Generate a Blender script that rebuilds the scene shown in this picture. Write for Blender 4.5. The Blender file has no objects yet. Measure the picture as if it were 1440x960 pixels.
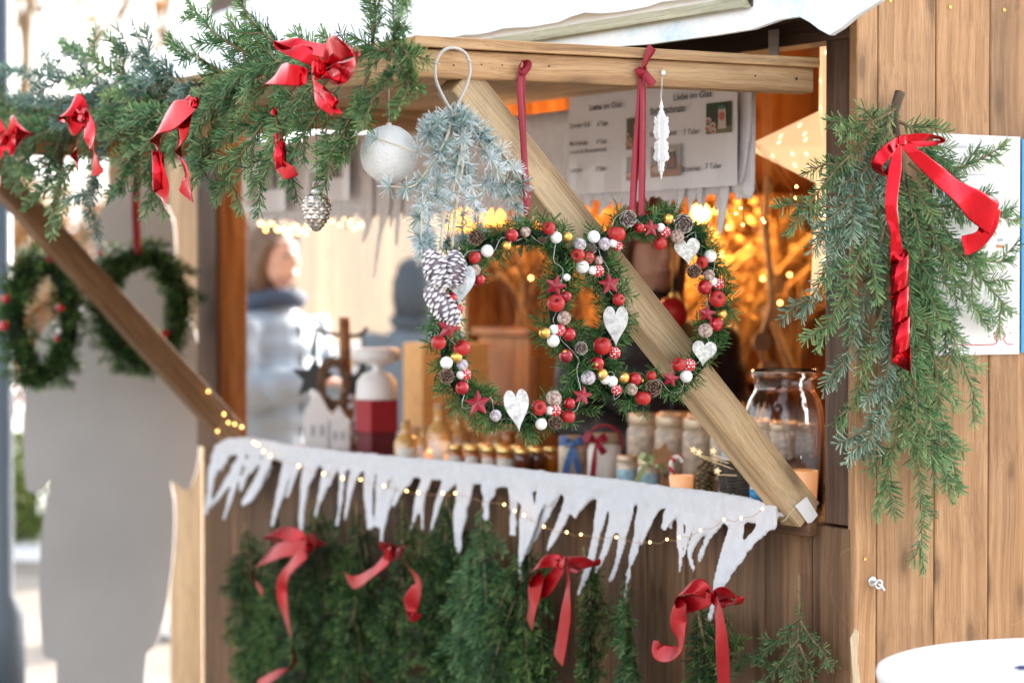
import bpy, bmesh, math, random
from mathutils import Vector, Matrix, geometry

RN = random.Random(11)
sc = bpy.context.scene
COL = sc.collection
PI = math.pi

# ------------------------------------------------------------------ camera model and stall axes
F = 3400.0
PIT = math.atan(70 / F)
CAM = Vector((0, 0, 1.5))
FWD = Vector((0, math.cos(PIT), -math.sin(PIT)))
UP = Vector((0, math.sin(PIT), math.cos(PIT)))
RT = Vector((1, 0, 0))
ZZ = Vector((0, 0, 1))
U = Vector((-0.536, 0.844, 0)).normalized()      # along the stall front, away from the near corner
V = Vector((0.844, 0.536, 0)).normalized()       # into the stall
C0 = Vector((0.682, 4.8, 0))                     # near front corner on the ground


def ray(px, py):
    return RT * ((px - 720) / F) + FWD + UP * ((480 - py) / F)


def at(px, py, y):
    d = ray(px, py)
    return CAM + d * (y / d.y)


def W(s, v, z):
    return C0 + U * s + V * v + ZZ * z


def hit(px, py, p, n):
    d = ray(px, py)
    return CAM + d * ((p - CAM).dot(n) / d.dot(n))


def onV(px, py, v):
    return hit(px, py, W(0, v, 0), V)


def onS(px, py, s):
    return hit(px, py, W(s, 0, 0), U)


def onZ(px, py, z):
    return hit(px, py, Vector((0, 0, z)), ZZ)


def sv(p):
    d = p - C0
    return d.dot(U), d.dot(V), p.z


def lerp(a, b, t):
    return a + (b - a) * t


def rv(r=RN):
    return Vector((r.gauss(0, 1), r.gauss(0, 1), r.gauss(0, 1))).normalized()


def perp(d, hint=None):
    h = hint if hint is not None else (ZZ if abs(d.z) < 0.9 else RT)
    a = d.cross(h)
    if a.length < 1e-6:
        a = d.cross(Vector((0.3, 0.8, 0.5)))
    a.normalize()
    return a


def catmull(pts, n):
    out = []
    k = len(pts)
    for i in range(k - 1):
        p0 = pts[max(i - 1, 0)]; p1 = pts[i]; p2 = pts[i + 1]; p3 = pts[min(i + 2, k - 1)]
        for j in range(n):
            t = j / n
            out.append(0.5 * ((2 * p1) + (p2 - p0) * t + (2 * p0 - 5 * p1 + 4 * p2 - p3) * t * t
                              + (3 * p1 - p0 - 3 * p2 + p3) * t ** 3))
    out.append(pts[-1].copy())
    return out


# ------------------------------------------------------------------ mesh builder
class MB:
    def __init__(self):
        self.v = []; self.f = []; self.m = []; self.a = []

    def vert(self, p, a=0.0):
        self.v.append(p); self.a.append(a)
        return len(self.v) - 1

    def face(self, ids, m=0):
        self.f.append(ids); self.m.append(m)

    def quad(self, a, b, c, d, m=0, t=0.0):
        i = len(self.v)
        self.v += [a, b, c, d]; self.a += [t] * 4
        self.face((i, i + 1, i + 2, i + 3), m)

    def box(self, c, ax, ay, az, m=0, t=0.0):
        """box from its centre and three half-extent vectors"""
        i = len(self.v)
        for sx in (-1, 1):
            for sy in (-1, 1):
                for sz in (-1, 1):
                    self.vert(c + ax * sx + ay * sy + az * sz, t)
        q = [(0, 1, 3, 2), (4, 6, 7, 5), (0, 4, 5, 1), (2, 3, 7, 6), (0, 2, 6, 4), (1, 5, 7, 3)]
        if ax.cross(ay).dot(az) < 0:
            q = [tuple(reversed(x)) for x in q]
        for x in q:
            self.face(tuple(i + k for k in x), m)

    def beam(self, a, b, w, h, side, m=0, t=0.0):
        """rectangular bar from a to b, w wide along side, h the other way"""
        d = (b - a)
        L = d.length
        d.normalize()
        sd = (side - d * side.dot(d)).normalized()
        n = d.cross(sd)
        self.box((a + b) / 2, d * (L / 2), sd * (w / 2), n * (h / 2), m, t)

    def tube(self, path, rad, n=7, m=0, t=0.0, flat=None, closed=False):
        """flat = (normal, ratio): elliptic section, thin along the normal"""
        k = len(path)
        if not isinstance(rad, (list, tuple)):
            rad = [rad] * k
        if not isinstance(t, (list, tuple)):
            t = [t] * k
        i0 = len(self.v)
        prev = None
        for i, p in enumerate(path):
            if closed:
                d = path[(i + 1) % k] - path[i - 1]
            else:
                d = path[min(i + 1, k - 1)] - path[max(i - 1, 0)]
            if d.length < 1e-9:
                d = ZZ.copy()
            d.normalize()
            if flat:
                b = flat[0] - d * flat[0].dot(d)
                b.normalize()
                a = d.cross(b)
                fb = flat[1]
            else:
                if prev is None:
                    a = perp(d)
                else:
                    a = prev - d * prev.dot(d)
                    if a.length < 1e-6:
                        a = perp(d)
                    a.normalize()
                b = d.cross(a)
                fb = 1.0
                prev = a
            for j in range(n):
                g = 2 * PI * j / n
                self.vert(p + a * (math.cos(g) * rad[i]) + b * (math.sin(g) * rad[i] * fb), t[i])
        rows = k if closed else k - 1
        for i in range(rows):
            r0 = i0 + i * n; r1 = i0 + ((i + 1) % k) * n
            for j in range(n):
                self.face((r0 + j, r0 + (j + 1) % n, r1 + (j + 1) % n, r1 + j), m)
        if not closed:
            self.face(tuple(i0 + j for j in reversed(range(n))), m)
            self.face(tuple(i0 + (k - 1) * n + j for j in range(n)), m)

    def lathe(self, prof, c, axis=ZZ, n=20, m=0, t=0.0, sq=None):
        axis = axis.normalized()
        a = perp(axis, sq if sq is not None else None)
        b = axis.cross(a)
        i0 = len(self.v)
        for r, h in prof:
            for j in range(n):
                g = 2 * PI * j / n
                self.vert(c + axis * h + (a * math.cos(g) + b * math.sin(g)) * r, t)
        for i in range(len(prof) - 1):
            for j in range(n):
                r0 = i0 + i * n; r1 = r0 + n
                self.face((r0 + j, r0 + (j + 1) % n, r1 + (j + 1) % n, r1 + j), m)
        if prof[0][0] > 1e-5:
            self.face(tuple(i0 + j for j in reversed(range(n))), m)
        if prof[-1][0] > 1e-5:
            self.face(tuple(i0 + (len(prof) - 1) * n + j for j in range(n)), m)

    def ball(self, c, r, n=16, m=0, t=0.0, sx=None):
        k = n // 2
        prof = [(max(r * math.sin(PI * i / k), 1e-6), -r * math.cos(PI * i / k)) for i in range(k + 1)]
        self.lathe(prof, c, ZZ, n, m, t)
        if sx is not None:                        # squash matrix about the centre
            q = len(prof) * n
            for i in range(len(self.v) - q, len(self.v)):
                self.v[i] = c + sx @ (self.v[i] - c)

    def prism(self, pts, nrm, th, m=0, t=0.0, dome=0.0):
        """planar outline (list of points) given a thickness along nrm, centred on the outline plane"""
        nrm = nrm.normalized()
        k = len(pts)
        i0 = len(self.v)
        for p in pts:
            self.vert(p + nrm * (th / 2), t)
        for p in pts:
            self.vert(p - nrm * (th / 2), t)
        tri = geometry.tessellate_polygon([pts])
        area = Vector((0, 0, 0))
        for i in range(k):
            area += pts[i].cross(pts[(i + 1) % k])
        flip = area.dot(nrm) < 0
        for a, b, c in tri:
            nn = (pts[b] - pts[a]).cross(pts[c] - pts[a])
            if nn.dot(nrm) < 0:
                a, b, c = a, c, b
            self.face((i0 + a, i0 + b, i0 + c), m)
            self.face((i0 + k + a, i0 + k + c, i0 + k + b), m)
        for i in range(k):
            j = (i + 1) % k
            q = (i0 + i, i0 + k + i, i0 + k + j, i0 + j)
            self.face(tuple(reversed(q)) if flip else q, m)

    def strip(self, L, R, m=0):
        i0 = len(self.v)
        for a, b in zip(L, R):
            c = (a + b) / 2
            self.vert(a, 0.0); self.vert(c, 0.5); self.vert(b, 1.0)
        for i in range(len(L) - 1):
            r = i0 + i * 3
            self.face((r, r + 1, r + 4, r + 3), m)
            self.face((r + 1, r + 2, r + 5, r + 4), m)

    def needle(self, p, d, side, ln, w, t, m=0, droop=None):
        i = len(self.v)
        up_ = p + d * (ln * 0.86)
        tip = p + d * ln
        sw = side * w
        self.v += [p - sw * .6, p + sw * .6, up_ + sw * .85, tip, up_ - sw * .85]
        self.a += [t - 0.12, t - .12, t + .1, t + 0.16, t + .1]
        self.face((i, i + 1, i + 2, i + 3, i + 4), m)


WM = {}


def link(o, M, parent):
    COL.objects.link(o)
    o.matrix_basis = M
    WM[o.name] = M
    if parent is not None:
        o.parent = parent
        o.matrix_parent_inverse = WM[parent.name].inverted()
    return o


def build(mb, name, mats, parent=None, smooth=False, bevel=0.0, frame=None, auto=None):
    if not isinstance(mats, (list, tuple)):
        mats = [mats]
    me = bpy.data.meshes.new(name)
    if frame is None:
        k = len(mb.v)
        cx = sum(p.x for p in mb.v) / k; cy = sum(p.y for p in mb.v) / k
        frame = Matrix.Translation((cx, cy, min(p.z for p in mb.v)))
    inv = frame.inverted()
    me.from_pydata([inv @ p for p in mb.v], [], mb.f)
    for mt in mats:
        me.materials.append(mt)
    me.polygons.foreach_set('material_index', mb.m)
    if smooth:
        me.polygons.foreach_set('use_smooth', [True] * len(mb.f))
    at_ = me.attributes.new('tint', 'FLOAT', 'POINT')
    at_.data.foreach_set('value', mb.a)
    me.update()
    o = bpy.data.objects.new(name, me)
    link(o, frame, parent)
    if bevel:
        b = o.modifiers.new('edge', 'BEVEL')
        b.width = bevel; b.segments = 2; b.limit_method = 'ANGLE'; b.angle_limit = 0.6
    return o


def tag(o, label=None, cat=None, group=None, kind=None):
    if label: o['label'] = label
    if cat: o['category'] = cat
    if group: o['group'] = group
    if kind: o['kind'] = kind
    return o


def thing(name, loc, label, cat, group=None):
    o = bpy.data.objects.new(name, None)
    o.empty_display_size = 0.05
    link(o, Matrix.Translation(loc), None)
    return tag(o, label, cat, group)


def axes(o, x, y=None):
    """frame at o with local X along x (wood grain runs along local X)"""
    x = x.normalized()
    z = perp(x, y if y is not None else None)
    y = z.cross(x)
    M = Matrix((x, y, z)).transposed().to_4x4()
    M.translation = o
    return M


def text_into(mb, s, size, o, xd, yd, m=0, shear=0.0, bold=0.0, align='LEFT'):
    tc = bpy.data.curves.new('t', 'FONT')
    tc.body = s; tc.size = size; tc.shear = shear; tc.offset = bold; tc.align_x = align
    ob = bpy.data.objects.new('t', tc)
    COL.objects.link(ob)
    dg = bpy.context.evaluated_depsgraph_get()
    me = ob.evaluated_get(dg).to_mesh()
    i0 = len(mb.v)
    for p in me.vertices:
        mb.vert(o + xd * p.co.x + yd * p.co.y)
    for f in me.polygons:
        mb.face(tuple(i0 + i for i in f.vertices), m)
    ob.evaluated_get(dg).to_mesh_clear()
    bpy.data.objects.remove(ob)
    bpy.data.curves.remove(tc)


# ------------------------------------------------------------------ materials
def newmat(name):
    m = bpy.data.materials.new(name)
    m.use_nodes = True
    nt = m.node_tree
    return m, nt, nt.nodes['Principled BSDF']


def N(nt, typ, **kw):
    n = nt.nodes.new(typ)
    for k, v in kw.items():
        if k.startswith('_'):
            setattr(n, k[1:], v)
        else:
            n.inputs[k.replace('__', ' ')].default_value = v
    return n


def ramp(nt, fac, stops, mode='LINEAR'):
    r = nt.nodes.new('ShaderNodeValToRGB')
    r.color_ramp.interpolation = mode
    e = r.color_ramp.elements
    while len(e) < len(stops):
        e.new(0.5)
    for x, (p, c) in zip(e, stops):
        x.position = p
        x.color = (*c, 1) if len(c) == 3 else c
    nt.links.new(fac, r.inputs['Fac'])
    return r


def mixc(nt, fac, a, b, typ='MIX'):
    n = nt.nodes.new('ShaderNodeMix')
    n.data_type = 'RGBA'; n.blend_type = typ
    for sock, val in ((n.inputs[0], fac), (n.inputs[6], a), (n.inputs[7], b)):
        if hasattr(val, 'is_linked') or hasattr(val, 'links'):
            nt.links.new(val, sock)
        elif isinstance(val, (int, float)):
            sock.default_value = val
        else:
            sock.default_value = (*val, 1)
    return n.outputs[2]


def math_(nt, op, a, b=None, clamp=False):
    n = nt.nodes.new('ShaderNodeMath')
    n.operation = op; n.use_clamp = clamp
    for i, x in enumerate((a, b)):
        if x is None: continue
        if isinstance(x, (int, float)):
            n.inputs[i].default_value = x
        else:
            nt.links.new(x, n.inputs[i])
    return n.outputs[0]


def bump(nt, bs, h, strength=0.3, dist=0.002):
    b = N(nt, 'ShaderNodeBump', Strength=strength, Distance=dist)
    nt.links.new(h, b.inputs['Height'])
    nt.links.new(b.outputs['Normal'], bs.inputs['Normal'])


def coords(nt, kind='Object'):
    return nt.nodes.new('ShaderNodeTexCoord').outputs[kind]


def tint(nt):
    a = nt.nodes.new('ShaderNodeAttribute')
    a.attribute_name = 'tint'
    return a.outputs['Fac']


def plain(name, c, rough=0.5, metal=0.0, var=0.0, vs=30.0, spec=0.5, bmp=0.0, bs_=120.0, coat=0.0, sheen=0.0, emit=None, es=0.0,
          trans=0.0, sss=0.0, alpha=1.0):
    m, nt, b = newmat(name)
    b.inputs['Base Color'].default_value = (*c, 1)
    b.inputs['Roughness'].default_value = rough
    b.inputs['Metallic'].default_value = metal
    b.inputs['Specular IOR Level'].default_value = spec
    b.inputs['Coat Weight'].default_value = coat
    b.inputs['Sheen Weight'].default_value = sheen
    b.inputs['Transmission Weight'].default_value = trans
    if emit:
        b.inputs['Emission Color'].default_value = (*emit, 1)
        b.inputs['Emission Strength'].default_value = es
    if var:
        n = N(nt, 'ShaderNodeTexNoise', Scale=vs, Detail=4.0)
        nt.links.new(coords(nt), n.inputs['Vector'])
        lo = tuple(x * (1 - var) for x in c); hi = tuple(min(1, x * (1 + var)) for x in c)
        r = ramp(nt, n.outputs['Fac'], [(0.3, lo), (0.7, hi)])
        nt.links.new(r.outputs['Color'], b.inputs['Base Color'])
    if bmp:
        n = N(nt, 'ShaderNodeTexNoise', Scale=bs_, Detail=5.0)
        nt.links.new(coords(nt), n.inputs['Vector'])
        bump(nt, b, n.outputs['Fac'], bmp, 0.003)
    return m


def wood(name, dark, mid, light, rough=0.6, knots=0.5, fine=1.0, seed=0.0, tintv=0.35, scuff=0.0):
    """grain runs along the object's local X; the tint attribute shifts the pattern from board to board"""
    m, nt, b = newmat(name)
    co = coords(nt)
    tn = tint(nt)
    off = nt.nodes.new('ShaderNodeCombineXYZ')
    nt.links.new(math_(nt, 'MULTIPLY', tn, 7.3), off.inputs[0])
    nt.links.new(math_(nt, 'MULTIPLY', tn, 3.1), off.inputs[1])
    off.inputs[2].default_value = seed
    ad = nt.nodes.new('ShaderNodeVectorMath'); ad.operation = 'ADD'
    nt.links.new(co, ad.inputs[0]); nt.links.new(off.outputs[0], ad.inputs[1])
    # slow warp makes the grain wander
    wn = N(nt, 'ShaderNodeTexNoise', Scale=2.5, Detail=2.0)
    nt.links.new(ad.outputs[0], wn.inputs['Vector'])
    wv = nt.nodes.new('ShaderNodeVectorMath'); wv.operation = 'MULTIPLY_ADD'
    nt.links.new(wn.outputs['Color'], wv.inputs[0])
    wv.inputs[1].default_value = (0.0, 0.05, 0.05)
    nt.links.new(ad.outputs[0], wv.inputs[2])

    def mp(sx, sy):
        q = nt.nodes.new('ShaderNodeMapping')
        q.inputs['Scale'].default_value = (sx, sy, sy)
        nt.links.new(wv.outputs[0], q.inputs['Vector'])
        return q.outputs[0]
    g1 = N(nt, 'ShaderNodeTexNoise', Scale=1.0, Detail=5.0, Roughness=0.6)
    nt.links.new(mp(0.9, 48), g1.inputs['Vector'])
    g2 = N(nt, 'ShaderNodeTexNoise', Scale=1.0, Detail=4.0, Roughness=0.7)
    nt.links.new(mp(4, 330 * fine), g2.inputs['Vector'])
    g3 = N(nt, 'ShaderNodeTexNoise', Scale=1.0, Detail=3.0)
    nt.links.new(mp(0.9, 3.5), g3.inputs['Vector'])
    base = ramp(nt, g1.outputs['Fac'], [(0.36, dark), (0.5, mid), (0.64, light)])
    f2 = ramp(nt, g2.outputs['Fac'], [(0.34, (0.5, 0.47, 0.45)), (0.54, (1, 1, 1))])
    c = mixc(nt, 0.7, base.outputs['Color'], f2.outputs['Color'], 'MULTIPLY')
    f3 = ramp(nt, g3.outputs['Fac'], [(0.3, (0.72, 0.72, 0.74)), (0.7, (1.12, 1.1, 1.06))])
    c = mixc(nt, 0.8, c, f3.outputs['Color'], 'MULTIPLY')
    # board-to-board shade
    wh = nt.nodes.new('ShaderNodeTexWhiteNoise'); wh.noise_dimensions = '1D'
    nt.links.new(tn, wh.inputs['W'])
    sh = ramp(nt, wh.outputs['Value'], [(0.0, (1 - tintv,) * 3), (1.0, (1 + tintv * 0.4,) * 3)])
    c = mixc(nt, 1.0, c, sh.outputs['Color'], 'MULTIPLY')
    hgt = g2.outputs['Fac']
    if knots:
        vo = N(nt, 'ShaderNodeTexVoronoi', Scale=1.0)
        nt.links.new(mp(5.0, 14.0), vo.inputs['Vector'])
        rs = math_(nt, 'MULTIPLY', vo.outputs['Distance'], 1.0)
        cw = nt.nodes.new('ShaderNodeSeparateColor')
        nt.links.new(vo.outputs['Color'], cw.inputs[0])
        has = math_(nt, 'LESS_THAN', cw.outputs[0], knots)
        kr = ramp(nt, rs, [(0.10, (1, 1, 1)), (0.17, (0.45, 0.45, 0.45)), (0.30, (0, 0, 0))])
        kf = math_(nt, 'MULTIPLY', kr.outputs['Color'], has)
        c = mixc(nt, math_(nt, 'MULTIPLY', kf, 0.75), c, tuple(x * 0.35 for x in dark))
    if scuff:
        q = nt.nodes.new('ShaderNodeMapping'); q.inputs['Scale'].default_value = (1.6, 2.6, 2.6); q.inputs['Rotation'].default_value = (0.3, 0.5, 0.9)
        nt.links.new(co, q.inputs['Vector'])
        sn = N(nt, 'ShaderNodeTexNoise', Scale=1.3, Detail=1.5); nt.links.new(q.outputs[0], sn.inputs['Vector'])
        ln = math_(nt, 'LESS_THAN', math_(nt, 'ABSOLUTE', math_(nt, 'SUBTRACT', sn.outputs['Fac'], 0.47)), 0.0009)
        mk = N(nt, 'ShaderNodeTexNoise', Scale=7.0, Detail=3.0); nt.links.new(co, mk.inputs['Vector'])
        mf = math_(nt, 'MULTIPLY', ln, math_(nt, 'GREATER_THAN', mk.outputs['Fac'], 0.5))
        c = mixc(nt, math_(nt, 'MULTIPLY', mf, scuff), c, (0.72, 0.58, 0.42))
        st = N(nt, 'ShaderNodeTexNoise', Scale=3.2, Detail=6.0, Roughness=.65); nt.links.new(ad.outputs[0], st.inputs['Vector'])
        sr = ramp(nt, st.outputs['Fac'], [(.34, (.80, .77, .74)), (.5, (1, 1, 1)), (.68, (1.1, 1.1, 1.08))])
        c = mixc(nt, .85, c, sr.outputs['Color'], 'MULTIPLY')
    nt.links.new(c, b.inputs['Base Color'])
    b.inputs['Roughness'].default_value = rough
    b.inputs['Specular IOR Level'].default_value = 0.35
    bump(nt, b, hgt, 0.35, 0.0015)
    return m


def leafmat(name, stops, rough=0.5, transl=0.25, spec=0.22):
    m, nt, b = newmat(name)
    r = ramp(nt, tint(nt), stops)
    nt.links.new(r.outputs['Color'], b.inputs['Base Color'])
    b.inputs['Roughness'].default_value = rough
    b.inputs['Specular IOR Level'].default_value = spec
    if transl:
        tr = nt.nodes.new('ShaderNodeBsdfTranslucent')
        nt.links.new(r.outputs['Color'], tr.inputs['Color'])
        mx = N(nt, 'ShaderNodeMixShader', Fac=transl)
        nt.links.new(b.outputs[0], mx.inputs[1]); nt.links.new(tr.outputs[0], mx.inputs[2])
        nt.links.new(mx.outputs[0], nt.nodes['Material Output'].inputs['Surface'])
    return m


def dotted(name, c, dot, scale=220.0, thr=0.32, rough=0.25):
    m, nt, b = newmat(name)
    v = N(nt, 'ShaderNodeTexVoronoi', Scale=scale, Randomness=0.6)
    nt.links.new(coords(nt), v.inputs['Vector'])
    r = ramp(nt, v.outputs['Distance'], [(thr, dot), (thr + 0.05, c)])
    nt.links.new(r.outputs['Color'], b.inputs['Base Color'])
    b.inputs['Roughness'].default_value = rough
    return m


def frosty(name, c, frost, amount=0.5, scale=160.0, rough=0.7):
    m, nt, b = newmat(name)
    n = N(nt, 'ShaderNodeTexNoise', Scale=scale, Detail=5.0, Roughness=0.7)
    nt.links.new(coords(nt), n.inputs['Vector'])
    k = 0.62 - 0.25 * amount
    r = ramp(nt, n.outputs['Fac'], [(k - 0.08, c), (k + 0.12, frost)])
    nt.links.new(r.outputs['Color'], b.inputs['Base Color'])
    b.inputs['Roughness'].default_value = rough
    bump(nt, b, n.outputs['Fac'], 0.6, 0.002)
    return m


def tipmat(name, c, tipc, rough=0.6, a=0.35, b_=0.75):
    m, nt, b = newmat(name)
    n = N(nt, 'ShaderNodeTexNoise', Scale=90.0, Detail=3.0)
    nt.links.new(coords(nt), n.inputs['Vector'])
    f = math_(nt, 'ADD', tint(nt), math_(nt, 'MULTIPLY', math_(nt, 'SUBTRACT', n.outputs['Fac'], 0.5), 0.6))
    r = ramp(nt, f, [(a, c), (b_, tipc)])
    nt.links.new(r.outputs['Color'], b.inputs['Base Color'])
    b.inputs['Roughness'].default_value = rough
    return m


def glow(name, c, s):
    m, nt, b = newmat(name)
    b.inputs['Base Color'].default_value = (*c, 1)
    b.inputs['Emission Color'].default_value = (*c, 1)
    b.inputs['Emission Strength'].default_value = s
    return m


def glassmat(name, c=(1, 1, 1), rough=0.02):
    m, nt, b = newmat(name)
    b.inputs['Base Color'].default_value = (*c, 1)
    b.inputs['Roughness'].default_value = rough
    b.inputs['IOR'].default_value = 1.45
    b.inputs['Transmission Weight'].default_value = 1.0
    return m


def ribbonmat(name, c, rough, metal=0.0, coat=0.0):
    m, nt, b = newmat(name)
    n = N(nt, 'ShaderNodeTexNoise', Scale=38.0, Detail=2.0)
    nt.links.new(coords(nt), n.inputs['Vector'])
    n2 = N(nt, 'ShaderNodeTexNoise', Scale=7.0, Detail=1.0)
    nt.links.new(coords(nt), n2.inputs['Vector'])
    r = ramp(nt, n2.outputs['Fac'], [(0.3, tuple(x * 0.82 for x in c)), (0.7, tuple(min(1, x * 1.12) for x in c))])
    nt.links.new(r.outputs['Color'], b.inputs['Base Color'])
    b.inputs['Roughness'].default_value = rough
    b.inputs['Metallic'].default_value = metal
    b.inputs['Coat Weight'].default_value = coat
    b.inputs['Coat Roughness'].default_value = 0.12
    bump(nt, b, n.outputs['Fac'], 0.25, 0.004)
    return m


M = {}
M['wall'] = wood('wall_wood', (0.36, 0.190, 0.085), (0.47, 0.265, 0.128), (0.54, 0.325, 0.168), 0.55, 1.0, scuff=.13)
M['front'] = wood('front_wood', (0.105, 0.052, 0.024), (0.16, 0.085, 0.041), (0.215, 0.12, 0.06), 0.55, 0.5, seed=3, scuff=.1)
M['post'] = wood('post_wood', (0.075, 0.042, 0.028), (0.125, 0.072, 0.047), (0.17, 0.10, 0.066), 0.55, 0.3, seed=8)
M['beam'] = wood('beam_wood', (0.46, 0.26, 0.12), (0.63, 0.39, 0.195), (0.73, 0.49, 0.27), 0.6, 0.45, seed=5)
M['brace'] = wood('brace_wood', (0.44, 0.30, 0.165), (0.57, 0.41, 0.235), (0.65, 0.49, 0.30), 0.65, 0.4, seed=6)
M['prop'] = wood('dark_prop_wood', (0.15, 0.08, 0.035), (0.22, 0.125, 0.06), (0.28, 0.165, 0.085), 0.6, 0.3, seed=9)
M['orange'] = wood('orange_wood', (0.27, 0.11, 0.035), (0.40, 0.18, 0.062), (0.48, 0.235, 0.088), 0.5, 0.3, seed=7)
M['pale'] = wood('pale_wood', (0.55, 0.43, 0.28), (0.68, 0.56, 0.39), (0.76, 0.65, 0.48), 0.7, 0.3, seed=2)
M['green_wood'] = wood('greenish_wood', (0.34, 0.34, 0.24), (0.46, 0.46, 0.34), (0.56, 0.55, 0.42), 0.7, 0.4, seed=4)
M['cream'] = wood('cream_wood', (0.19, 0.118, 0.058), (0.235, 0.155, 0.083), (0.275, 0.19, 0.108), 0.7, 0.2, seed=12)
EXPO = 2.3
M['bark'] = plain('bark', (0.10, 0.07, 0.045), 0.85, var=0.4, vs=60, bmp=0.5)
M['stem'] = plain('twig_stem', (0.20, 0.14, 0.07), 0.8, var=0.3, vs=90)
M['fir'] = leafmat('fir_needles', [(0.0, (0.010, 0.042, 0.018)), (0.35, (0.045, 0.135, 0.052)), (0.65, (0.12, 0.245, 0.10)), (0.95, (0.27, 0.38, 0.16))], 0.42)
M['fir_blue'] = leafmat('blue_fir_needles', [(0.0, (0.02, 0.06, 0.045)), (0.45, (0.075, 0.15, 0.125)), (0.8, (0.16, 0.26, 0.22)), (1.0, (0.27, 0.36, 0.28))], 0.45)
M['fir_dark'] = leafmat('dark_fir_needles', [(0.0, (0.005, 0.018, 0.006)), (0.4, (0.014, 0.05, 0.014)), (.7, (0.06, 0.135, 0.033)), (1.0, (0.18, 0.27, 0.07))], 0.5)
M['fir_light'] = leafmat('light_fir_needles', [(0.0, (0.02, 0.06, 0.015)), (0.4, (0.075, 0.16, 0.035)), (1.0, (0.30, 0.37, 0.09))], 0.5)
M['fir_mid'] = leafmat('mid_fir_needles', [(0.0, (0.016, 0.055, 0.02)), (0.35, (0.055, 0.14, 0.05)), (0.65, (0.14, 0.26, 0.09)), (0.95, (0.27, 0.38, 0.14))], 0.45)
M['fir_blue2'] = leafmat('silver_fir_needles', [(0.0, (0.014, 0.05, 0.028)), (0.35, (0.055, 0.13, 0.08)), (0.65, (0.15, 0.26, 0.185)), (0.95, (0.34, 0.44, 0.35))], 0.45)
M['wreath'] = leafmat('wreath_needles', [(0.0, (0.008, 0.04, 0.012)), (0.35, (0.032, 0.115, 0.034)), (0.65, (0.085, 0.21, 0.062)), (0.95, (0.22, 0.33, 0.12))], 0.4)
M['larch'] = leafmat('frosted_needles', [(0.0, (0.10, 0.17, 0.14)), (0.35, (0.26, 0.39, 0.37)), (0.65, (0.56, 0.68, 0.71)), (1.0, (0.80, 0.85, 0.89))], 0.6, 0.15)
M['foil'] = ribbonmat('red_foil', (0.60, 0.008, 0.02), 0.17, 0.92, 0.15)
M['satin'] = ribbonmat('red_satin', (0.40, 0.004, 0.010), 0.3, 0.35, 0.0)
M['velvet'] = ribbonmat('red_velvet', (0.30, 0.006, 0.026), 0.5, 0.0, 0.0)
M['felt'] = plain('white_felt', (0.64, 0.67, 0.73), 0.95, var=0.05, vs=40, bmp=0.9, bs_=260, sheen=0.3)
M['snow'] = plain('snow', (0.84, 0.86, 0.90), 0.85, var=0.04, vs=9, bmp=0.5, bs_=25)
M['valance'] = plain('valance_felt', (0.84, 0.83, 0.86), 0.95, var=0.05, vs=40, bmp=0.6, bs_=200)
M['paper'] = plain('paper', (0.80, 0.80, 0.82), 0.55)
M['laminate'] = plain('laminated_paper', (0.82, 0.81, 0.85), 0.25, coat=0.4)
M['ink'] = plain('ink', (0.02, 0.02, 0.025), 0.6)
M['red_ink'] = plain('red_ink', (0.45, 0.03, 0.03), 0.6)
M['grey_ink'] = plain('grey_ink', (0.42, 0.45, 0.5), 0.6)
M['blue_ink'] = plain('blue_print', (0.03, 0.30, 0.62), 0.4)
M['red_gloss'] = plain('red_glossy', (0.40, 0.005, 0.014), 0.12, 0.35, coat=0.6)
M['red_dark'] = plain('wine_glossy', (0.30, 0.006, 0.02), 0.15, 0.4, coat=0.6)
M['apple'] = plain('apple_red', (0.42, 0.016, 0.016), 0.32, var=0.25, vs=60)
M['white_b'] = plain('white_bead', (0.84, 0.85, 0.86), 0.6, bmp=0.6, bs_=300)
M['gold'] = plain('gold', (0.72, 0.46, 0.12), 0.28, 0.9)
M['dots'] = dotted('red_white_dots', (0.52, 0.02, 0.03), (0.85, 0.85, 0.85))
M['nut'] = frosty('frosted_nut', (0.20, 0.11, 0.075), (0.62, 0.52, 0.48), 0.5)
M['plum'] = frosty('frosted_plum', (0.24, 0.17, 0.21), (0.68, 0.66, 0.73), 0.6)
M['star'] = plain('star_red', (0.30, 0.008, 0.024), 0.3, var=0.2, vs=50, coat=0.3)
M['heart_w'] = frosty('white_heart', (0.36, 0.37, 0.37), (0.70, 0.71, 0.72), 0.72, 55)
M['heart_g'] = frosty('grey_heart', (0.36, 0.42, 0.44), (0.66, 0.71, 0.73), 0.5, 55)
M['heart_s'] = frosty('sparkling_heart', (0.40, 0.42, 0.39), (0.80, 0.80, 0.78), 0.5, 120, 0.35)
M['cone'] = tipmat('pine_cone', (0.075, 0.042, 0.026), (0.34, 0.23, 0.16))
M['cone_f'] = tipmat('frosted_cone', (0.13, 0.095, 0.08), (0.66, 0.62, 0.60), a=0.4, b_=0.9)
M['cone_w'] = tipmat('white_cone', (0.24, 0.20, 0.24), (0.86, 0.86, 0.90), a=0.15, b_=0.62)
M['twine'] = plain('twine', (0.55, 0.50, 0.40), 0.9, var=0.2, vs=200)
M['wire'] = plain('wire', (0.50, 0.49, 0.47), 0.5, 0.2)
M['silver'] = plain('silver_glass', (0.50, 0.47, 0.43), 0.16, 0.95, var=0.35, vs=60)
M['steel'] = plain('steel', (0.62, 0.63, 0.65), 0.3, 0.9)
M['black'] = plain('black_metal', (0.015, 0.016, 0.02), 0.45)
M['copper'] = plain('copper_wire', (0.55, 0.32, 0.18), 0.35, 0.8)
M['bulb'] = glow('warm_bulb', (1.0, 0.50, 0.14), 4.0)
M['bulb_i'] = glow('warm_lamp', (1.0, 0.45, 0.10), 4.0)
M['glass'] = glassmat('clear_glass')
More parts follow.
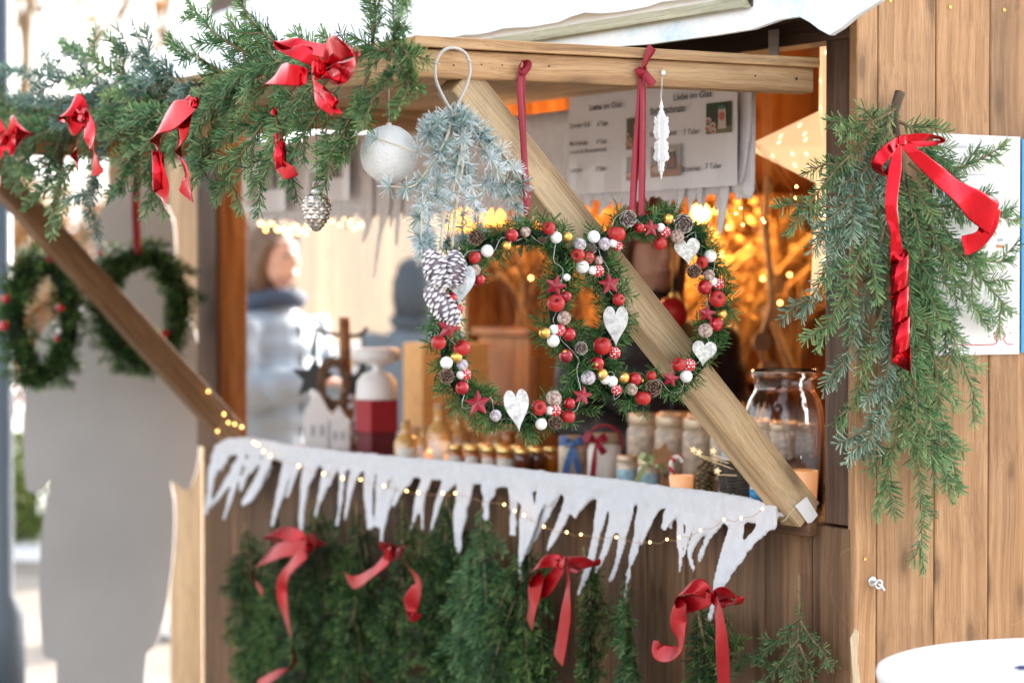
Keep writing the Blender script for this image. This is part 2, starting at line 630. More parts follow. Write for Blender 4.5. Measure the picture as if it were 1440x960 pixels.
M['white_paint'] = plain('white_paint', (0.82, 0.82, 0.83), 0.4)

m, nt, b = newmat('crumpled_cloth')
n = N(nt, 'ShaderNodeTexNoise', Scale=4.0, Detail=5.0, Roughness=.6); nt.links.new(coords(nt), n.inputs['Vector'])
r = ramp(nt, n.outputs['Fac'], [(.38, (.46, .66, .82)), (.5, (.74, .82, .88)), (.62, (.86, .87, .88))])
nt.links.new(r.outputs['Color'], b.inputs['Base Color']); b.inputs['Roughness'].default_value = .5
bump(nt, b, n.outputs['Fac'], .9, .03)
M['cloth'] = m

# ================================================================== THE STALL
STALL = thing('market_stall', W(1.5, 1.2, 0), 'brown wooden christmas market stall with snowy roof and its hatch propped open', 'market stall')
Wn = -V       # outward normal of the front
Sn = -U       # outward normal of the side wall


def fp(px, py, v=0.0):
    return onV(px, py, v)


def planks_v(name, edges, z0, z1, axis_o, axis_d, nrm, th, mat, gap=0.004, bev=0.0025, seed=1, parent=STALL, flat=False, jit=0.0):
    """upright boards between the given edges along axis_d, outer faces on the plane through axis_o"""
    mb = MB()
    r = random.Random(seed)
    for i, (a, b) in enumerate(zip(edges[:-1], edges[1:])):
        c = axis_o + axis_d * ((a + b) / 2) - nrm * (th / 2 + r.uniform(0, jit)) + ZZ * ((z0 + z1) / 2)
        mb.box(c, ZZ * ((z1 - z0) / 2), axis_d * ((b - a - gap) / 2), nrm * (th / 2), 0, r.uniform(0.2, 5))
    back = axis_o + axis_d * ((edges[0] + edges[-1]) / 2) - nrm * (th + 0.004) + ZZ * ((z0 + z1) / 2)
    mb.box(back, ZZ * ((z1 - z0) / 2 - 0.01), axis_d * ((edges[-1] - edges[0]) / 2 - 0.004), nrm * 0.003, 0, 0.1)
    return build(mb, name, mat, parent, bevel=bev, frame=axes(axis_o, ZZ, nrm))


# side wall (faces the camera's side), boards from measured joints
e = [0.0] + [sv(onS(px, 480, 0))[1] for px in (1234, 1315, 1391)]
step = e[-1] - e[-2]
while e[-1] < 2.35:
    e.append(e[-1] + step)
planks_v('side_wall', e, 0.0, 2.5, W(0, 0, 0), V, Sn, 0.02, M['wall'], gap=0.0035, seed=4)
mb = MB()     # inner lining of the side wall
mb.box(W(0.035, 1.2, 1.2), ZZ * 1.19, V * 1.15, U * 0.004)
build(mb, 'wall_lining', M['orange'], STALL, frame=axes(W(0.03, 1, 0), ZZ, U))
# front panel below the counter
e = [0.012, 0.135, 0.285]
while e[-1] < 2.9:
    e.append(e[-1] + 0.142)
e[-1] = 3.03
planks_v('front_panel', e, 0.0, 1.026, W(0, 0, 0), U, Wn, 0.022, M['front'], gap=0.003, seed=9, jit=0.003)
# corner post, far post, lintel
mb = MB()
mb.box(W(0.06, 0.055, 1.545), ZZ * 0.515, U * 0.052, V * 0.04, 0, 0.4)
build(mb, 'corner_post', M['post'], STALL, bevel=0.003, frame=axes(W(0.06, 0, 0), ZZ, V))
mb = MB()
mb.box(W(2.965, 0.046, 1.03), ZZ * 1.03, U * 0.06, V * 0.044, 0, 0.7)
build(mb, 'far_post', M['orange'], STALL, bevel=0.003, frame=axes(W(2.96, 0, 0), ZZ, V))
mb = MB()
mb.box(W(2.965, -0.009, 1.545), ZZ * 0.515, U * 0.066, V * 0.009, 0, 1.7)  # dark board put on to paint the shade of the post's front face
build(mb, 'post_shade_board', M['post'], STALL, bevel=0.002, frame=axes(W(2.96, 0, 0), ZZ, V))
mb = MB()
mb.box(W(1.52, 0.04, 2.06), U * 1.5, V * 0.035, ZZ * 0.055, 0, 2.2)
mb.box(W(1.52, 0.04, 2.3), U * 1.5, V * 0.02, ZZ * 0.18, 0, 4.2)
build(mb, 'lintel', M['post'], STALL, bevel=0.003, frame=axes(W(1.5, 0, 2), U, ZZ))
# counter boards
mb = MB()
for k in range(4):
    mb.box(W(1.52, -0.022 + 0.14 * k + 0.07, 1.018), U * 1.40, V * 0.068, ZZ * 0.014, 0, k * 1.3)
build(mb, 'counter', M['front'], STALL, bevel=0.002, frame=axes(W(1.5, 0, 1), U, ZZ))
mb = MB()
mb.box(W(2.74, 0.69, 1.018), V * 0.17, U * 0.15, ZZ * 0.014, 0, 2.0)
build(mb, 'side_counter', M['beam'], STALL, bevel=0.002, frame=axes(W(2.74, .5, 1), V, ZZ))
# back of the stall
e = [0.88 + 0.127 * i for i in range(13)]
planks_v('inner_wall', e, 0.0, 2.6, W(2.93, 0, 0), V, Sn, 0.02, M['orange'], seed=21)
planks_v('end_wall', [0.095 + 0.131 * i for i in range(7)], 0.0, 1.0, W(2.93, 0, 0), V, Sn, 0.02, M['orange'], seed=22)
planks_v('back_wall', [0.03 + 0.145 * i for i in range(21)], 0.0, 2.5, W(0, 2.42, 0), U, Wn, 0.02, M['orange'], seed=23)
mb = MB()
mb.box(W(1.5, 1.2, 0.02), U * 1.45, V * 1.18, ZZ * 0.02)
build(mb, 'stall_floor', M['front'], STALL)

# roof: eave over the front, ridge above the middle
RV0, RV1, RZ0, RZ1 = -0.325, 1.2, 2.062, 3.12  # ridge raised out of view to keep the sun off the garland
S0, S1 = -0.075, 3.16


def roof_pt(s, t, up=0.0):     # t 0 eave .. 1 ridge
    return W(s, lerp(RV0, RV1, t), lerp(RZ0, RZ1, t) + up)


mb = MB()
sl = (roof_pt(0, 1) - roof_pt(0, 0)).normalized()
rn = U.cross(sl); rn = rn if rn.z > 0 else -rn
L = (roof_pt(0, 1) - roof_pt(0, 0)).length
for k in range(12):
    c = roof_pt(1.54, (k + .5) / 12)
    mb.box(c - rn * 0.02, U * 1.60, sl * (L / 24 - 0.002), rn * 0.01, 0, k * .7)
    q = W(1.54, 2 * RV1 - lerp(RV0, RV1, (k + .5) / 12), lerp(RZ0, RZ1, (k + .5) / 12))
    s2 = Vector((-sl.x, -sl.y, sl.z)); r2 = Vector((-rn.x, -rn.y, rn.z))
    mb.box(q - r2 * 0.02, U * 1.60, s2 * (L / 24 - 0.002), r2 * 0.01, 0, k * .9)
build(mb, 'roof', M['post'], STALL, frame=axes(W(1.5, 0, 2.3), U, ZZ))
# gable boards close the triangle over the side and far walls
mb = MB()
for sg in (0.012, 2.99):
    mb.prism([W(sg, 0.0, 2.45), W(sg, 2.4, 2.45), W(sg, 1.2, 3.08)], U, 0.02)
build(mb, 'gable', M['wall'], STALL, frame=axes(W(0, 1.2, 2.4), ZZ, U))
# snow blanket on both slopes
mb = MB()
r = random.Random(5)
nS, nT = 60, 16
from mathutils import noise as mnoise
for side in (0, 1):
    i0 = len(mb.v)
    for lay in (0, 1):
        for i in range(nS + 1):
            for j in range(nT + 1):
                s = lerp(S0, S1, i / nS); t = j / nT
                p = roof_pt(s, t)
                if side:
                    a, b, z = sv(p); p = W(a, 2 * RV1 - b, z)
                n2 = rn if not side else Vector((-rn.x, -rn.y, rn.z))
                edge = min(1.0, j / 1.5 + 0.25) if j < 2 else 1.0
                h = 0.0 if lay else 0.035 * edge + 0.03 * mnoise.noise(p * 2.2) * edge + 0.012 * mnoise.noise(p * 9)
                if not lay and i in (0, nS):
                    h *= 0.4
                mb.vert(p + n2 * (h - 0.004 if lay else max(h, 0.006)))
    Q = (nS + 1) * (nT + 1)
    idx = lambda l, i, j: i0 + l * Q + i * (nT + 1) + j
    for i in range(nS):
        for j in range(nT):
            f = (idx(0, i, j), idx(0, i + 1, j), idx(0, i + 1, j + 1), idx(0, i, j + 1))
            mb.face(f if side else tuple(reversed(f)))
    for i in range(nS):
        mb.face((idx(0, i, 0), idx(1, i, 0), idx(1, i + 1, 0), idx(0, i + 1, 0)))
    for j in range(nT):
        mb.face((idx(0, 0, j), idx(0, 0, j + 1), idx(1, 0, j + 1), idx(1, 0, j)))
        mb.face((idx(0, nS, j), idx(1, nS, j), idx(1, nS, j + 1), idx(0, nS, j + 1)))
build(mb, 'roof_snow', M['snow'], STALL, smooth=True)
# batten along the eave and the white cloth hanging from it
a = onV(707, 60, -0.31); b = onV(960, 18, -0.31)
d = U
zb = (a.z + b.z) / 2
mb = MB()
mb.beam(W(S0 + 0.02, -0.315, zb), W(S1, -0.315, zb), 0.022, 0.02, ZZ, 0, 1.1)
build(mb, 'eave_batten', M['green_wood'], STALL, bevel=0.002, frame=axes(W(1.5, -.3, zb), U, ZZ))
mb = MB()
low = [(1262, -22), (1240, 2), (1205, 24), (1186, 40), (1170, 50), (1155, 42), (1142, 32), (1127, 24), (1100, 28), (1060, 42), (1010, 50), (960, 57), (915, 63), (870, 66), (820, 68), (760, 74)]
poly = [onV(x, y, -0.30) for x, y in low]
s_end = sv(poly[-1])[0]
for k in range(1, 26):
    s = lerp(s_end, S1 - 0.01, k / 25)
    poly.append(W(s, -0.30, zb - 0.03 - 0.02 * math.sin(k * 2.1) ** 2))
poly += [W(S1 - 0.01, -0.30, zb + 0.004), W(sv(poly[0])[0], -0.30, zb + 0.01)]
mb.prism(poly, V, 0.012)
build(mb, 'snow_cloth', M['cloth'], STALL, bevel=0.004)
mb = MB()    # soffit behind the cloth
mb.box(W(1.54, -0.13, zb + 0.01), U * 1.58, V * 0.13, ZZ * 0.007, 0, 3)
build(mb, 'soffit', M['post'], STALL, frame=axes(W(1.5, 0, 2), U, ZZ))
mb = MB()    # perforated steel strap under the eave
c = onV(1088, 66, -0.02)
mb.box(c, ZZ * 0.035, U * 0.016, V * 0.0015)
for k in range(5):
    mb.lathe([(0.004, -0.0022), (0.004, 0.001)], c + ZZ * (-0.026 + 0.013 * k) + U * (0.006 * (-1) ** k), -V, 10, 1)
build(mb, 'steel_strap', [M['steel'], M['black']], STALL)

# hatch: a flap of boards on a frame, opened outwards over the counter
HV, HS0, HS1 = -0.94, 0.12, 3.04


def hz(v, top):      # heights of the sagging hatch frame
    t = v / HV
    return lerp(1.951, 1.943, t) if top else lerp(1.903, 1.888, t)


FLAP = bpy.data.objects.new('hatch', None)
link(FLAP, Matrix.Translation(W(1.5, 0, 1.93)), STALL)
for nm, s in (('side_beam', HS0 + 0.024), ('side_beam', HS1 - 0.024), ('middle_beam', 1.58)):
    mb = MB()
    a = W(s, -0.008, (hz(0, 0) + hz(0, 1)) / 2); b = W(s, HV + 0.001, (hz(HV, 0) + hz(HV, 1)) / 2)
    mb.beam(a, b, 0.048, 0.052, U, 0, s)
    build(mb, nm, M['beam'], FLAP, bevel=0.004, frame=axes(a, V, ZZ))
mb = MB()
zc = (hz(HV, 0) + hz(HV, 1)) / 2
mb.beam(W(HS0 + 0.05, HV + 0.024, zc), W(HS1 - 0.05, HV + 0.024, zc), 0.046, 0.052, V, 0, 1.3)
build(mb, 'front_beam', M['beam'], FLAP, bevel=0.004, frame=axes(W(1.5, HV, zc), U, ZZ))
mb = MB()
nb = 8
for k in range(nb):
    v0 = lerp(-0.004, HV - 0.006, k / nb); v1 = lerp(-0.004, HV - 0.006, (k + 1) / nb)
    za = hz(v0, 1) + 0.0105; zb_ = hz(v1, 1) + 0.0105
    a = W(HS0 - 0.006, (v0 + v1) / 2, (za + zb_) / 2); b = W(HS1 + 0.006, (v0 + v1) / 2, (za + zb_) / 2)
    mb.beam(a, b, abs(v1 - v0) - 0.002, 0.019, (W(0, v1, zb_) - W(0, v0, za)), 0, k * 1.7)
build(mb, 'hatch_board', M['beam'], FLAP, bevel=0.002, frame=axes(W(1.5, HV, 1.95), U, ZZ))
mb = MB()
mb = MB()
z0_ = W(HS0 - .0095, -.003, hz(0, 1) + .0105); z1_ = W(HS0 - .0095, HV - .008, hz(HV, 1) + .0105)
mb.beam(z0_, z1_, .007, .020, U, 0, 2.7)
build(mb, 'edge_trim', M['beam'], FLAP, bevel=.002, frame=axes(z0_, V, ZZ))
mb = MB()
for (x, y, r_) in ((601, 80, .0035), (638, 92, .0018), (677, 91, .0015), (706, 92, .0015), (772, 93, .0018), (1062, 107, .002), (1120, 111, .003)):
    p = onS(x, y, HS0)
    mb.lathe([(r_, -0.001), (r_, 0.0012)], p, Sn, 8)
build(mb, 'nail_hole', M['black'], FLAP)

# two diagonal props
def prop(sa, parent, wid=0.07, thick=0.064):
    mb = MB()
    top_hi = onS(684, 112, 0.128); bot_hi = onS(1150, 702, 0.128)
    off = sa - 0.128
    d = (bot_hi - top_hi).normalized()
    n = U.cross(d)
    if n.z > 0: n = -n
    a = top_hi + n * (wid / 2) + U * (off + thick / 2) - d * 0.035
    b = bot_hi + n * (wid / 2) + U * (off + thick / 2) + d * 0.01
    mb.beam(a, b, thick, wid, U, 0, sa)
    return build(mb, 'prop', M['brace'] if sa < 1 else M['beam'], parent, bevel=0.004, frame=axes(a, d, U))


prop(0.128, STALL)
a = onV(322, 606, -0.02); b = onS(0, 252, sv(a)[0])
mb = MB()
d = (b - a).normalized()
mb.beam(a - d * 0.02, b + d * 0.3, 0.06, 0.075, U, 0, 3)
build(mb, 'prop', M['prop'], STALL, bevel=0.004, frame=axes(a, d, U))
# screws in the side wall and a galvanised eye screw
for x, y, r_ in ((1252, 1, .004), (1336, 10, .0045), (1412, 14, .004), (1216, 785, .004)):
    mb = MB()
    mb.lathe([(r_, -0.001), (r_ * .9, 0.002), (r_ * .5, 0.0015)], onS(x, y, 0), Sn, 10)
    build(mb, 'screw', M['gold'], STALL)
c = onS(1226, 817, 0)
mb = MB()
mb.lathe([(0.0105, 0.0005), (0.0105, 0.002), (0.009, 0.003)], c, Sn, 18)
mb.tube([c + Sn * (0.003 + 0.004 * k) for k in range(5)], 0.0032, 8)
k0 = c + Sn * 0.02
mb.tube([k0 + (ZZ * math.cos(g) + V * math.sin(g)) * 0.0085 + ZZ * -0.004 for g in [2 * PI * i / 14 for i in range(14)]], 0.0026, 7, closed=True)
mb.tube(catmull([c + Sn * 0.012, c + Sn * 0.02 + V * 0.006 - ZZ * 0.008, c + Sn * 0.022 + V * 0.013 - ZZ * 0.017], 5), 0.0032, 7)
o = build(mb, 'eye_screw', M['steel'], STALL, smooth=True)
mb = MB()      # splintered edge low on the corner board
pts = [onS(x, y, -0.0015) for x, y in ((1196, 897), (1203, 882), (1207, 890), (1206, 930), (1209, 960), (1209, 1010), (1199, 1010), (1199, 950))]
mb.prism(pts, Sn, 0.003)
build(mb, 'splinter', M['pale'], STALL, frame=axes(c, ZZ, Sn))

# ================================================================== PRINTED SHEETS
def fit_text(mb, s, p0, p1, cap, off, m=0, plane='V', pv=0.0, bold=0.012):
    """writes s from pixel p0 to p1 on the plane; the letters are scaled to that run"""
    fn = onV if plane == 'V' else onS
    a = fn(p0[0], p0[1], pv); b = fn(p1[0], p1[1], pv)
    w = (b - a).length
    size = cap / 0.72
    t = MB()
    text_into(t, s, 1.0, Vector((0, 0, 0)), Vector((1, 0, 0)), Vector((0, 1, 0)), 0, bold=bold)
    wn = max(p.x for p in t.v)
    xd = (Sn if plane == 'V' else V) * (w / wn)
    i0 = len(mb.v)
    for p in t.v:
        mb.vert(a + xd * p.x + ZZ * (p.y * size) + off)
    for f in t.f:
        mb.face(tuple(i0 + k for k in f), m)


def sheet(name, px0, px1, ytop, ybot, pv, mat, label, cat, group=None):
    a = onV(px0, ytop, pv); b = onV(px1, ytop, pv); zb_ = onV(px0, ybot, pv).z
    L_ = (b - a); L_.z = 0
    t = thing(name, Vector((a.x, a.y, zb_)), label, cat, group)
    mb = MB()
    nx = 10
    pts_t = []; 
    for i in range(nx + 1):
        q = a + L_ * (i / nx) + V * (0.004 * math.sin(i * 0.9 + px0))
        pts_t.append(q)
    i0 = 0
    for lay in (0, 1):
        for q in pts_t:
            mb.vert(q + Wn * (0.001 if not lay else 0)); mb.vert(Vector((q.x, q.y, zb_)) + Wn * (0.001 if not lay else 0))
    k = 2 * (nx + 1)
    for i in range(nx):
        mb.face((2 * i, 2 * i + 1, 2 * i + 3, 2 * i + 2)); mb.face((k + 2 * i, k + 2 * i + 2, k + 2 * i + 3, k + 2 * i + 1))
    build(mb, 'sheet', mat, t)
    return t


def photo_print(parent, x0, y0, x1, y1, pv, bg, kind):
    """a small printed picture of a filled jar"""
    mb = MB()
    a = onV(x0, y0, pv); c = onV(x1, y1, pv)
    w = (c - a); w.z = 0
    h = a.z - c.z
    P = lambda u, v_, o=0.0: a + w * u - ZZ * (h * v_) + Wn * o
    mb.quad(P(0, 0), P(0, 1), P(1, 1), P(1, 0), 0)
    if kind == 0:
        mb.quad(P(0, .78, .0006), P(0, 1, .0006), P(1, 1, .0006), P(1, .78, .0006), 4)
    else:
        mb.quad(P(0, .6, .0006), P(0, 1, .0006), P(1, 1, .0006), P(1, .6, .0006), 4)

    def disc(u, v_, ru, rv_, m, o):
        i0 = len(mb.v)
        for k in range(14):
            g = 2 * PI * k / 14
            mb.vert(P(u + ru * math.cos(g), v_ + rv_ * math.sin(g), o))
        mb.face(tuple(i0 + k for k in range(14)), m)
    if kind == 0:
        mb.quad(P(.5, .22, .0012), P(.48, .86, .0012), P(.8, .86, .0012), P(.78, .22, .0012), 1)
        disc(.64, .45, .12, .14, 2, .0018); disc(.62, .68, .13, .09, 1, .0018); disc(.64, .17, .16, .07, 3, .0018)
        for (u, v_) in ((.1, .55), (.28, .72), (.08, .8), (.3, .9)):
            disc(u, v_, .12, .1, 1, .0012); disc(u, v_ + .03, .07, .06, 2, .0018)
    else:
        mb.quad(P(.58, .2, .0012), P(.55, .78, .0012), P(.88, .78, .0012), P(.85, .2, .0012), 3)
        disc(.72, .5, .13, .2, 2, .0018); disc(.72, .16, .14, .05, 1, .0018); disc(.25, .75, .2, .12, 1, .0012)
    return build(mb, 'picture', bg, parent)


pic1 = [plain('pic_green', (0.035, 0.06, 0.03), .3), plain('pic_cream', (0.6, 0.5, 0.45), .3), plain('pic_red', (0.5, 0.14, 0.09), .3), plain('pic_teal', (0.05, 0.17, 0.17), .3), plain('pic_moss', (0.18, 0.17, 0.08), .3)]
pic2 = [plain('pic_stone', (0.42, 0.40, 0.40), .3), plain('pic_rose', (0.6, 0.48, 0.42), .3), plain('pic_rust', (0.30, 0.16, 0.11), .3), plain('pic_dusk', (0.16, 0.15, 0.14), .3), plain('pic_tan', (0.42, 0.24, 0.16), .3)]
pic3 = [plain('pic_olive', (0.09, 0.085, 0.05), .3), plain('pic_sand', (0.5, 0.38, 0.27), .3), plain('pic_brick', (0.34, 0.15, 0.09), .3), plain('pic_brown', (0.12, 0.08, 0.06), .3), plain('pic_oak', (0.2, 0.14, 0.09), .3)]

PV = 0.012
t = sheet('menu_sheet', 799, 906, 136.5, 274, PV, M['laminate'], 'laminated menu sheet of four short lines listing marmalade, beside the crimson ribbon', 'menu', 'menu sheets along the hatch opening')
o_ = Wn * 0.0065
mb = MB(); fit_text(mb, 'Liebe im Glas', (832, 156), (877, 151), 0.0135, o_, pv=PV, bold=0.012); build(mb, 'heading', M['ink'], t)
for s_, p0, p1, cp in (('Ganter 0,5', (804, 181), (832, 178), .011), ('6 Taler', (843, 178), (858, 176), .011), ('Marmelade', (804, 206), (829, 203), .011), ('4 Taler', (842, 203), (857, 201), .011),
                       ('sowie als Brotaufstrich', (804, 217), (856, 213), .009), ('Lemon', (805, 243), (821, 241), .011), ('5 Taler', (841, 241), (855, 239), .011)):
    mb = MB(); fit_text(mb, s_, p0, p1, cp, o_, pv=PV, bold=0.008); build(mb, 'text_line', M['ink'], t)
photo_print(t, 881, 167, 903, 209, PV - .0062, pic3, 0)
photo_print(t, 881, 221, 903, 253, PV - .0062, pic2, 1)
t = sheet('menu_sheet', 908, 1038, 112, 268.5, PV, M['laminate'], 'laminated menu sheet with underlined Backmischungen line and two jar pictures', 'menu', 'menu sheets along the hatch opening')
mb = MB(); fit_text(mb, 'Liebe im Glas', (950, 142), (1004, 134), 0.0145, o_, pv=PV, bold=0.012); build(mb, 'heading', M['ink'], t)
mb = MB(); fit_text(mb, 'Backmischungen', (917, 160), (967, 154), 0.012, o_, pv=PV, bold=0.01)
a = onV(917, 162.5, PV) + o_; b = onV(967, 156.5, PV) + o_
mb.quad(a, b, b + ZZ * .0018, a + ZZ * .0018); build(mb, 'text_line', M['ink'], t)
for s_, p0, p1, cp in (('Knuspergranat', (917, 193), (955, 188), .012), ('7 Taler', (964, 190), (987, 186), .012), ('Brownies', (962, 242), (988, 238), .012), ('7 Taler', (995, 238), (1018, 235), .012)):
    mb = MB(); fit_text(mb, s_, p0, p1, cp, o_, pv=PV, bold=0.008); build(mb, 'text_line', M['ink'], t)
photo_print(t, 993, 146, 1029, 186, PV - .0062, pic1, 0)
photo_print(t, 915, 207, 957, 247, PV - .0062, pic2, 1)
# two more sheets farther along the opening, half hidden by fir
for (x0, x1, y0, y1, lb) in ((428, 492, 190, 286, 'menu sheet behind the silver cone bauble, dark pictures on pale laminate'), (340, 402, 206, 300, 'menu sheet hung nearest the far post of the stall')):
    t = sheet('menu_sheet', x0, x1, y0, y1, PV, M['laminate'], lb, 'menu', 'menu sheets along the hatch opening')
    photo_print(t, x0 + 28, y0 + 22, x0 + 46, y0 + 60, PV - .0062, pic3, 0)
    photo_print(t, x0 + 6, y0 + 52, x0 + 22, y0 + 82, PV - .0062, pic2, 1)

# notice pinned to the side wall
NS = -0.006
a = onS(1312, 187, NS); b = onS(1434, 193, NS); z0 = onS(1380, 498.5, NS).z
t = thing('notice', Vector(((a.x + b.x) / 2, (a.y + b.y) / 2, z0)), 'white notice with red drawn fir tree on the plank wall behind the fir bough', 'notice')
mb = MB(); w = b - a; w.z = 0; zt = (a.z + b.z) / 2
mb.box(Vector(((a.x + b.x) / 2, (a.y + b.y) / 2, (zt + z0) / 2)), w / 2, ZZ * ((zt - z0) / 2), Sn * 0.001)
build(mb, 'sheet', M['paper'], t)
mb = MB()
oo = Sn * 0.0018
fit_text(mb, 'Weihnachts  Markt', (1331, 207), (1376, 209), 0.006, oo, 2, 'S', NS)
for (x0, x1, y) in ((1316, 1336, 276), (1318, 1335, 283), (1316, 1337, 292), (1318, 1330, 306), (1330, 1385, 246), (1325, 1362, 431), (1325, 1360, 437), (1330, 1352, 443)):
    p = onS(x0, y, NS) + oo; q = onS(x1, y + .4, NS) + oo
    mb.quad(p, q, q + ZZ * .0016, p + ZZ * .0016, 1 if y < 310 and y > 260 else 2)


build(mb, 'text_block', [M['red_ink'], M['blue_ink'], M['grey_ink']], t)
mb = MB()


def pen(pts, w_=.0011, m=0):
    P = [onS(x, y, NS) + oo for x, y in pts]
    for p, q in zip(P[:-1], P[1:]):
        n_ = (q - p).cross(Sn).normalized() * w_
        mb.quad(p - n_, q - n_, q + n_, p + n_, m)


pen([(1327, 484), (1380, 485), (1398, 484), (1402, 480), (1397, 474), (1402, 472)])
pen([(1405, 455), (1401, 463), (1405, 464), (1399, 473), (1405, 473), (1400, 482)])
pen([(1405, 455), (1410, 464), (1407, 466), (1413, 474), (1409, 476), (1416, 484), (1424, 484)])
for x, y in ((1393, 460), (1390, 473), (1414, 460), (1420, 468), (1397, 468)):
    pen([(x - 1, y), (x + 1, y)], .0014)
build(mb, 'drawing', M['red_ink'], t)
mb = MB()
pen([(1400, 346), (1412, 347)], .003, 3); pen([(1402, 338), (1410, 337)], .003, 2)
build(mb, 'drawing', [M['red_ink'], M['blue_ink'], M['grey_ink'], plain('orange_print', (.55, .25, .12))], t)
t = None
a = onS(1437, 196, NS); b = onS(1500, 198, NS); z1 = onS(1440, 496, NS).z
mb = MB(); w = b - a; w.z = 0
mb.box((a + b) / 2 * 1.0 + ZZ * ((z1 - a.z) / 2), w / 2, ZZ * ((a.z - z1) / 2), Sn * 0.0012)
tag(build(mb, 'poster', M['blue_ink']), 'bright blue poster beside the white notice on the plank wall', 'poster')

# ================================================================== WHITE FELT ICICLES ON THE COUNTER
FV = -0.075
mb = MB()


def fpt(x, y, dv=0.0):
    return onV(x, y, FV + dv)


def pxm(x, y):
    return fpt(x, y).y / F


band = [(1092, 727), (1050, 716), (1000, 707), (950, 701), (900, 694), (850, 687), (800, 681), (750, 675), (700, 669), (650, 664), (600, 659), (550, 654), (500, 649), (450, 643), (400, 636), (360, 628), (325, 628), (303, 640)]
P = [fpt(*b) for b in band]
P = catmull(P, 4)
for k in range(len(P)):
    P[k] += V * RN.uniform(-.004, .004)
mb.tube(P, [0.028] * len(P), 8, flat=(V, 0.2))
# blanket lying over the counter edge
for dv in (0.02, 0.045, 0.07):
    mb.tube([p + V * dv + ZZ * (0.006 - dv * 0.06) for p in P], [0.018] * len(P), 6, flat=(ZZ, 0.35))
drips = [
    # (pixel path, pixel half widths)
    ([(306, 640), (298, 668), (294, 700), (289, 723)], [10, 9, 6, 4]), ([(340, 642), (333, 668), (324, 700), (314, 731)], [10, 8, 5, 3]),
    ([(345, 640), (330, 662), (312, 690), (296, 712)], [8, 8, 5, 3]), ([(378, 646), (366, 672), (352, 695), (340, 708)], [11, 10, 8, 5]), ([(366, 640), (348, 660), (337, 690)], [9, 8, 4]),
    ([(408, 645), (398, 680), (388, 715), (383, 740)], [11, 9, 6, 4]), ([(420, 648), (411, 672), (403, 700)], [8, 7, 4]),
    ([(432, 650), (428, 685), (424, 730), (424, 765)], [11, 9, 6, 3]), ([(462, 652), (452, 690), (443, 728)], [9, 6, 3]), ([(482, 654), (480, 690), (474, 740)], [8, 6, 3.5]), ([(472, 654), (458, 684), (452, 704)], [7, 6, 3]),
    ([(498, 655), (492, 690), (485, 731)], [8, 6, 3.5]), ([(508, 655), (499, 672), (492, 700)], [7, 5, 3]),
    ([(522, 655), (518, 690), (521, 744)], [9, 11, 7]), ([(540, 655), (535, 690), (531, 742)], [12, 12, 8]), ([(560, 656), (548, 695), (538, 740), (536, 772)], [11, 9, 6, 3]), ([(580, 658), (562, 688), (552, 712)], [10, 8, 4]),
    ([(604, 662), (592, 695), (583, 725), (577, 748)], [10, 8, 5, 3]), ([(598, 662), (594, 710), (594, 747)], [8, 5, 3]), ([(640, 664), (622, 690), (605, 748)], [11, 8, 3]),
    ([(660, 666), (651, 700), (644, 745), (646, 777)], [14, 14, 11, 4]), ([(683, 668), (684, 700), (684, 731)], [9, 8, 5]), ([(705, 670), (692, 682), (676, 690)], [9, 7, 5]),
    ([(724, 674), (722, 710), (721, 753)], [11, 8, 7]), ([(745, 678), (738, 720), (733, 770), (730, 822)], [10, 9, 6, 3]), ([(742, 690), (748, 720), (738, 770), (730, 795)], [6, 9, 5, 3]),
    ([(766, 682), (757, 712), (744, 755), (737, 778)], [10, 8, 6, 3]), ([(785, 684), (768, 720), (752, 752), (740, 778)], [10, 8, 6, 3.5]), ([(806, 688), (794, 722), (780, 752), (768, 775)], [11, 10, 7, 4]), ([(830, 690), (812, 708), (795, 722)], [11, 9, 5]),
    ([(852, 694), (842, 735), (830, 790), (812, 837)], [14, 9, 7, 3.5]), ([(866, 698), (862, 735), (850, 775), (836, 805)], [11, 9, 7, 3]), ([(886, 700), (878, 740), (868, 790), (857, 818)], [11, 9, 6, 3.5]),
    ([(908, 702), (898, 750), (886, 795), (878, 844)], [12, 9, 5, 3.5]), ([(925, 705), (912, 735), (900, 765)], [9, 7, 4]),
    ([(944, 708), (944, 728), (943, 744)], [7, 6, 4]), ([(956, 709), (957, 760), (956, 806)], [8, 7, 4]), ([(975, 712), (968, 745), (961, 785)], [9, 8, 4]),
    ([(1000, 714), (985, 740), (970, 775), (976, 803)], [14, 10, 6, 3]), ([(1022, 717), (1000, 745), (982, 790)], [10, 8, 3]),
    ([(1042, 720), (1032, 755), (1014, 800), (1006, 835), (997, 874)], [11, 13, 9, 7, 3]), ([(1090, 728), (1060, 755), (1035, 790), (1018, 820), (1016, 846)], [8, 7, 7, 5, 3]), ([(1030, 718), (1024, 730), (1019, 737)], [6, 6, 5]),
]
for x in range(318, 1085, 21):      # the felt between the long tips, cut to short tongues
    j = [b for b in band if b[0] >= x][-1]
    i_ = band.index(j); j2 = band[max(i_ - 1, 0)]; j1 = band[min(i_ + 1, len(band) - 1)]
    y = lerp(j1[1], j[1], (x - j1[0]) / max(j[0] - j1[0], 1)) if j[0] != j1[0] else j[1]
    h_ = RN.choice((16, 22, 30, 38, 26))
    if RN.random() < .45: continue
    drips.append(([(x, y + 4), (x - h_ * .2, y + 4 + h_ * .5), (x - h_ * .42, y + 6 + h_)], [10, RN.uniform(8, 11), RN.uniform(3, 6)]))
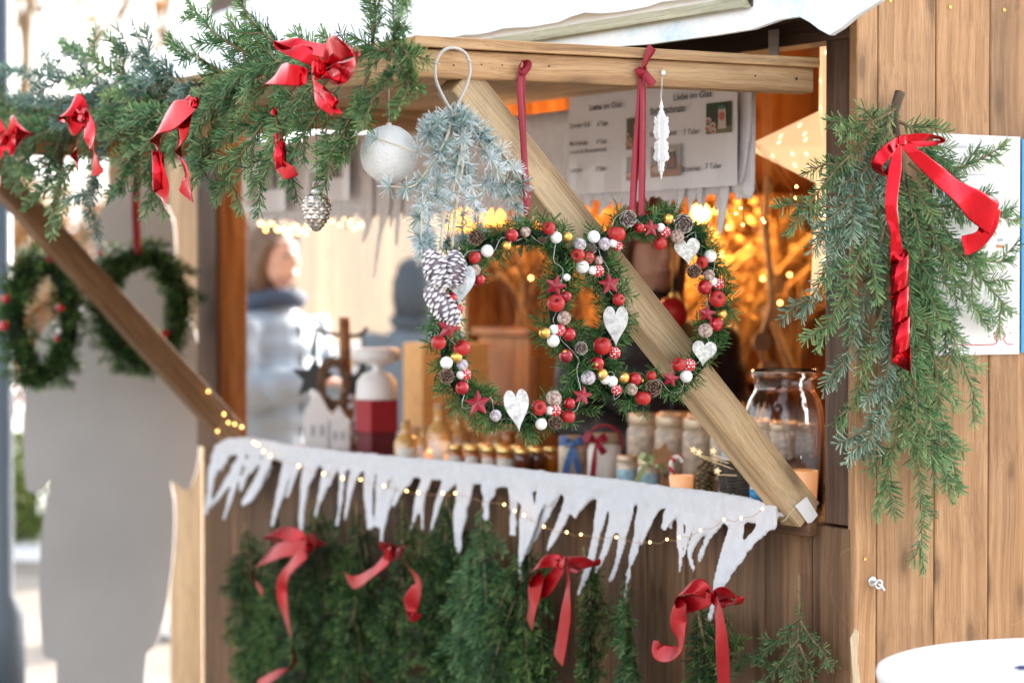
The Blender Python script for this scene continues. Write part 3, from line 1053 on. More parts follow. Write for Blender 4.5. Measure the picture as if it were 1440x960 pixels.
for path, wd in drips:
    o0 = RN.uniform(-.013, .006)
    P2 = catmull([fpt(x, y, o0 * min(1, i * .7) - 0.004 * i) for i, (x, y) in enumerate(path)], 4)
    k = pxm(*path[0])
    n_ = len(P2); Wd = []
    for i in range(n_):
        t_ = i / (n_ - 1) * (len(wd) - 1); j = min(int(t_), len(wd) - 2)
        Wd.append(max(lerp(wd[j], wd[j + 1], t_ - j) * k * lerp(1.55, 1.3, min(1, i / (n_ - 1) * 1.4)) * (1 + RN.uniform(-.16, .16)), 0.005))
    mb.tube(P2, Wd, 8, flat=(V, 0.17))
o = build(mb, 'icicle_trim', M['felt'], smooth=True)
tag(o, 'white felt icicle trim draped along the counter edge above the fir', 'trim')
rm = o.modifiers.new('merge', 'REMESH'); rm.mode = 'VOXEL'; rm.voxel_size = 0.0032; rm.use_smooth_shade = True
sm = o.modifiers.new('soft', 'SMOOTH'); sm.iterations = 3; sm.factor = 0.5
tx = bpy.data.textures.new('felt_lumps', 'CLOUDS'); tx.noise_scale = 0.07
dm = o.modifiers.new('lumps', 'DISPLACE'); dm.texture = tx; dm.strength = 0.007; dm.mid_level = 0.5

# felt valance behind the menu sheets
mb = MB()
VVv = 0.045
P = [onV(x, 0, VVv) for x in range(345, 1050, 14)]
top = 1.90
for i, p in enumerate(P):
    pass
s_a = sv(onV(1052, 200, VVv))[0]; s_b = sv(onV(352, 200, VVv))[0]
n_ = 60
for k in range(n_):
    s = lerp(s_a, s_b, k / (n_ - 1))
    bt = 1.725 + RN.uniform(-.008, .008)
    ln = RN.choice((0.0, 0.012, 0.03, 0.01))
    lean = RN.uniform(-.02, .035)
    w_ = 0.027
    mb.tube(catmull([W(s, VVv, 1.93), W(s + RN.uniform(-.005, .005), VVv, bt), W(s + lean * .5, VVv, bt - ln * .6), W(s + lean, VVv, bt - ln - 0.02)], 4),
            [w_] * 5 + [w_ * .8, w_ * .6, w_ * .5, w_ * .45, w_ * .4, w_ * .3, w_ * .22, w_ * .12], 7, flat=(V, 0.16))
for (path, wd) in (([(1048, 110), (1048, 170), (1044, 230), (1040, 258)], [16, 15, 10, 4]), ([(1020, 240), (1018, 270), (1014, 310), (1012, 330)], [14, 12, 8, 3]), ([(985, 250), (984, 275), (983, 290)], [9, 6, 3]), ([(960, 250), (958, 270), (950, 300)], [12, 9, 3]),
                   ([(518, 240), (520, 300), (510, 340)], [14, 10, 3]), ([(545, 240), (545, 290), (534, 330), (526, 390)], [12, 8, 6, 3]), ([(563, 250), (560, 300), (557, 345)], [9, 7, 4]), ([(588, 250), (585, 320), (588, 375)], [10, 5, 3])):
    k = onV(*path[0], VVv).y / F
    P2 = catmull([onV(x, y, VVv - .01) for x, y in path], 4)
    n2 = len(P2)
    mb.tube(P2, [max(.003, k * lerp(wd[min(int(i / (n2 - 1) * (len(wd) - 1)), len(wd) - 2)], wd[min(int(i / (n2 - 1) * (len(wd) - 1)), len(wd) - 2) + 1], (i / (n2 - 1) * (len(wd) - 1)) % 1 if i < n2 - 1 else 1)) for i in range(n2)], 7, flat=(V, 0.25))
tag(build(mb, 'icicle_valance', M['valance'], smooth=True), 'white felt icicle valance behind the menu sheets under the hatch', 'valance')

# ================================================================== FIR
def needles(mb, path, nl, dens, nrm, r, flat=0.45, base=0.45, m=0, w=0.0012, t0=0.0, fwd=0.5, tipup=0.25):
    """needles along a path of points"""
    L = 0.0
    for a, b in zip(path[:-1], path[1:]):
        L += (b - a).length
    n = max(4, int(L * dens))
    seg = [(b - a).length for a, b in zip(path[:-1], path[1:])]
    for k in range(n):
        x = (t0 + (1 - t0) * (k + r.random()) / n) * L
        i = 0
        while i < len(seg) - 1 and x > seg[i]:
            x -= seg[i]; i += 1
        a, b = path[i], path[i + 1]
        d = (b - a).normalized()
        p = a + (b - a) * min(1, x / max(seg[i], 1e-6))
        bb = d.cross(nrm)
        if bb.length < 1e-4:
            bb = perp(d)
        bb.normalize()
        nn = bb.cross(d)
        g = r.uniform(0, 2 * PI)
        rad = bb * math.cos(g) + nn * (math.sin(g) * flat + (1 - flat) * 0.35)
        f = fwd + r.uniform(-.15, .25)
        if k > n * 0.9:
            f += 0.5
        dr = (d * f + rad * 0.85).normalized()
        sd = dr.cross(nn + rv(r) * .55).normalized()
        frac = k / n
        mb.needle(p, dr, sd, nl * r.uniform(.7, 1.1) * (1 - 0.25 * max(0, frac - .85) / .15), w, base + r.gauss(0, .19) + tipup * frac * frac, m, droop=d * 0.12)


def fir_branch(mb, ctrl, r, nsub=8, sub=0.13, nl=0.026, dens=1000, nrm=None, rad=0.0035, base=0.4, start=0.18, ang=0.75, subsub=True, flat=0.45, tipup=0.25, w=0.0012):
    path = catmull(ctrl, 5)
    k = len(path)
    mb.tube(path, [lerp(rad, rad * 0.3, i / (k - 1)) for i in range(k)], 5, 1, 0.3)
    L = sum((b - a).length for a, b in zip(path[:-1], path[1:]))
    nrm = nrm if nrm is not None else perp((path[-1] - path[0]).normalized())
    needles(mb, path, nl, dens, nrm, r, flat, base, t0=start * 0.6, tipup=tipup, w=w)
    for j in range(nsub):
        f = start + (0.93 - start) * (j + r.uniform(.2, .8)) / nsub
        i = min(int(f * (k - 1)), k - 2)
        p = path[i].lerp(path[i + 1], f * (k - 1) - i)
        d = (path[i + 1] - path[i]).normalized()
        bb = d.cross(nrm).normalized() * (1 if j % 2 else -1)
        an = ang * r.uniform(.75, 1.25)
        sd = (d * math.cos(an) + bb * math.sin(an) + nrm * r.uniform(-.15, .15)).normalized()
        sl = sub * r.uniform(.65, 1.15) * (1 - 0.55 * f)
        sp = [p, p + sd * sl * .5, p + (sd * .96 + d * .2 + ZZ * r.uniform(-.12, .04)).normalized() * sl]
        sp = catmull(sp, 3)
        mb.tube(sp, [lerp(rad * .55, rad * .2, q / (len(sp) - 1)) for q in range(len(sp))], 4, 1, 0.3)
        bs = base + r.uniform(-.2, .22)
        needles(mb, sp, nl, dens, nrm, r, flat, bs, tipup=tipup, w=w)
        if subsub and sl > 0.075:
            for q in (0.4, 0.68):
                pi = sp[int(q * (len(sp) - 1))]
                for sgn in (-1, 1):
                    sb = sd.cross(nrm).normalized() * sgn
                    s2 = (sd * .7 + sb * .65 + nrm * r.uniform(-.2, .2)).normalized()
                    l2 = sl * .42 * r.uniform(.7, 1.1)
                    pp = [pi, pi + s2 * l2 * .5, pi + (s2 + sd * .25).normalized() * l2]
                    needles(mb, pp, nl * .95, dens, nrm, r, flat, bs, tipup=tipup, w=w)


def plane_pts(px, fn, off, r, wob=0.012):
    """pixel path to points on a plane, each pushed off it by its own amount"""
    out = []
    for i, q in enumerate(px):
        o = off if len(q) < 3 else q[2]
        out.append(fn(q[0], q[1], o + r.uniform(-wob, wob)))
    return out


# ---- garland over the hatch's front beam
r = random.Random(31)
GV = HV - 0.05
GAR = thing('fir_garland', W(1.2, HV, 1.94), 'thick fir garland with red foil bows along the front edge of the hatch', 'garland')
G = [
    # path in pixels, blue?, subs, sub length
    ([(400, 112), (350, 78), (300, 45), (266, 3)], 0, 9, .12), ([(430, 95), (385, 60), (350, 25), (336, -12)], 0, 8, .10), ([(345, 128), (305, 98), (268, 76), (236, 58)], 0, 5, .07),
    ([(520, 95), (525, 50), (528, 12), (522, -25)], 0, 9, .10), ([(545, 85), (556, 45), (566, 12), (572, -25)], 0, 8, .09), ([(535, 62), (560, 62), (578, 85), (582, 122)], 2, 7, .08), ([(548, 75), (568, 90), (575, 120), (556, 158)], 2, 6, .07),
    ([(420, 90), (360, 130), (310, 190), (268, 268)], 2, 11, .15), ([(430, 105), (380, 160), (335, 225), (302, 285)], 0, 11, .14), ([(460, 112), (420, 165), (380, 215), (352, 270)], 0, 10, .13),
    ([(490, 105), (455, 150), (420, 200), (398, 258)], 0, 10, .12), ([(520, 100), (500, 150), (476, 200), (452, 248)], 2, 10, .11), ([(545, 95), (520, 140), (500, 175), (478, 232)], 2, 9, .10), ([(470, 90), (430, 130), (400, 165), (378, 175)], 0, 8, .12),
    ([(360, 105), (310, 150), (268, 185), (232, 205)], 0, 9, .13), ([(385, 95), (330, 125), (290, 150), (250, 170)], 0, 9, .13), ([(560, 78), (545, 115), (520, 145), (500, 160)], 0, 8, .09), ([(500, 85), (470, 85), (430, 80), (395, 82)], 0, 8, .11),
    ([(440, 80), (400, 85), (350, 100), (300, 130)], 0, 9, .13), ([(575, 70), (540, 70), (500, 75), (460, 70)], 0, 8, .10),
    # far half, bluer and softer
    ([(190, 140), (130, 118), (70, 108), (-10, 96)], 1, 10, .19), ([(200, 150), (140, 140), (80, 142), (10, 138)], 1, 10, .19), ([(250, 150), (190, 115), (140, 88), (84, 58)], 0, 10, .17), ([(275, 140), (225, 105), (190, 82), (158, 56)], 1, 9, .15),
    ([(290, 130), (255, 115), (220, 95), (196, 70)], 1, 7, .11), ([(130, 165), (80, 180), (40, 190), (-20, 170)], 0, 10, .18), ([(260, 165), (210, 165), (160, 160), (110, 168)], 0, 10, .17), ([(300, 145), (250, 155), (205, 165), (165, 178)], 0, 10, .16),
    ([(110, 185), (80, 220), (50, 240), (15, 232)], 0, 9, .15), ([(130, 180), (110, 225), (85, 260), (70, 292)], 0, 9, .14), ([(150, 175), (140, 225), (130, 270), (124, 310)], 1, 9, .13), ([(195, 165), (188, 210), (180, 245), (172, 272)], 0, 8, .13),
    ([(215, 160), (215, 215), (212, 260), (214, 296)], 0, 9, .13), ([(60, 170), (40, 195), (20, 215), (-15, 225)], 0, 8, .16), ([(240, 160), (230, 180), (205, 200), (185, 205)], 0, 8, .15), ([(320, 145), (300, 190), (285, 215), (262, 235)], 0, 9, .13),
    ([(50, 150), (20, 160), (-20, 150), (-60, 140)], 0, 9, .18), ([(100, 160), (60, 165), (20, 190), (-30, 205)], 0, 9, .18),
]
fm = ['fir', 'fir_blue', 'fir_mid']
for i, (px, kind, ns, sl) in enumerate(G):
    mb = MB()
    cx = sum(q[0] for q in px) / 4
    off = [GV + r.uniform(-.02, .03), GV - .03, GV - .06 + r.uniform(-.03, .03), GV - .05 + r.uniform(-.05, .05)]
    pts = [onV(q[0], q[1], o_) for q, o_ in zip(px, off)]
    nr = (Wn + rv(r) * 0.45).normalized()
    far = cx < 300
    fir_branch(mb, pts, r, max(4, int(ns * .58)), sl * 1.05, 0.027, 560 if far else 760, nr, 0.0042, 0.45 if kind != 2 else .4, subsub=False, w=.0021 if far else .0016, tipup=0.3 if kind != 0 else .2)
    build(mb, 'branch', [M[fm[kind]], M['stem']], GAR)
# dense core hugging the beam
mb = MB()
for k in range(38):
    s = lerp(0.17, 3.3, ((k + r.random()) / 38) ** .8)
    p = W(s, HV - r.uniform(-.02, .05), 1.93 + r.uniform(-.04, .05))
    d = (U * r.choice((-1, 1, 1)) + Wn * r.uniform(0, .5) + ZZ * r.uniform(-.9, .5)).normalized()
    if s < 0.35: d = (U + ZZ * r.uniform(-.5, .4)).normalized()
    ln = r.uniform(.12, .2)
    fir_branch(mb, [p, p + d * ln * .5, p + (d + ZZ * -.25).normalized() * ln], r, 5, .10, .027, 480, (Wn + rv(r) * .5).normalized(), .0028, .3, subsub=False)
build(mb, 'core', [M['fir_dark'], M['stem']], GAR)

# ---- bough on the side wall
r = random.Random(77)
BG = thing('fir_bough', onS(1262, 160, -0.03), 'large fir bough hanging on the plank wall with a long red foil bow', 'fir bough')
B = [
    ([(1262, 150), (1240, 165), (1215, 172), (1188, 178)], 0, 7, .07), ([(1258, 165), (1215, 200), (1170, 245), (1106, 330)], 0, 12, .10), ([(1252, 180), (1215, 240), (1185, 290), (1150, 318)], 1, 10, .09),
    ([(1258, 190), (1225, 260), (1180, 345), (1128, 445)], 1, 12, .10), ([(1258, 200), (1230, 300), (1195, 390), (1150, 490)], 0, 12, .11), ([(1262, 215), (1240, 330), (1215, 430), (1175, 540)], 1, 13, .11),
    ([(1262, 240), (1250, 380), (1225, 500), (1180, 605)], 0, 13, .11), ([(1265, 260), (1258, 420), (1240, 560), (1192, 650)], 1, 13, .10), ([(1268, 300), (1270, 470), (1262, 600), (1232, 725)], 0, 14, .10), ([(1272, 330), (1285, 520), (1292, 660), (1298, 800)], 0, 13, .07),
    ([(1262, 170), (1290, 185), (1310, 210), (1320, 250)], 0, 7, .06), ([(1275, 200), (1320, 235), (1365, 230), (1416, 202)], 0, 9, .05), ([(1278, 230), (1330, 270), (1380, 295), (1432, 312)], 0, 10, .07), ([(1280, 250), (1335, 330), (1375, 385), (1424, 440)], 0, 12, .09),
    ([(1278, 280), (1320, 340), (1365, 365), (1425, 368)], 0, 11, .08), ([(1278, 310), (1320, 420), (1350, 500), (1378, 580)], 0, 13, .10), ([(1275, 350), (1310, 480), (1325, 590), (1350, 690)], 0, 13, .09), ([(1275, 420), (1300, 540), (1318, 620), (1340, 705)], 0, 11, .08),
    ([(1275, 260), (1305, 310), (1335, 380), (1390, 460)], 0, 11, .09), ([(1270, 380), (1262, 520), (1225, 610), (1205, 640)], 1, 11, .08), ([(1270, 230), (1290, 320), (1310, 420), (1340, 470)], 0, 12, .09), ([(1268, 220), (1275, 330), (1280, 430), (1300, 520)], 0, 12, .09),
    ([(1255, 190), (1210, 250), (1195, 300), (1160, 370)], 1, 10, .08), ([(1262, 420), (1275, 560), (1310, 640), (1330, 650)], 0, 10, .08),
]
for i, (px, kind, ns, sl) in enumerate(B):
    mb = MB()
    dep = [-.03, -.045 - .02 * r.random(), -.05 - .035 * r.random(), -.035 - .03 * r.random()]
    pts = [onS(q[0], q[1], o_) for q, o_ in zip(px, dep)]
    nr = (Sn + rv(r) * 0.4).normalized()
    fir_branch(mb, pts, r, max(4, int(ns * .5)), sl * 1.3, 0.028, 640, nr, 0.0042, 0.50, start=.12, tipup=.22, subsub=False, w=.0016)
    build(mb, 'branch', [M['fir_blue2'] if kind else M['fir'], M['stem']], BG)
mb = MB()
p = [onS(x, y, -0.03) for x, y in ((1266, 130), (1258, 160), (1262, 200), (1268, 300), (1272, 420))]
mb.tube(catmull(p, 5), [lerp(.011, .003, k / 20) for k in range(21)], 8)
build(mb, 'stem', M['bark'], BG, smooth=True)

# ---- boughs hung along the counter front
r = random.Random(55)
L_ = [(352, 735, 346, 1000, 'leaning against the front panel beside the pale post'), (392, 715, 385, 1020, 'under the bow with a trailing twisted tail'), (448, 700, 440, 1030, 'between the two bows nearest the pale post'), (505, 705, 500, 1030, 'under the short bow with two curved tails'),
      (565, 700, 560, 1030, 'just past the short two-tailed bow'), (628, 690, 625, 1040, 'below the widest felt icicle'), (682, 705, 672, 1040, 'with bright yellow-green tips'), (740, 740, 728, 1040, 'beside the broad bow with flat satin tails'), (822, 770, 838, 1040, 'just behind the broad bow with flat satin tails'), (884, 800, 890, 1050, 'thinnest, beside the bow at the brown planks'), (985, 850, 1000, 1060, 'under the bow at the brown planks')]
for i, (x0, y0, x1, y1, lb) in enumerate(L_):
    mb = MB()
    pts = [onV(lerp(x0, x1, t_) + r.uniform(-6, 6), lerp(y0, y1, t_), -.05 - .05 * math.sin(t_ * 2.5) - r.uniform(0, .02)) for t_ in (0, .33, .66, 1)]
    fir_branch(mb, pts, r, 20 if i < 8 else 14, (.17 if i == 0 else .27 if i < 8 else .15), .030, 640, (Wn + rv(r) * .5).normalized(), .005, .33, w=.0017, start=.04, ang=.42, tipup=.28)
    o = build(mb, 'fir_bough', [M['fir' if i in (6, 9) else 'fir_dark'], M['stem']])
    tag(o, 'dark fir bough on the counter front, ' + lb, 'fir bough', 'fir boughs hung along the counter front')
mb = MB()
r = random.Random(3)
fir_branch(mb, [onV(x, y, -.02 - .004 * k) for k, (x, y) in enumerate(((1124, 806), (1124, 870), (1120, 930), (1116, 1010)))], r, 4, .05, .02, 600, Wn, .004, .4, start=.3, ang=.6)
for (px, sl) in (([(1124, 868), (1095, 900), (1060, 925), (1035, 940)], .07), ([(1126, 872), (1140, 895), (1158, 918), (1170, 937)], .05), ([(1122, 900), (1095, 935), (1070, 965), (1050, 1000)], .08), ([(1124, 905), (1140, 945), (1150, 980), (1160, 1020)], .08), ([(1120, 920), (1110, 960), (1100, 1000), (1095, 1040)], .08)):
    fir_branch(mb, [onV(x, y, -.03) for x, y in px], r, 5, sl * .7, .019, 640, Wn, .003, .42, start=.15, subsub=False, w=.0013)
tag(build(mb, 'fir_twig', [M['fir'], M['stem']]), 'small fir twig pinned upside down on the brown front planks', 'fir twig')


# ================================================================== RIBBONS AND BOWS
WS = [1.0]


def ribbon(mb, pts, fn, k0, out, m=0, nsub=6, ridge=0.0):
    """pts: (px, py, offset toward the viewer in m, half width in px, twist)"""
    P = [fn(q[0], q[1], k0 - q[2]) for q in pts]
    Wd = [q[3] * WS[0] * p.y / F for q, p in zip(pts, P)]
    Tw = [q[4] for q in pts]
    C = catmull(P, nsub)
    n = len(C)

    def val(A, i):
        x = i / nsub; j = min(int(x), len(A) - 2); f = x - j
        f = f * f * (3 - 2 * f)
        return lerp(A[j], A[j + 1], f)
    Ls, Rs = [], []
    prev = None
    for i, c in enumerate(C):
        d = (C[min(i + 1, n - 1)] - C[max(i - 1, 0)])
        if d.length < 1e-7: d = ZZ.copy()
        d.normalize()
        b = out.cross(d)
        if b.length < .15 and prev is not None:
            b = prev
        b.normalize()
        if prev is not None and b.dot(prev) < 0:
            b = -b
        prev = b
        nn = d.cross(b)
        w = b * math.cos(val(Tw, i)) + nn * math.sin(val(Tw, i))
        h = val(Wd, i)
        Ls.append(c - w * h); Rs.append(c + w * h)
    mb.strip(Ls, Rs, m)


def curl(mb, a, b, rad, turns, wid, ax=None, steps=14, ph=0.0):
    """ribbon wound to a spiral tube from a to b"""
    d = (b - a); L = d.length; d.normalize()
    u = perp(d, ax); v = d.cross(u)
    n = int(turns * steps) + 1
    Ls, Rs = [], []
    for i in range(n):
        t = i / (n - 1); g = ph + 2 * PI * turns * t
        q = a + d * (t * (L - wid)) + (u * math.cos(g) + v * math.sin(g)) * rad * (1 + .06 * math.sin(t * 9))
        Ls.append(q); Rs.append(q + d * wid)
    mb.strip(Ls, Rs)


def knot(mb, c, r_, out, rr):
    """crumpled lump where a ribbon is tied"""
    for k in range(6):
        d = rv(rr); d = (d - out * d.dot(out) * .5).normalized()
        e = perp(d)
        pts = [c + d * r_ * math.cos(g) + (e * math.sin(g) * .7 + out * .5) * r_ for g in [PI * q / 7 for q in range(8)]]
        w = d.cross(out).normalized() * r_ * .7
        mb.strip([p - w for p in pts], [p + w for p in pts])


def bow(name, label, pieces, c, fn, k0, out, mat, group=None, krad=0.012, curls=(), seed=1):
    rr = random.Random(seed)
    p0 = fn(c[0], c[1], k0 - .02)
    t = thing(name, p0, label, 'bow', group)
    for nm, pcs in pieces:
        mb = MB()
        ribbon(mb, pcs, fn, k0, out)
        o = build(mb, nm, mat, t, smooth=True)
        sol = o.modifiers.new('thick', 'SOLIDIFY'); sol.thickness = 0.0006
        sb = o.modifiers.new('sub', 'SUBSURF'); sb.levels = 1; sb.render_levels = 1
    for nm, a, b, rad, tu, wd, ph in curls:
        mb = MB()
        curl(mb, a, b, rad, tu, wd, ph=ph)
        o = build(mb, nm, mat, t, smooth=True)
        sol = o.modifiers.new('thick', 'SOLIDIFY'); sol.thickness = 0.0006
    mb = MB()
    knot(mb, p0, krad, out, rr)
    build(mb, 'knot', mat, t, smooth=True)
    return t


# side wall bow
k0 = -0.10
q = lambda x, y, o=0.0: onS(x, y, k0 - o)
bow('foil_bow', 'long red foil bow tied at the top of the large fir bough', [
    ('loop', [(1264, 198, 0, 6, 0), (1246, 214, .02, 10, .5), (1233, 232, .01, 9, 1.2), (1240, 246, 0, 8, 1.9), (1252, 228, -.005, 9, 1.0), (1262, 203, 0, 6, .3)]),
    ('loop', [(1266, 196, 0, 5, 0), (1290, 193, .015, 6, .3), (1316, 193, .02, 6, 1.2), (1325, 198, .01, 5, 1.6), (1308, 202, 0, 5, .6), (1270, 202, 0, 5, 0)]),
    ('tail', [(1270, 203, .01, 6, 0), (1300, 229, .02, 11, .3), (1340, 264, .022, 17, -.2), (1376, 292, .02, 23, .2), (1399, 308, .018, 26, 0)]),
    ('tail', [(1400, 292, .016, 11, 0), (1391, 316, .012, 14, .15), (1376, 338, .006, 15, -.2), (1354, 346, .002, 15, .1)]),
    ('tail', [(1264, 204, .01, 6, 0), (1258, 240, .015, 10, .4), (1253, 290, .02, 11, .1), (1258, 325, .015, 7, .7), (1262, 352, .01, 9, .2)]),
], (1266, 198), onS, k0, Sn, M['foil'], krad=.010, curls=[('tail', q(1263, 338), q(1268, 527), .0175, 3.4, .056, 2.2)])

# foil bows on the garland
gk = GV - 0.135
gb = 'red foil bows along the garland'
WS[0] = 1.35
rad = lambda px, x: px * onV(x, 150, gk).y / F
bow('foil_bow', 'big crumpled red foil bow at the near end of the garland', [
    ('loop', [(452, 95, 0, 6, 0), (470, 70, .03, 14, .4), (494, 66, .03, 16, 1.1), (503, 88, .02, 15, .5), (480, 104, .01, 14, .2), (455, 98, 0, 8, 0)]),
    ('loop', [(450, 92, 0, 7, 0), (425, 75, .02, 9, .3), (398, 68, .03, 6, 1.0), (392, 58, .03, 6, 1.8), (412, 60, .02, 7, 2.4), (428, 66, .01, 7, 3.0), (485, 78, .01, 8, 3.1)]),
    ('tail', [(440, 98, .02, 8, .1), (440, 118, .04, 9, .3), (452, 136, .045, 11, -.2), (470, 152, .04, 11, .2)]),
    ('tail', [(432, 108, .01, 9, .3), (412, 106, .03, 12, -.2), (392, 104, .03, 13, .4), (380, 112, .02, 10, .9), (376, 122, .015, 9, 1.2)]),
    ('tail', [(424, 104, .02, 4, .8), (418, 122, .03, 5, .4), (408, 144, .03, 5, .9)]),
    ('loop', [(458, 96, .01, 8, 0), (448, 104, .03, 10, .8), (456, 112, .03, 10, 1.6), (470, 108, .02, 9, .9), (462, 98, 0, 7, .1)]),
], (453, 96), onV, gk, Wn, M['foil'], gb, .013, [('curl', onV(447, 122, gk - .045), onV(478, 154, gk - .04), rad(7, 450), 1.3, .05, 0.5)], 3)
bow('foil_bow', 'red foil bow with wide folded tails beside the sharpest hanging branch', [
    ('tail', [(283, 136, 0, 4, .3), (272, 150, .02, 8, .2), (246, 162, .03, 17, .15), (226, 174, .03, 16, .5), (219, 196, .02, 11, 1.0), (222, 222, .02, 12, .2), (226, 262, .02, 14, -.3), (231, 288, .01, 12, .3)]),
    ('tail', [(274, 150, .01, 6, .4), (256, 182, .02, 11, -.3), (250, 215, .01, 9, .9), (262, 245, .02, 13, .2), (262, 278, .01, 14, -.3)]),
    ('loop', [(272, 148, 0, 6, 0), (258, 142, .01, 9, .8), (252, 152, .01, 10, 1.3), (270, 154, 0, 6, .4)]),
], (276, 145), onV, gk, Wn, M['foil'], gb, .010, [('curl', onV(222, 210, gk - .02), onV(224, 272, gk - .02), rad(8, 225), 1.4, .07, 1.0)], 4)
bow('foil_bow', 'red foil bow with one square-cut short tail over the pale figure board', [
    ('loop', [(122, 158, 0, 8, 0), (106, 148, .02, 14, .3), (92, 160, .03, 15, .9), (98, 176, .02, 13, .4), (120, 166, 0, 8, 0)]),
    ('tail', [(120, 160, .02, 10, .2), (126, 185, .03, 11, -.3), (130, 212, .03, 13, .3), (138, 246, .02, 14, -.1)]),
    ('tail', [(120, 176, .01, 6, .9), (110, 198, .02, 5, .4), (104, 220, .02, 7, 1.0), (110, 238, .02, 8, .2)]),
], (120, 162), onV, gk, Wn, M['foil'], gb, .014, [], 5)
bow('foil_bow', 'dark crumpled red foil bow at the far end of the garland', [
    ('loop', [(10, 195, 0, 8, 0), (26, 178, .02, 14, .5), (36, 186, .02, 15, 1.2), (26, 206, .02, 14, .6), (10, 200, 0, 8, 0)]),
    ('loop', [(8, 195, 0, 8, 0), (-12, 180, .02, 14, .5), (-24, 190, .02, 14, 1.2), (-10, 210, .02, 13, .6), (8, 200, 0, 8, 0)]),
    ('tail', [(8, 198, .02, 8, .2), (4, 225, .02, 8, .6), (-2, 262, .02, 8, .1)]),
], (9, 196), onV, gk, Wn, M['foil'], gb, .016, [], 6)
bow('foil_bow', 'small rolled red foil tail deep among the needles above the silver cone', [
    ('tail', [(388, 156, .01, 5, .3), (392, 172, .02, 6, .8), (394, 190, .02, 9, .3), (392, 220, .02, 10, -.2), (398, 238, .02, 11, .2), (417, 240, .015, 6, .6)]),
], (388, 157), onV, GV - .07, Wn, M['foil'], gb, .007, [('curl', onV(393, 186, GV - .09), onV(396, 240, GV - .09), rad(8, 393), 1.2, .05, 0.2)], 7)

WS[0] = 1.12
# satin bows on the counter front
sk = -0.185
gs = 'red satin bows along the counter front'
bow('satin_bow', 'red satin bow with one long twisting tail, nearest the pale post', [
    ('loop', [(434, 768, 0, 8, 0), (415, 752, .02, 10, .4), (385, 748, .03, 10, 1.0), (378, 756, .02, 9, 1.4), (405, 770, .01, 9, .5), (432, 770, 0, 8, 0)]),
    ('tail', [(432, 770, .02, 10, 0), (396, 772, .03, 12, .2), (364, 792, .03, 13, .9), (358, 815, .02, 10, .5), (370, 833, .02, 7, .2)]),
    ('tail', [(430, 775, .03, 10, 0), (408, 798, .04, 11, .3), (396, 828, .04, 9, -.5), (404, 872, .04, 11, .2), (414, 918, .04, 10, .7), (408, 940, .04, 8, 1.2), (385, 950, .03, 9, .5), (362, 966, .03, 10, .2)]),
    ('loop', [(436, 766, 0, 8, 0), (446, 756, .02, 10, .8), (450, 768, .02, 10, 1.3), (436, 772, 0, 8, .3)]),
], (436, 768), onV, sk, Wn, M['satin'], gs, .016, [], 8)
bow('satin_bow', 'red satin bow with two short curved tails under a pointed icicle', [
    ('loop', [(550, 778, 0, 8, 0), (542, 768, .02, 11, .8), (556, 766, .03, 12, 1.3), (568, 774, .02, 11, .8), (552, 782, 0, 8, 0)]),
    ('tail', [(546, 784, .02, 9, .1), (524, 804, .03, 10, .5), (502, 818, .03, 9, .2), (490, 814, .03, 7, -.3), (484, 804, .03, 4, -.6)]),
    ('tail', [(566, 782, .02, 5, .7), (576, 800, .03, 7, .6), (588, 822, .03, 12, .1), (578, 848, .03, 13, -.4), (574, 866, .03, 11, .5), (590, 862, .02, 6, 1.0)]),
], (552, 778), onV, sk, Wn, M['satin'], gs, .018, [], 9)
bow('satin_bow', 'broad red satin bow with two flat straight tails, centre of the counter', [
    ('loop', [(793, 790, 0, 8, 0), (772, 788, .02, 10, .5), (752, 798, .04, 14, .9), (746, 822, .03, 13, .4), (766, 826, .02, 12, .1), (790, 796, .01, 9, 0)]),
    ('tail', [(762, 806, .03, 13, .3), (752, 830, .035, 14, -.1), (748, 858, .03, 14, .2), (745, 879, .02, 12, .1)]),
    ('tail', [(797, 794, .03, 6, .4), (799, 820, .04, 9, .3), (795, 870, .04, 13, 0), (785, 930, .03, 16, .1)]),
    ('loop', [(796, 790, 0, 7, 0), (818, 790, .02, 9, .4), (836, 788, .02, 9, 1.2), (834, 796, .01, 8, 1.6), (812, 798, 0, 8, .4), (797, 794, 0, 7, 0)]),
], (794, 791), onV, sk, Wn, M['satin'], gs, .014, [], 10)
bow('satin_bow', 'red satin bow on the brown planks, crossed by the longest icicle', [
    ('loop', [(1000, 838, 0, 9, 0), (980, 824, .02, 12, .6), (958, 832, .03, 14, 1.0), (954, 850, .02, 13, .5), (980, 846, .01, 11, .1), (1000, 840, 0, 9, 0)]),
    ('tail', [(960, 842, .03, 14, .2), (954, 872, .03, 15, -.2), (956, 900, .03, 14, .2), (948, 918, .02, 12, .6), (926, 916, .02, 12, .2), (923, 900, .02, 9, -.2)]),
    ('loop', [(1004, 838, 0, 8, 0), (1022, 832, .02, 9, .5), (1040, 840, .02, 9, 1.2), (1034, 850, .01, 8, 1.6), (1015, 846, 0, 8, .3), (1004, 842, 0, 8, 0)]),
    ('tail', [(1006, 840, .03, 8, .3), (1012, 870, .04, 12, .1), (1016, 915, .04, 13, -.1), (1018, 985, .03, 14, .1)]),
], (1003, 838), onV, sk, Wn, M['satin'], gs, .014, [], 11)

WS[0] = 1.0

# ================================================================== WREATHS
def star_pts(c, r_, out, rot=0.0, inner=0.45, tilt=0.0):
    x = perp(out, ZZ); y = x.cross(out)
    if y.z < 0: y = -y
    pts = []
    for k in range(10):
        g = rot + PI * k / 5 + PI / 2
        rr_ = r_ if k % 2 == 0 else r_ * inner
        pts.append(c + x * math.cos(g) * rr_ + y * math.sin(g) * rr_)
    return pts, x, y


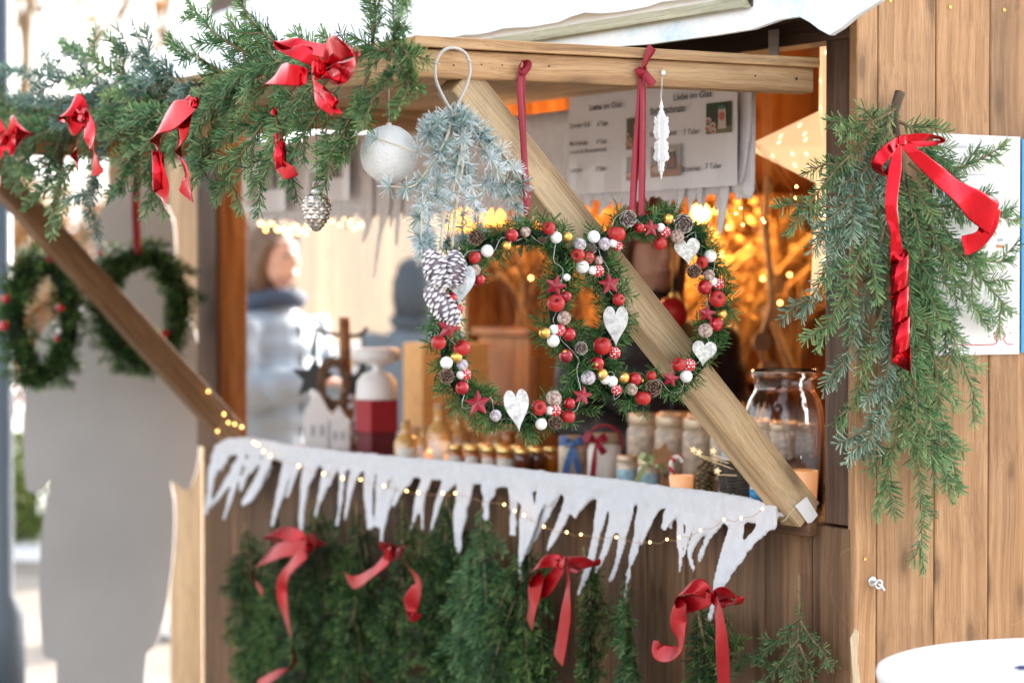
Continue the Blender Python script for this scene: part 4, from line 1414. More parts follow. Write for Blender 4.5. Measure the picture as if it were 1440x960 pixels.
def orn_star(mb, c, r_, out, rot, m=0):
    pts, x, y = star_pts(c, r_, out, rot)
    th = r_ * .22
    i0 = len(mb.v)
    for p in pts: mb.vert(p)
    a = mb.vert(c + out * th); b = mb.vert(c - out * th)
    for k in range(10):
        j = (k + 1) % 10
        n_ = (pts[j] - pts[k]).cross(c + out * th - pts[k])
        f = (i0 + k, i0 + j, a)
        g = (i0 + j, i0 + k, b)
        if n_.dot(out) < 0:
            f = tuple(reversed(f)); g = tuple(reversed(g))
        mb.face(f, m); mb.face(g, m)


def heart_outline(n=40):
    out = []
    for k in range(n):
        t_ = 2 * PI * k / n
        x = 16 * math.sin(t_) ** 3; y = 13 * math.cos(t_) - 5 * math.cos(2 * t_) - 2 * math.cos(3 * t_) - math.cos(4 * t_)
        out.append((x / 17, (y + 2.5) / 15))
    return out


def orn_heart(mb, c, w, h, out, rot, m=0, th=0.006):
    x = perp(out, ZZ); y = x.cross(out)
    if y.z < 0: y = -y
    if x.dot(RT) < 0: x = -x
    X = x * math.cos(rot) + y * math.sin(rot); Y = y * math.cos(rot) - x * math.sin(rot)
    pts = [c + X * (a * w) + Y * (b * h) for a, b in heart_outline()]
    mb.prism(pts, out, th, m)


def pine_cone(mb, c, axis, L, R_, n, m=0, open_=0.5, r=RN):
    """c is the stem end, axis runs to the tip"""
    axis = axis.normalized()
    u = perp(axis); v = axis.cross(u)
    prof = []
    for i in range(9):
        t_ = i / 8
        prof.append((max(.0004, R_ * .62 * math.sin(PI * (0.08 + .9 * t_)) ** .75), t_ * L * .96))
    mb.lathe(prof, c, axis, 12, m, 0.0)
    ga = PI * (3 - math.sqrt(5))
    for k in range(n):
        t_ = (k + .5) / n
        pr = math.sin(PI * (0.1 + .84 * t_)) ** .7
        g = k * ga
        rd = u * math.cos(g) + v * math.sin(g)
        tg = axis.cross(rd)
        s = R_ * (0.30 + .34 * pr) * math.sqrt(34 / max(n, 10)) * 1.2
        s = min(s, R_ * .62) * r.uniform(.8, 1.2)
        g += r.uniform(-.25, .25); rd = u * math.cos(g) + v * math.sin(g); tg = axis.cross(rd)
        b = c + axis * (t_ * L * .93) + rd * (R_ * .5 * pr)
        tip = c + axis * (t_ * L * .93 + s * .55) + rd * (R_ * (pr * (0.78 + .25 * open_)))
        e1 = b.lerp(tip, .75) + tg * s * .55; e2 = b.lerp(tip, .75) - tg * s * .55
        top = tip + axis * s * .08
        i0 = len(mb.v)
        for p, a in ((b + tg * s * .28, 0), (b - tg * s * .28, 0), (e2, .55), (top, 1.0), (e1, .55), (b.lerp(tip, .7) + axis * s * .22, .4), (b.lerp(tip, .5) - axis * s * .2, 0.1)):
            mb.vert(p, a)
        mb.face((i0, i0 + 5, i0 + 1)); mb.face((i0 + 1, i0 + 5, i0 + 2)); mb.face((i0 + 2, i0 + 5, i0 + 3)); mb.face((i0 + 3, i0 + 5, i0 + 4)); mb.face((i0 + 4, i0 + 5, i0))
        mb.face((i0 + 1, i0 + 6, i0)); mb.face((i0 + 2, i0 + 6, i0 + 1)); mb.face((i0 + 3, i0 + 6, i0 + 2)); mb.face((i0 + 4, i0 + 6, i0 + 3)); mb.face((i0, i0 + 6, i0 + 4))


def bauble(mb, c, r_, axis, cap=False):
    mb.ball(c, r_, 18)


def apple(mb, c, r_, axis):
    prof = []
    for i in range(15):
        g = PI * i / 14
        rr_ = r_ * math.sin(g) * (1 + .06 * math.cos(g))
        h = -r_ * .94 * math.cos(g)
        if g > PI * .72: h -= r_ * .55 * ((g - PI * .72) / (PI * .28)) ** 2
        if g < PI * .2: h += r_ * .18 * ((PI * .2 - g) / (PI * .2)) ** 2
        prof.append((max(rr_, 1e-5), h))
    mb.lathe(prof, c, axis, 20, 0)
    a = axis.normalized()
    mb.tube(catmull([c + a * r_ * .35, c + a * r_ * .8, c + a * r_ * 1.15 + perp(a) * r_ * .2], 3), r_ * .07, 5, 1)


def nutty(mb, c, r_, axis, r=RN):
    mb.ball(c, r_, 14)
    q = 8 * 14
    for i in range(len(mb.v) - q, len(mb.v)):
        p = mb.v[i] - c
        mb.v[i] = c + p * (1 + .10 * mnoise.noise(mb.v[i] * 140) + .05 * mnoise.noise(mb.v[i] * 320))


def ring_wreath(name, label, path_px, s_, tube, n_tw, seed, orn, nl=0.0225, tw_len=0.046, per=32, mat='wreath', ribbons=(), group=None, orn_s=None, cat='wreath', core=.42):
    r = random.Random(seed)
    C = [onS(x, y, s_) for x, y in path_px]
    C = catmull(C + [C[0]], 6)[:-1]
    n = len(C)
    low = min(C, key=lambda p: p.z)
    t = thing(name, low, label, cat, group)
    mb = MB()
    mb.tube(C, [tube * core] * n, 8, 1, closed=True)
    ctr = sum(C, Vector()) / n
    for k in range(n_tw):
        x = (k + r.random()) / n_tw * n
        i = int(x) % n
        p = C[i].lerp(C[(i + 1) % n], x - int(x))
        d = (C[(i + 1) % n] - C[i - 1]).normalized()
        u = d.cross(Sn).normalized(); v = d.cross(u)
        g = r.uniform(0, 2 * PI)
        rad = u * math.cos(g) + v * math.sin(g)
        sg = 1 if r.random() < .75 else -1
        tdir = (d * sg * r.uniform(.5, 1.0) + rad * r.uniform(.3, .8)).normalized()
        b = p + rad * tube * .25
        ln = tw_len * r.uniform(.7, 1.15)
        pp = [b, b + tdir * ln * .5, b + (tdir + rv(r) * .25).normalized() * ln]
        needles(mb, pp, nl, per / ln * .9 / 1.0 if False else per / tw_len, rv(r), r, 0.9, .42, 0, w=.0012 if group.startswith('dec') else .002, tipup=.25)
    build(mb, 'greenery', [M[mat], M['fir_dark']], t)
    for (kind, x, y, rp, rot) in orn:
        P0 = onS(x, y, orn_s if orn_s is not None else s_ - tube * 1.2)
        d = (CAM - P0).normalized()
        k = P0.y / F
        rr_ = rp * k * 1.06
        mb = MB()
        out = (d + rv(r) * .22).normalized()
        ax = (ZZ + rv(r) * .7 + d * .5).normalized()
        if kind in ('red', 'wine', 'white', 'gold', 'dots'):
            bauble(mb, P0, rr_, ax)
            a = (ZZ * .5 + rv(r)).normalized()
            if kind in ('red', 'wine', 'gold'):
                mc = MB(); mc.lathe([(rr_ * .26, rr_ * .94), (rr_ * .26, rr_ * 1.16), (rr_ * .1, rr_ * 1.2), (1e-5, rr_ * 1.2)], P0, a, 10)
            nm = 'bead' if kind == 'white' else 'bauble'
            ob = build(mb, nm, M[{'red': 'red_gloss', 'wine': 'red_dark', 'white': 'white_b', 'gold': 'gold', 'dots': 'dots'}[kind]], t, smooth=True)
            if kind in ('red', 'wine', 'gold'):
                build(mc, 'cap', M['gold' if kind != 'gold' else 'steel'], ob, smooth=True)
        elif kind == 'apple':
            apple(mb, P0, rr_, (d * .8 + rv(r) * .8 + ZZ * .5).normalized())
            for i_ in range(len(mb.v)):
                mb.v[i_] = P0 + (mb.v[i_] - P0) * (1 + .05 * mnoise.noise(mb.v[i_] * 55))
            build(mb, 'apple', [M['apple'], M['bark']], t, smooth=True)
        elif kind in ('nut', 'plum'):
            nutty(mb, P0, rr_, ax, r)
            build(mb, 'nut', M[kind], t, smooth=True)
        elif kind in ('cone', 'conef'):
            a = (d + rv(r) * .55).normalized()
            pine_cone(mb, P0 - a * rr_ * .9, a, rr_ * 2.0, rr_ * 1.0, 44, r=r)
            build(mb, 'pine_cone', M['cone' if kind == 'cone' else 'cone_f'], t)
        elif kind == 'star':
            orn_star(mb, P0 + d * .006, rr_, (d + rv(r) * .35).normalized(), rot)
            build(mb, 'star', M['star'], t, bevel=.0012)
        elif kind in ('hw', 'hg', 'hs'):
            w, h = rp if False else (rr_, rr_)
            if kind == 'hw': orn_heart(mb, P0 + d * .008, rr_ * .62, rr_, out, rot)
            elif kind == 'hg': orn_heart(mb, P0 + d * .004, rr_ * .66, rr_, out, rot)
            else: orn_heart(mb, P0 + d * .008, rr_ * 1.0, rr_ * 1.0, out, rot, th=.008)
            build(mb, 'heart', M[{'hw': 'heart_w', 'hg': 'heart_g', 'hs': 'heart_s'}[kind]], t, bevel=.0018)
    if len(orn) > 10:      # thin silver wire wound loosely over the front
        mb = MB(); wp = []
        for i in range(0, n, 2):
            d = (CAM - C[i]).normalized(); ra = (C[i] - ctr).normalized()
            wp.append(C[i] + d * (tube * 1.15 + r.uniform(-.004, .006)) + ra * r.uniform(-.8, .8) * tube)
        mb.tube(catmull(wp, 3), .0006, 4)
        build(mb, 'wire', M['steel'], t, smooth=True)
    for pts, fn, kk, outn in ribbons:
        mb = MB()
        ribbon(mb, pts, fn, kk, outn, nsub=8)
        o = build(mb, 'ribbon', M['velvet'], t, smooth=True)
        sol = o.modifiers.new('thick', 'SOLIDIFY'); sol.thickness = 0.0008
    return t


ring1 = [(735, 332), (690, 345), (652, 380), (632, 430), (628, 480), (637, 525), (660, 558), (698, 580), (745, 586), (788, 574), (818, 548), (812, 505), (788, 465), (782, 420), (796, 375), (776, 340)]
ring2 = [(930, 312), (965, 322), (990, 358), (1003, 400), (1005, 440), (995, 490), (967, 526), (925, 546), (882, 552), (850, 534), (848, 492), (864, 455), (860, 415), (846, 380), (846, 345), (885, 316)]
O1 = [('cone', 671, 333, 12, 0), ('white', 685, 353, 8.5, 0), ('red', 720, 331, 9, 0), ('gold', 712, 346, 7, 0), ('apple', 772, 321, 9, 0), ('white', 782, 334, 8, 0), ('gold', 798, 333, 7, 0), ('nut', 739, 326, 7, 0), ('cone', 763, 337, 6, 0),
      ('apple', 667, 362, 8.5, 0), ('nut', 668, 380, 8, 0), ('red', 674, 393, 8.5, 0), ('hg', 648, 402, 29, -.12), ('red', 635, 419, 8, 0), ('red', 643, 435, 8, 0), ('star', 631, 462, 20, .25), ('apple', 617, 481, 10, 0), ('apple', 649, 489, 12, 0), ('gold', 642, 502, 8, 0),
      ('white', 628, 510, 8.5, 0), ('plum', 650, 513, 8, 0), ('cone', 628, 530, 12, 0), ('white', 648, 527, 6, 0), ('dots', 654, 526, 8.5, 0), ('red', 650, 545, 9.5, 0), ('star', 672, 567, 21, -.1), ('plum', 697, 584, 8, 0), ('hw', 727, 577, 29, .1), ('apple', 758, 573, 10.5, 0),
      ('white', 761, 596, 8, 0), ('nut', 779, 560, 11, 0), ('white', 773, 577, 6, 0), ('dots', 780, 577, 9, 0), ('red', 801, 567, 8, 0), ('apple', 799, 585, 9.5, 0), ('cone', 781, 596, 11, 0), ('star', 819, 556, 16, .15),
      ('star', 781, 402, 18, .3), ('wine', 796, 417, 8, 0), ('apple', 782, 426, 12, 0), ('nut', 793, 447, 9.5, 0), ('gold', 766, 468, 8, 0), ('white', 779, 463, 6.5, 0), ('dots', 787, 464, 8, 0), ('red', 800, 470, 9.5, 0), ('white', 778, 479, 8.5, 0), ('wine', 796, 500, 9.5, 0), ('conef', 816, 489, 10, 0), ('white', 797, 390, 5, 0)]
O2 = [('conef', 882, 308, 13, 0), ('star', 915, 321, 15, 0), ('red', 899, 320, 7.5, 0), ('gold', 940, 308, 7.5, 0), ('conef', 961, 314, 15, 0), ('white', 929, 320, 6, 0), ('dots', 935, 326, 8, 0), ('nut', 952, 332, 9.5, 0), ('apple', 928, 342, 9.5, 0), ('apple', 867, 328, 12, 0), ('white', 835, 333, 8.5, 0),
      ('plum', 850, 343, 8.5, 0), ('white', 862, 342, 6, 0), ('dots', 869, 346, 7, 0), ('plum', 815, 344, 9, 0), ('conef', 832, 348, 8, 0), ('apple', 812, 359, 10, 0), ('red', 827, 362, 9, 0), ('white', 819, 375, 9, 0), ('white', 833, 380, 6, 0), ('dots', 841, 381, 8.5, 0), ('nut', 842, 366, 6, 0), ('star', 857, 399, 18, -.15), ('apple', 870, 421, 8.5, 0),
      ('hw', 866, 459, 28, 0), ('apple', 847, 486, 12.5, 0), ('dots', 864, 496, 8.5, 0), ('red', 840, 511, 9.5, 0), ('gold', 846, 526, 8.5, 0), ('white', 851, 533, 7, 0), ('plum', 827, 531, 10, 0), ('white', 861, 536, 7.5, 0), ('dots', 867, 548, 7.5, 0), ('gold', 877, 531, 8, 0), ('red', 893, 533, 9.5, 0), ('nut', 888, 547, 8.5, 0), ('apple', 916, 528, 7, 0),
      ('cone', 919, 546, 13, 0), ('apple', 904, 559, 11, 0), ('star', 943, 532, 15, .2), ('apple', 954, 512, 9.5, 0), ('dots', 969, 513, 9, 0), ('white', 965, 529, 8.5, 0), ('hs', 990, 497, 17, -.1), ('nut', 992, 465, 10, 0), ('red', 1007, 456, 10, 0), ('star', 994, 441, 15, .1), ('gold', 1016, 442, 7, 0), ('apple', 1009, 420, 11.5, 0),
      ('red', 991, 404, 10, 0), ('white', 1003, 396, 6, 0), ('dots', 1010, 399, 8, 0), ('nut', 997, 387, 8, 0), ('cone', 975, 383, 11, 0), ('apple', 987, 369, 8.5, 0), ('white', 999, 360, 8.5, 0), ('hs', 967, 354, 18, .1)]
rs = HS0 - .004
rb1 = [([(733, 96, 0, 4, 0), (731, 130, .004, 4.5, .2), (736, 200, .012, 4.5, .4), (739, 262, .02, 5, .1), (744, 342, .024, 6, .3)], onS, rs, Sn), ([(735, 96, 0, 4, .6), (735, 150, .002, 4.5, 1.0), (737, 220, .008, 4.5, .6), (742, 300, .014, 6, .2), (743, 338, .016, 6, .2)], onS, rs, Sn),
       ([(735, 104, 0, 5, .2), (730, 94, .008, 6, .8), (738, 84, .012, 6, 1.6), (742, 92, .008, 6, .6), (735, 104, .004, 5, .1)], onS, rs, Sn)]
rb2 = [([(903, 96, 0, 5, 0), (900, 140, .004, 5.5, .1), (893, 230, .02, 5.5, .1), (888, 316, .04, 5.5, 0)], onS, rs, Sn), ([(903, 98, 0, 5, 0), (904, 140, .006, 5.5, -.1), (903, 230, .024, 5.5, 0), (902, 318, .042, 5.5, 0)], onS, rs, Sn),
       ([(903, 102, .008, 4, .3), (907, 88, .012, 5, .2), (917, 66, .014, 8, .1)], onS, rs, Sn), ([(902, 98, .008, 4, .3), (908, 106, .014, 6, .3), (919, 120, .016, 7, 0)], onS, rs, Sn), ([(896, 96, .004, 5, .2), (904, 104, .016, 7, 1.0), (909, 96, .006, 5, .4)], onS, rs, Sn)]
ring_wreath('wreath', 'decorated fir wreath hung beside the frosted larch spray, one long white heart at its bottom', ring1, .070, .034, 250, 101, O1, ribbons=rb1, group='decorated wreaths on the hatch beam')
ring_wreath('wreath', 'decorated fir wreath in front of the diagonal prop, two sparkling hearts on its outer side', ring2, .080, .034, 240, 102, O2, ribbons=rb2, group='decorated wreaths on the hatch beam')

# two plain wreaths at the far side of the hatch
SF = 2.86


def oval(cx, cy, a, b, n=16):
    return [(cx + a * math.sin(2 * PI * k / n), cy - b * math.cos(2 * PI * k / n)) for k in range(n)]


kk = HS1 - .05
ring_wreath('wreath', 'plain dark fir wreath with a few red berries at the very end of the hatch', oval(60, 449, 38, 78), kk - .02, .043, 250, 103, [('red', 8, 420, 6, 0), ('red', 6, 458, 7, 0), ('red', 85, 433, 6, 0), ('red', 80, 476, 4, 0), ('white', 82, 465, 4, 0)], .026, .07, 34,
            mat='fir_dark', orn_s=kk - .08, group='plain wreaths at the far side of the hatch', core=.55, ribbons=[([(89, 205, 0, 5, .2), (84, 250, .01, 5, .3), (78, 300, .02, 6, .1), (70, 368, .03, 6, .1)], onS, kk - .03, Sn)])
ring_wreath('wreath', 'plain dark fir wreath hanging before the pale figure board', oval(202, 430, 52, 73), kk - .03, .045, 250, 104, [('red', 141, 356, 4, 0), ('red', 232, 469, 6, 0), ('white', 115, 435, 3, 0)], .026, .07, 34,
            mat='fir_dark', orn_s=kk - .09, group='plain wreaths at the far side of the hatch', core=.55, ribbons=[([(192, 190, 0, 5, .2), (192, 240, .01, 6, .1), (191, 300, .02, 6, .1), (194, 358, .03, 6, .1)], onS, kk - .03, Sn)])

# ================================================================== FROSTED LARCH SPRAY
r = random.Random(91)
LS = HS0 - .035
t = thing('larch_spray', onS(640, 300, LS), 'frosted larch spray with white cones on a pale wire loop, nailed to the hatch beam', 'hanging spray')
lp = lambda x, y, o=0.0: onS(x, y, LS - o)
mb = MB()
mb.tube(catmull([lp(638, 160), (lp(625, 140)), lp(613, 112), lp(613, 88), lp(624, 71), lp(640, 68), lp(655, 76), lp(661, 96), lp(657, 118), lp(646, 142), lp(638, 160)], 5), .0029, 8)
for x, y in ((615, 90), (659, 86)):
    mb.tube([lp(x - 3, y - 2, .003), lp(x + 4, y + 1, .003)], .0012, 5)
build(mb, 'wire_loop', M['wire'], t, smooth=True)
tw = [[(638, 158), (622, 190), (600, 215), (560, 205), (530, 195)], [(638, 158), (625, 200), (600, 240), (580, 262), (548, 262)], [(638, 160), (622, 215), (610, 275), (600, 330), (600, 350)], [(638, 158), (650, 195), (640, 250), (632, 310), (628, 345)], [(640, 158), (660, 170), (690, 195), (725, 240), (735, 262)],
      [(640, 160), (672, 195), (700, 240), (725, 290), (738, 330)], [(640, 160), (650, 220), (668, 280), (672, 310), (668, 345)], [(636, 160), (640, 210), (655, 260), (650, 320), (655, 345)], [(638, 158), (612, 170), (600, 190), (618, 170), (606, 182)], [(642, 160), (648, 172), (655, 200), (662, 240), (690, 262)], [(638, 160), (615, 225), (595, 290), (592, 330), (598, 352)]]
mb = MB(); nb = MB()
for p in tw:
    C = catmull([lp(x, y, r.uniform(-.02, .04) if i else 0) for i, (x, y) in enumerate(p)], 6)
    mb.tube(C, [lerp(.003, .0013, i / (len(C) - 1)) for i in range(len(C))], 6)
    n = len(C)
    for k in range(2, n, 2):
        if r.random() < (.4 if p[-1][0] < 560 else .15): continue
        c = C[k] + rv(r) * .003
        d = (C[min(k + 1, n - 1)] - C[k - 1]).normalized()
        side = perp(d, rv(r))
        ax = (side * .8 + d * .3 + (CAM - c).normalized() * .4).normalized()
        w0 = r.uniform(.3, .85)
        for q_ in range(r.randint(50, 70)):
            dr = (ax * r.uniform(.05, 1.0) + rv(r) * .85).normalized()
            nb.needle(c, dr, dr.cross(rv(r)).normalized(), r.uniform(.018, .030), .00095, w0 + r.gauss(0, .2), 0)
    c = C[-1]
    for q_ in range(40):
        dr = ((C[-1] - C[-3]).normalized() * .7 + rv(r)).normalized()
        nb.needle(c, dr, dr.cross(rv(r)).normalized(), r.uniform(.018, .028), .001, r.uniform(.2, .9), 0)
build(mb, 'twig', M['twine'], t, smooth=True)
build(nb, 'needles', M['larch'], t)
mb = MB()
mb.tube(catmull([lp(637, 160), lp(634, 215, .01), lp(625, 290, .02), lp(620, 350, .035)], 5), .0032, 6)
mb.tube(catmull([lp(637, 160), lp(648, 170, .01), lp(652, 215, .02), lp(640, 300, .02), lp(636, 350, .03)], 5), .0028, 6)
build(mb, 'cord', M['twine'], t, smooth=True)
for (a, b, R_, n) in (((600, 350), (622, 402), 22, 84), ((640, 352), (634, 402), 21, 80), ((598, 404), (638, 452), 20, 84)):
    mb = MB()
    A = lp(*a, .05); B = lp(*b, .055)
    pine_cone(mb, A, (B - A) + Sn * .01, (B - A).length * 1.12, R_ * A.y / F, n, open_=.75, r=r)
    build(mb, 'frosted_cone', M['cone_w'], t)

# ================================================================== HANGING ORNAMENTS
hs = onV(547, 217, HV - .02)
t = thing('snowball', hs - ZZ * .055, 'white glittering snowball bauble hanging from the hatch corner', 'bauble')
mb = MB()
Rb = 40.5 * hs.y / F
mb.ball(hs, Rb, 72)
q_ = 37 * 72
for i in range(len(mb.v) - q_, len(mb.v)):
    p = (mb.v[i] - hs).normalized()
    mb.v[i] = hs + p * Rb * (1 + .012 * mnoise.noise(p * 9) + .022 * mnoise.noise(p * 24) + .012 * mnoise.noise(p * 50))
build(mb, 'ball', plain('glitter_snow', (.93, .94, .96), .8, bmp=1.0, bs_=260), t, smooth=True)
mb = MB()
mb.tube([hs + ZZ * Rb * .97, hs + ZZ * Rb * 1.08], .005, 8)
mb.tube([hs + ZZ * Rb * 1.05, Vector((hs.x, hs.y, 1.885))], .0004, 4)
build(mb, 'thread', M['white_paint'], t)

cp = onV(445, 297, HV - .10)
t = thing('cone_bauble', cp - ZZ * .05, 'silver glass cone bauble on a dark beaded chain under the garland', 'bauble')
mb = MB()
k = cp.y / F
pts = [(1e-5, -29), (5, -28), (10, -22), (15, -12), (18, -2), (19, 8), (17, 17), (12, 23), (7, 25), (7, 29), (1e-5, 29)]
n = 64
i0 = len(mb.v)
prof = []
for i in range(31):
    h = lerp(-29, 25, i / 30)
    for (r0, h0), (r1, h1) in zip(pts[:-1], pts[1:]):
        if h0 <= h <= h1:
            prof.append((max(lerp(r0, r1, (h - h0) / max(h1 - h0, 1e-6)), .01) * k, h * k)); break
mb.lathe(prof, cp, ZZ, n)
for j in range(len(prof)):
    for q_ in range(n):
        i = i0 + j * n + q_
        p = mb.v[i] - cp
        rd = Vector((p.x, p.y, 0))
        if rd.length > 1e-5:
            g = q_ / n * 2 * PI
            row = j / 30 * 9
            sc_ = abs(math.sin(g * 4 + (PI / 2 if int(row) % 2 else 0))) ** .6 * (1 - (row % 1)) ** .7
            mb.v[i] = cp + ZZ * p.z + rd * (1 + .30 * sc_ - .10)
build(mb, 'cone', M['silver'], t, smooth=True)
mb = MB()
mb.lathe([(7.5 * k, 24 * k), (8 * k, 27 * k), (6.5 * k, 31 * k), (3 * k, 33 * k), (1e-5, 33.5 * k)], cp, ZZ, 16)
mb.tube([cp + ZZ * (37 * k) + (ZZ * math.cos(g) + RT * math.sin(g)) * 5 * k for g in [2 * PI * i / 16 for i in range(16)]], .0007, 6, closed=True)
build(mb, 'cap', M['steel'], t, smooth=True)
mb = MB()
for i in range(40):
    mb.ball(cp + ZZ * (42 * k + i * .0042) + RT * math.sin(i * .5) * .0006, .0017, 6)
build(mb, 'chain', M['black'], t, smooth=True)

ss = HS0 - .012
c = onS(930, 196, ss)
t = thing('snow_crystal', c - ZZ * .07, 'white snow crystal seen edge on, hanging from a push pin beside the crimson ribbon', 'ornament')
rt_ = [(0, 56), (2, 48), (2.5, 40), (5, 34), (5, 30), (8, 32), (9, 26), (8, 20), (10, 12), (9, 4), (7, 1), (5, -1), (8, -4), (9, -10), (8, -18), (10, -24), (8, -32), (6, -28), (4, -34), (3.5, -42), (2, -48), (0, -56)]
k = c.y / F
rr_ = random.Random(4)
outl = []
for (a, b), (a2, b2) in zip(rt_[:-1], rt_[1:]):
    for f in (0, .33, .66):
        outl.append((1.12 * lerp(a, a2, f) + (.9 if f == .33 else -.5 if f == .66 else 0) * (1 if a + a2 > 4 else 0), lerp(b, b2, f)))
outl.append(rt_[-1])
for blade in (0.0, 1.05, -1.05):
    x = (RT * math.cos(blade) + Vector((0, 1, 0)) * math.sin(blade))
    mb = MB()
    pts = [c + x * (a * k) + ZZ * (b * k) for a, b in outl] + [c - x * (a * k) + ZZ * (b * k) for a, b in reversed(outl[1:-1])]
    mb.prism(pts, x.cross(ZZ), .0025)
    build(mb, 'blade', M['white_paint'], t)
pin = onS(930, 103, HS0)
mb = MB()
mb.lathe([(.0012, 0), (.0012, .004), (.0048, .0045), (.0055, .0075), (.003, .0095), (1e-5, .0098)], pin, Sn, 14)
build(mb, 'push_pin', M['white_paint'], t, smooth=True)
mb = MB()
mb.tube([pin + Sn * .004 + RT * .001, c + ZZ * 56 * k], .00035, 4)
mb.tube([pin + Sn * .004 - RT * .001, c + ZZ * 56 * k - RT * .002], .00035, 4)
build(mb, 'thread', M['white_paint'], t)

# paper tag tied round the foot of the near prop
tp = [onS(x, y, .122) for x, y in ((1118, 711), (1134, 698), (1150, 724), (1138, 738))]
mb = MB()
mb.prism(tp, U, .0012)
t = thing('paper_tag', tp[3], 'white paper tag tied with string round the foot of the diagonal prop', 'tag')
build(mb, 'tag', M['paper'], t)
mb = MB()
mb.tube(catmull([onS(1119, 712, .121), onS(1110, 722, .12), onS(1104, 731, .124), onS(1098, 730, .19), onS(1128, 700, .2), onS(1142, 690, .2)], 4), .0009, 5)
build(mb, 'string', M['twine'], t)

# ================================================================== FAIRY LIGHTS
def lights(name, label, bulbs, wire, rb, rw, mat='bulb', cat='string lights', wmat='copper'):
    t = thing(name, bulbs[0], label, cat)
    mb = MB()
    mb.tube(catmull(wire, 3), rw, 5)
    build(mb, 'wire', M[wmat], t, smooth=True)
    for p in bulbs:
        mb = MB()
        mb.ball(p, rb, 10)
        build(mb, 'bulb', M[mat], t, smooth=True)
    return t


bl = [(293, 550), (315, 582), (306, 606), (321, 594), (330, 596), (340, 600), (357, 622), (363, 625), (371, 634), (380, 640), (420, 655), (455, 666), (482, 672), (507, 674), (540, 683), (572, 690), (588, 692), (623, 693), (640, 693), (709, 709), (724, 718), (737, 724), (765, 740), (797, 748), (817, 751), (867, 755), (914, 762), (938, 758), (955, 755), (985, 745), (1018, 730), (1042, 728), (1072, 715)]
rr_ = random.Random(8)
B_ = [onV(x, y, FV - .035 - rr_.uniform(0, .01)) for x, y in bl]
Wr = []
for p, q_ in zip(B_[:-1], B_[1:]):
    Wr += [p, (p + q_) / 2 - ZZ * .006 + V * .004]
Wr.append(B_[-1])
lights('fairy_lights', 'warm fairy lights on copper wire strung across the white felt icicles', B_, Wr, .0027, .0006)
rr_ = random.Random(18)
B_ = []
for k in range(46):
    x = 305 + 205 * (k + rr_.random()) / 46
    y = 318 + 10 * math.sin(x * .05) + rr_.gauss(0, 5) - (6 if x < 350 else 0)
    B_.append(at(x, y, 7.7 + rr_.uniform(-.1, .1)))
lights('fairy_lights', 'cluster of warm fairy lights along the open far end of the stall', B_, B_, .0042, .0008)
rr_ = random.Random(28)
B_ = []; Wr = []
src = onV(1042, 190, .16)
for k in range(11):
    e_ = onV(1060 + rr_.uniform(-45, 70), 245 + rr_.uniform(-10, 75), .2 + rr_.uniform(-.06, .25))
    B_.append(e_)
    Wr += [src + rv(rr_) * .01, (src + e_) / 2 + ZZ * .02, e_, (src + e_) / 2 + ZZ * .015]
lights('fairy_lights', 'burst of copper wire fairy lights hanging by the paper star', B_, Wr, .0028, .0005)

# glowing paper star
sc_ = onV(1195, 207, .34)
t = thing('paper_star', sc_ - ZZ * .2, 'glowing pale paper star lantern with star cut-outs behind the corner post', 'star lantern')
mb = MB()
sx = Sn; outn = V * -1
Rr = (onV(1046, 198, .34) - sc_).length
nrm_ = Wn
pts = []
for k in range(10):
    g = PI * k / 5 + .05
    rr2 = Rr if k % 2 == 0 else Rr * .36
    pts.append(sc_ + Sn * (math.cos(g) * rr2) * -1 + ZZ * math.sin(g) * rr2)
i0 = len(mb.v)
for p in pts: mb.vert(p)
a = mb.vert(sc_ + Wn * Rr * .2); b = mb.vert(sc_ - Wn * Rr * .2)
for k in range(10):
    j = (k + 1) % 10
    mb.face((i0 + k, i0 + j, a)); mb.face((i0 + j, i0 + k, b))
    for (f1, f2) in ((.2, .3), (.45, .35), (.35, .12), (.62, .18), (.15, .6)):
        c = pts[k] * (1 - f1 - f2) + pts[j] * f2 + (sc_ + Wn * Rr * .2) * f1
        nn = (pts[j] - pts[k]).cross(sc_ + Wn * Rr * .2 - pts[k]).normalized()
        if nn.dot(Wn) < 0: nn = -nn
        sp, _, _ = star_pts(c + nn * .0015, .0075, nn, .3 * k)
        i1 = len(mb.v)
        for p in sp: mb.vert(p)
        cc = mb.vert(c + nn * .0016)
        for q_ in range(10):
            mb.face((i1 + q_, i1 + (q_ + 1) % 10, cc), 1)
build(mb, 'shade', [glow('lit_paper', (1.0, 0.60, 0.32), 0.2), glow('lit_cutout', (1.0, .8, .55), 0.6)], t)
mb = MB(); mb.tube([sc_ + ZZ * Rr * .3, Vector((sc_.x, sc_.y, 2.2))], .0015, 5)
build(mb, 'cable', M['black'], t)

# ================================================================== GOODS ON THE COUNTER
CZ = 1.0325
A_ = {}
A_['honey'] = plain('honey', (0.42, 0.13, 0.012), 0.08, coat=0.6)
A_['dark_honey'] = plain('dark_honey', (0.10, 0.025, 0.01), 0.08, coat=0.6)
A_['lid'] = plain('gold_lid', (0.70, 0.52, 0.20), 0.22, 0.85)
A_['lid_w'] = plain('cream_lid', (0.66, 0.52, 0.36), 0.35, 0.3)
A_['label'] = plain('cream_label', (0.78, 0.75, 0.70), 0.6)
A_['label_b'] = plain('pale_blue_label', (0.36, 0.60, 0.72), 0.5, var=0.3, vs=60)
A_['jute'] = plain('jute', (0.42, 0.33, 0.22), 0.9, var=0.25, vs=150, bmp=0.6)
A_['mix'] = plain('baking_mix', (0.62, 0.50, 0.38), 0.4, var=0.4, vs=45, coat=0.5)
A_['juice'] = plain('amber_liqueur', (0.62, 0.36, 0.12), 0.1, coat=0.7)
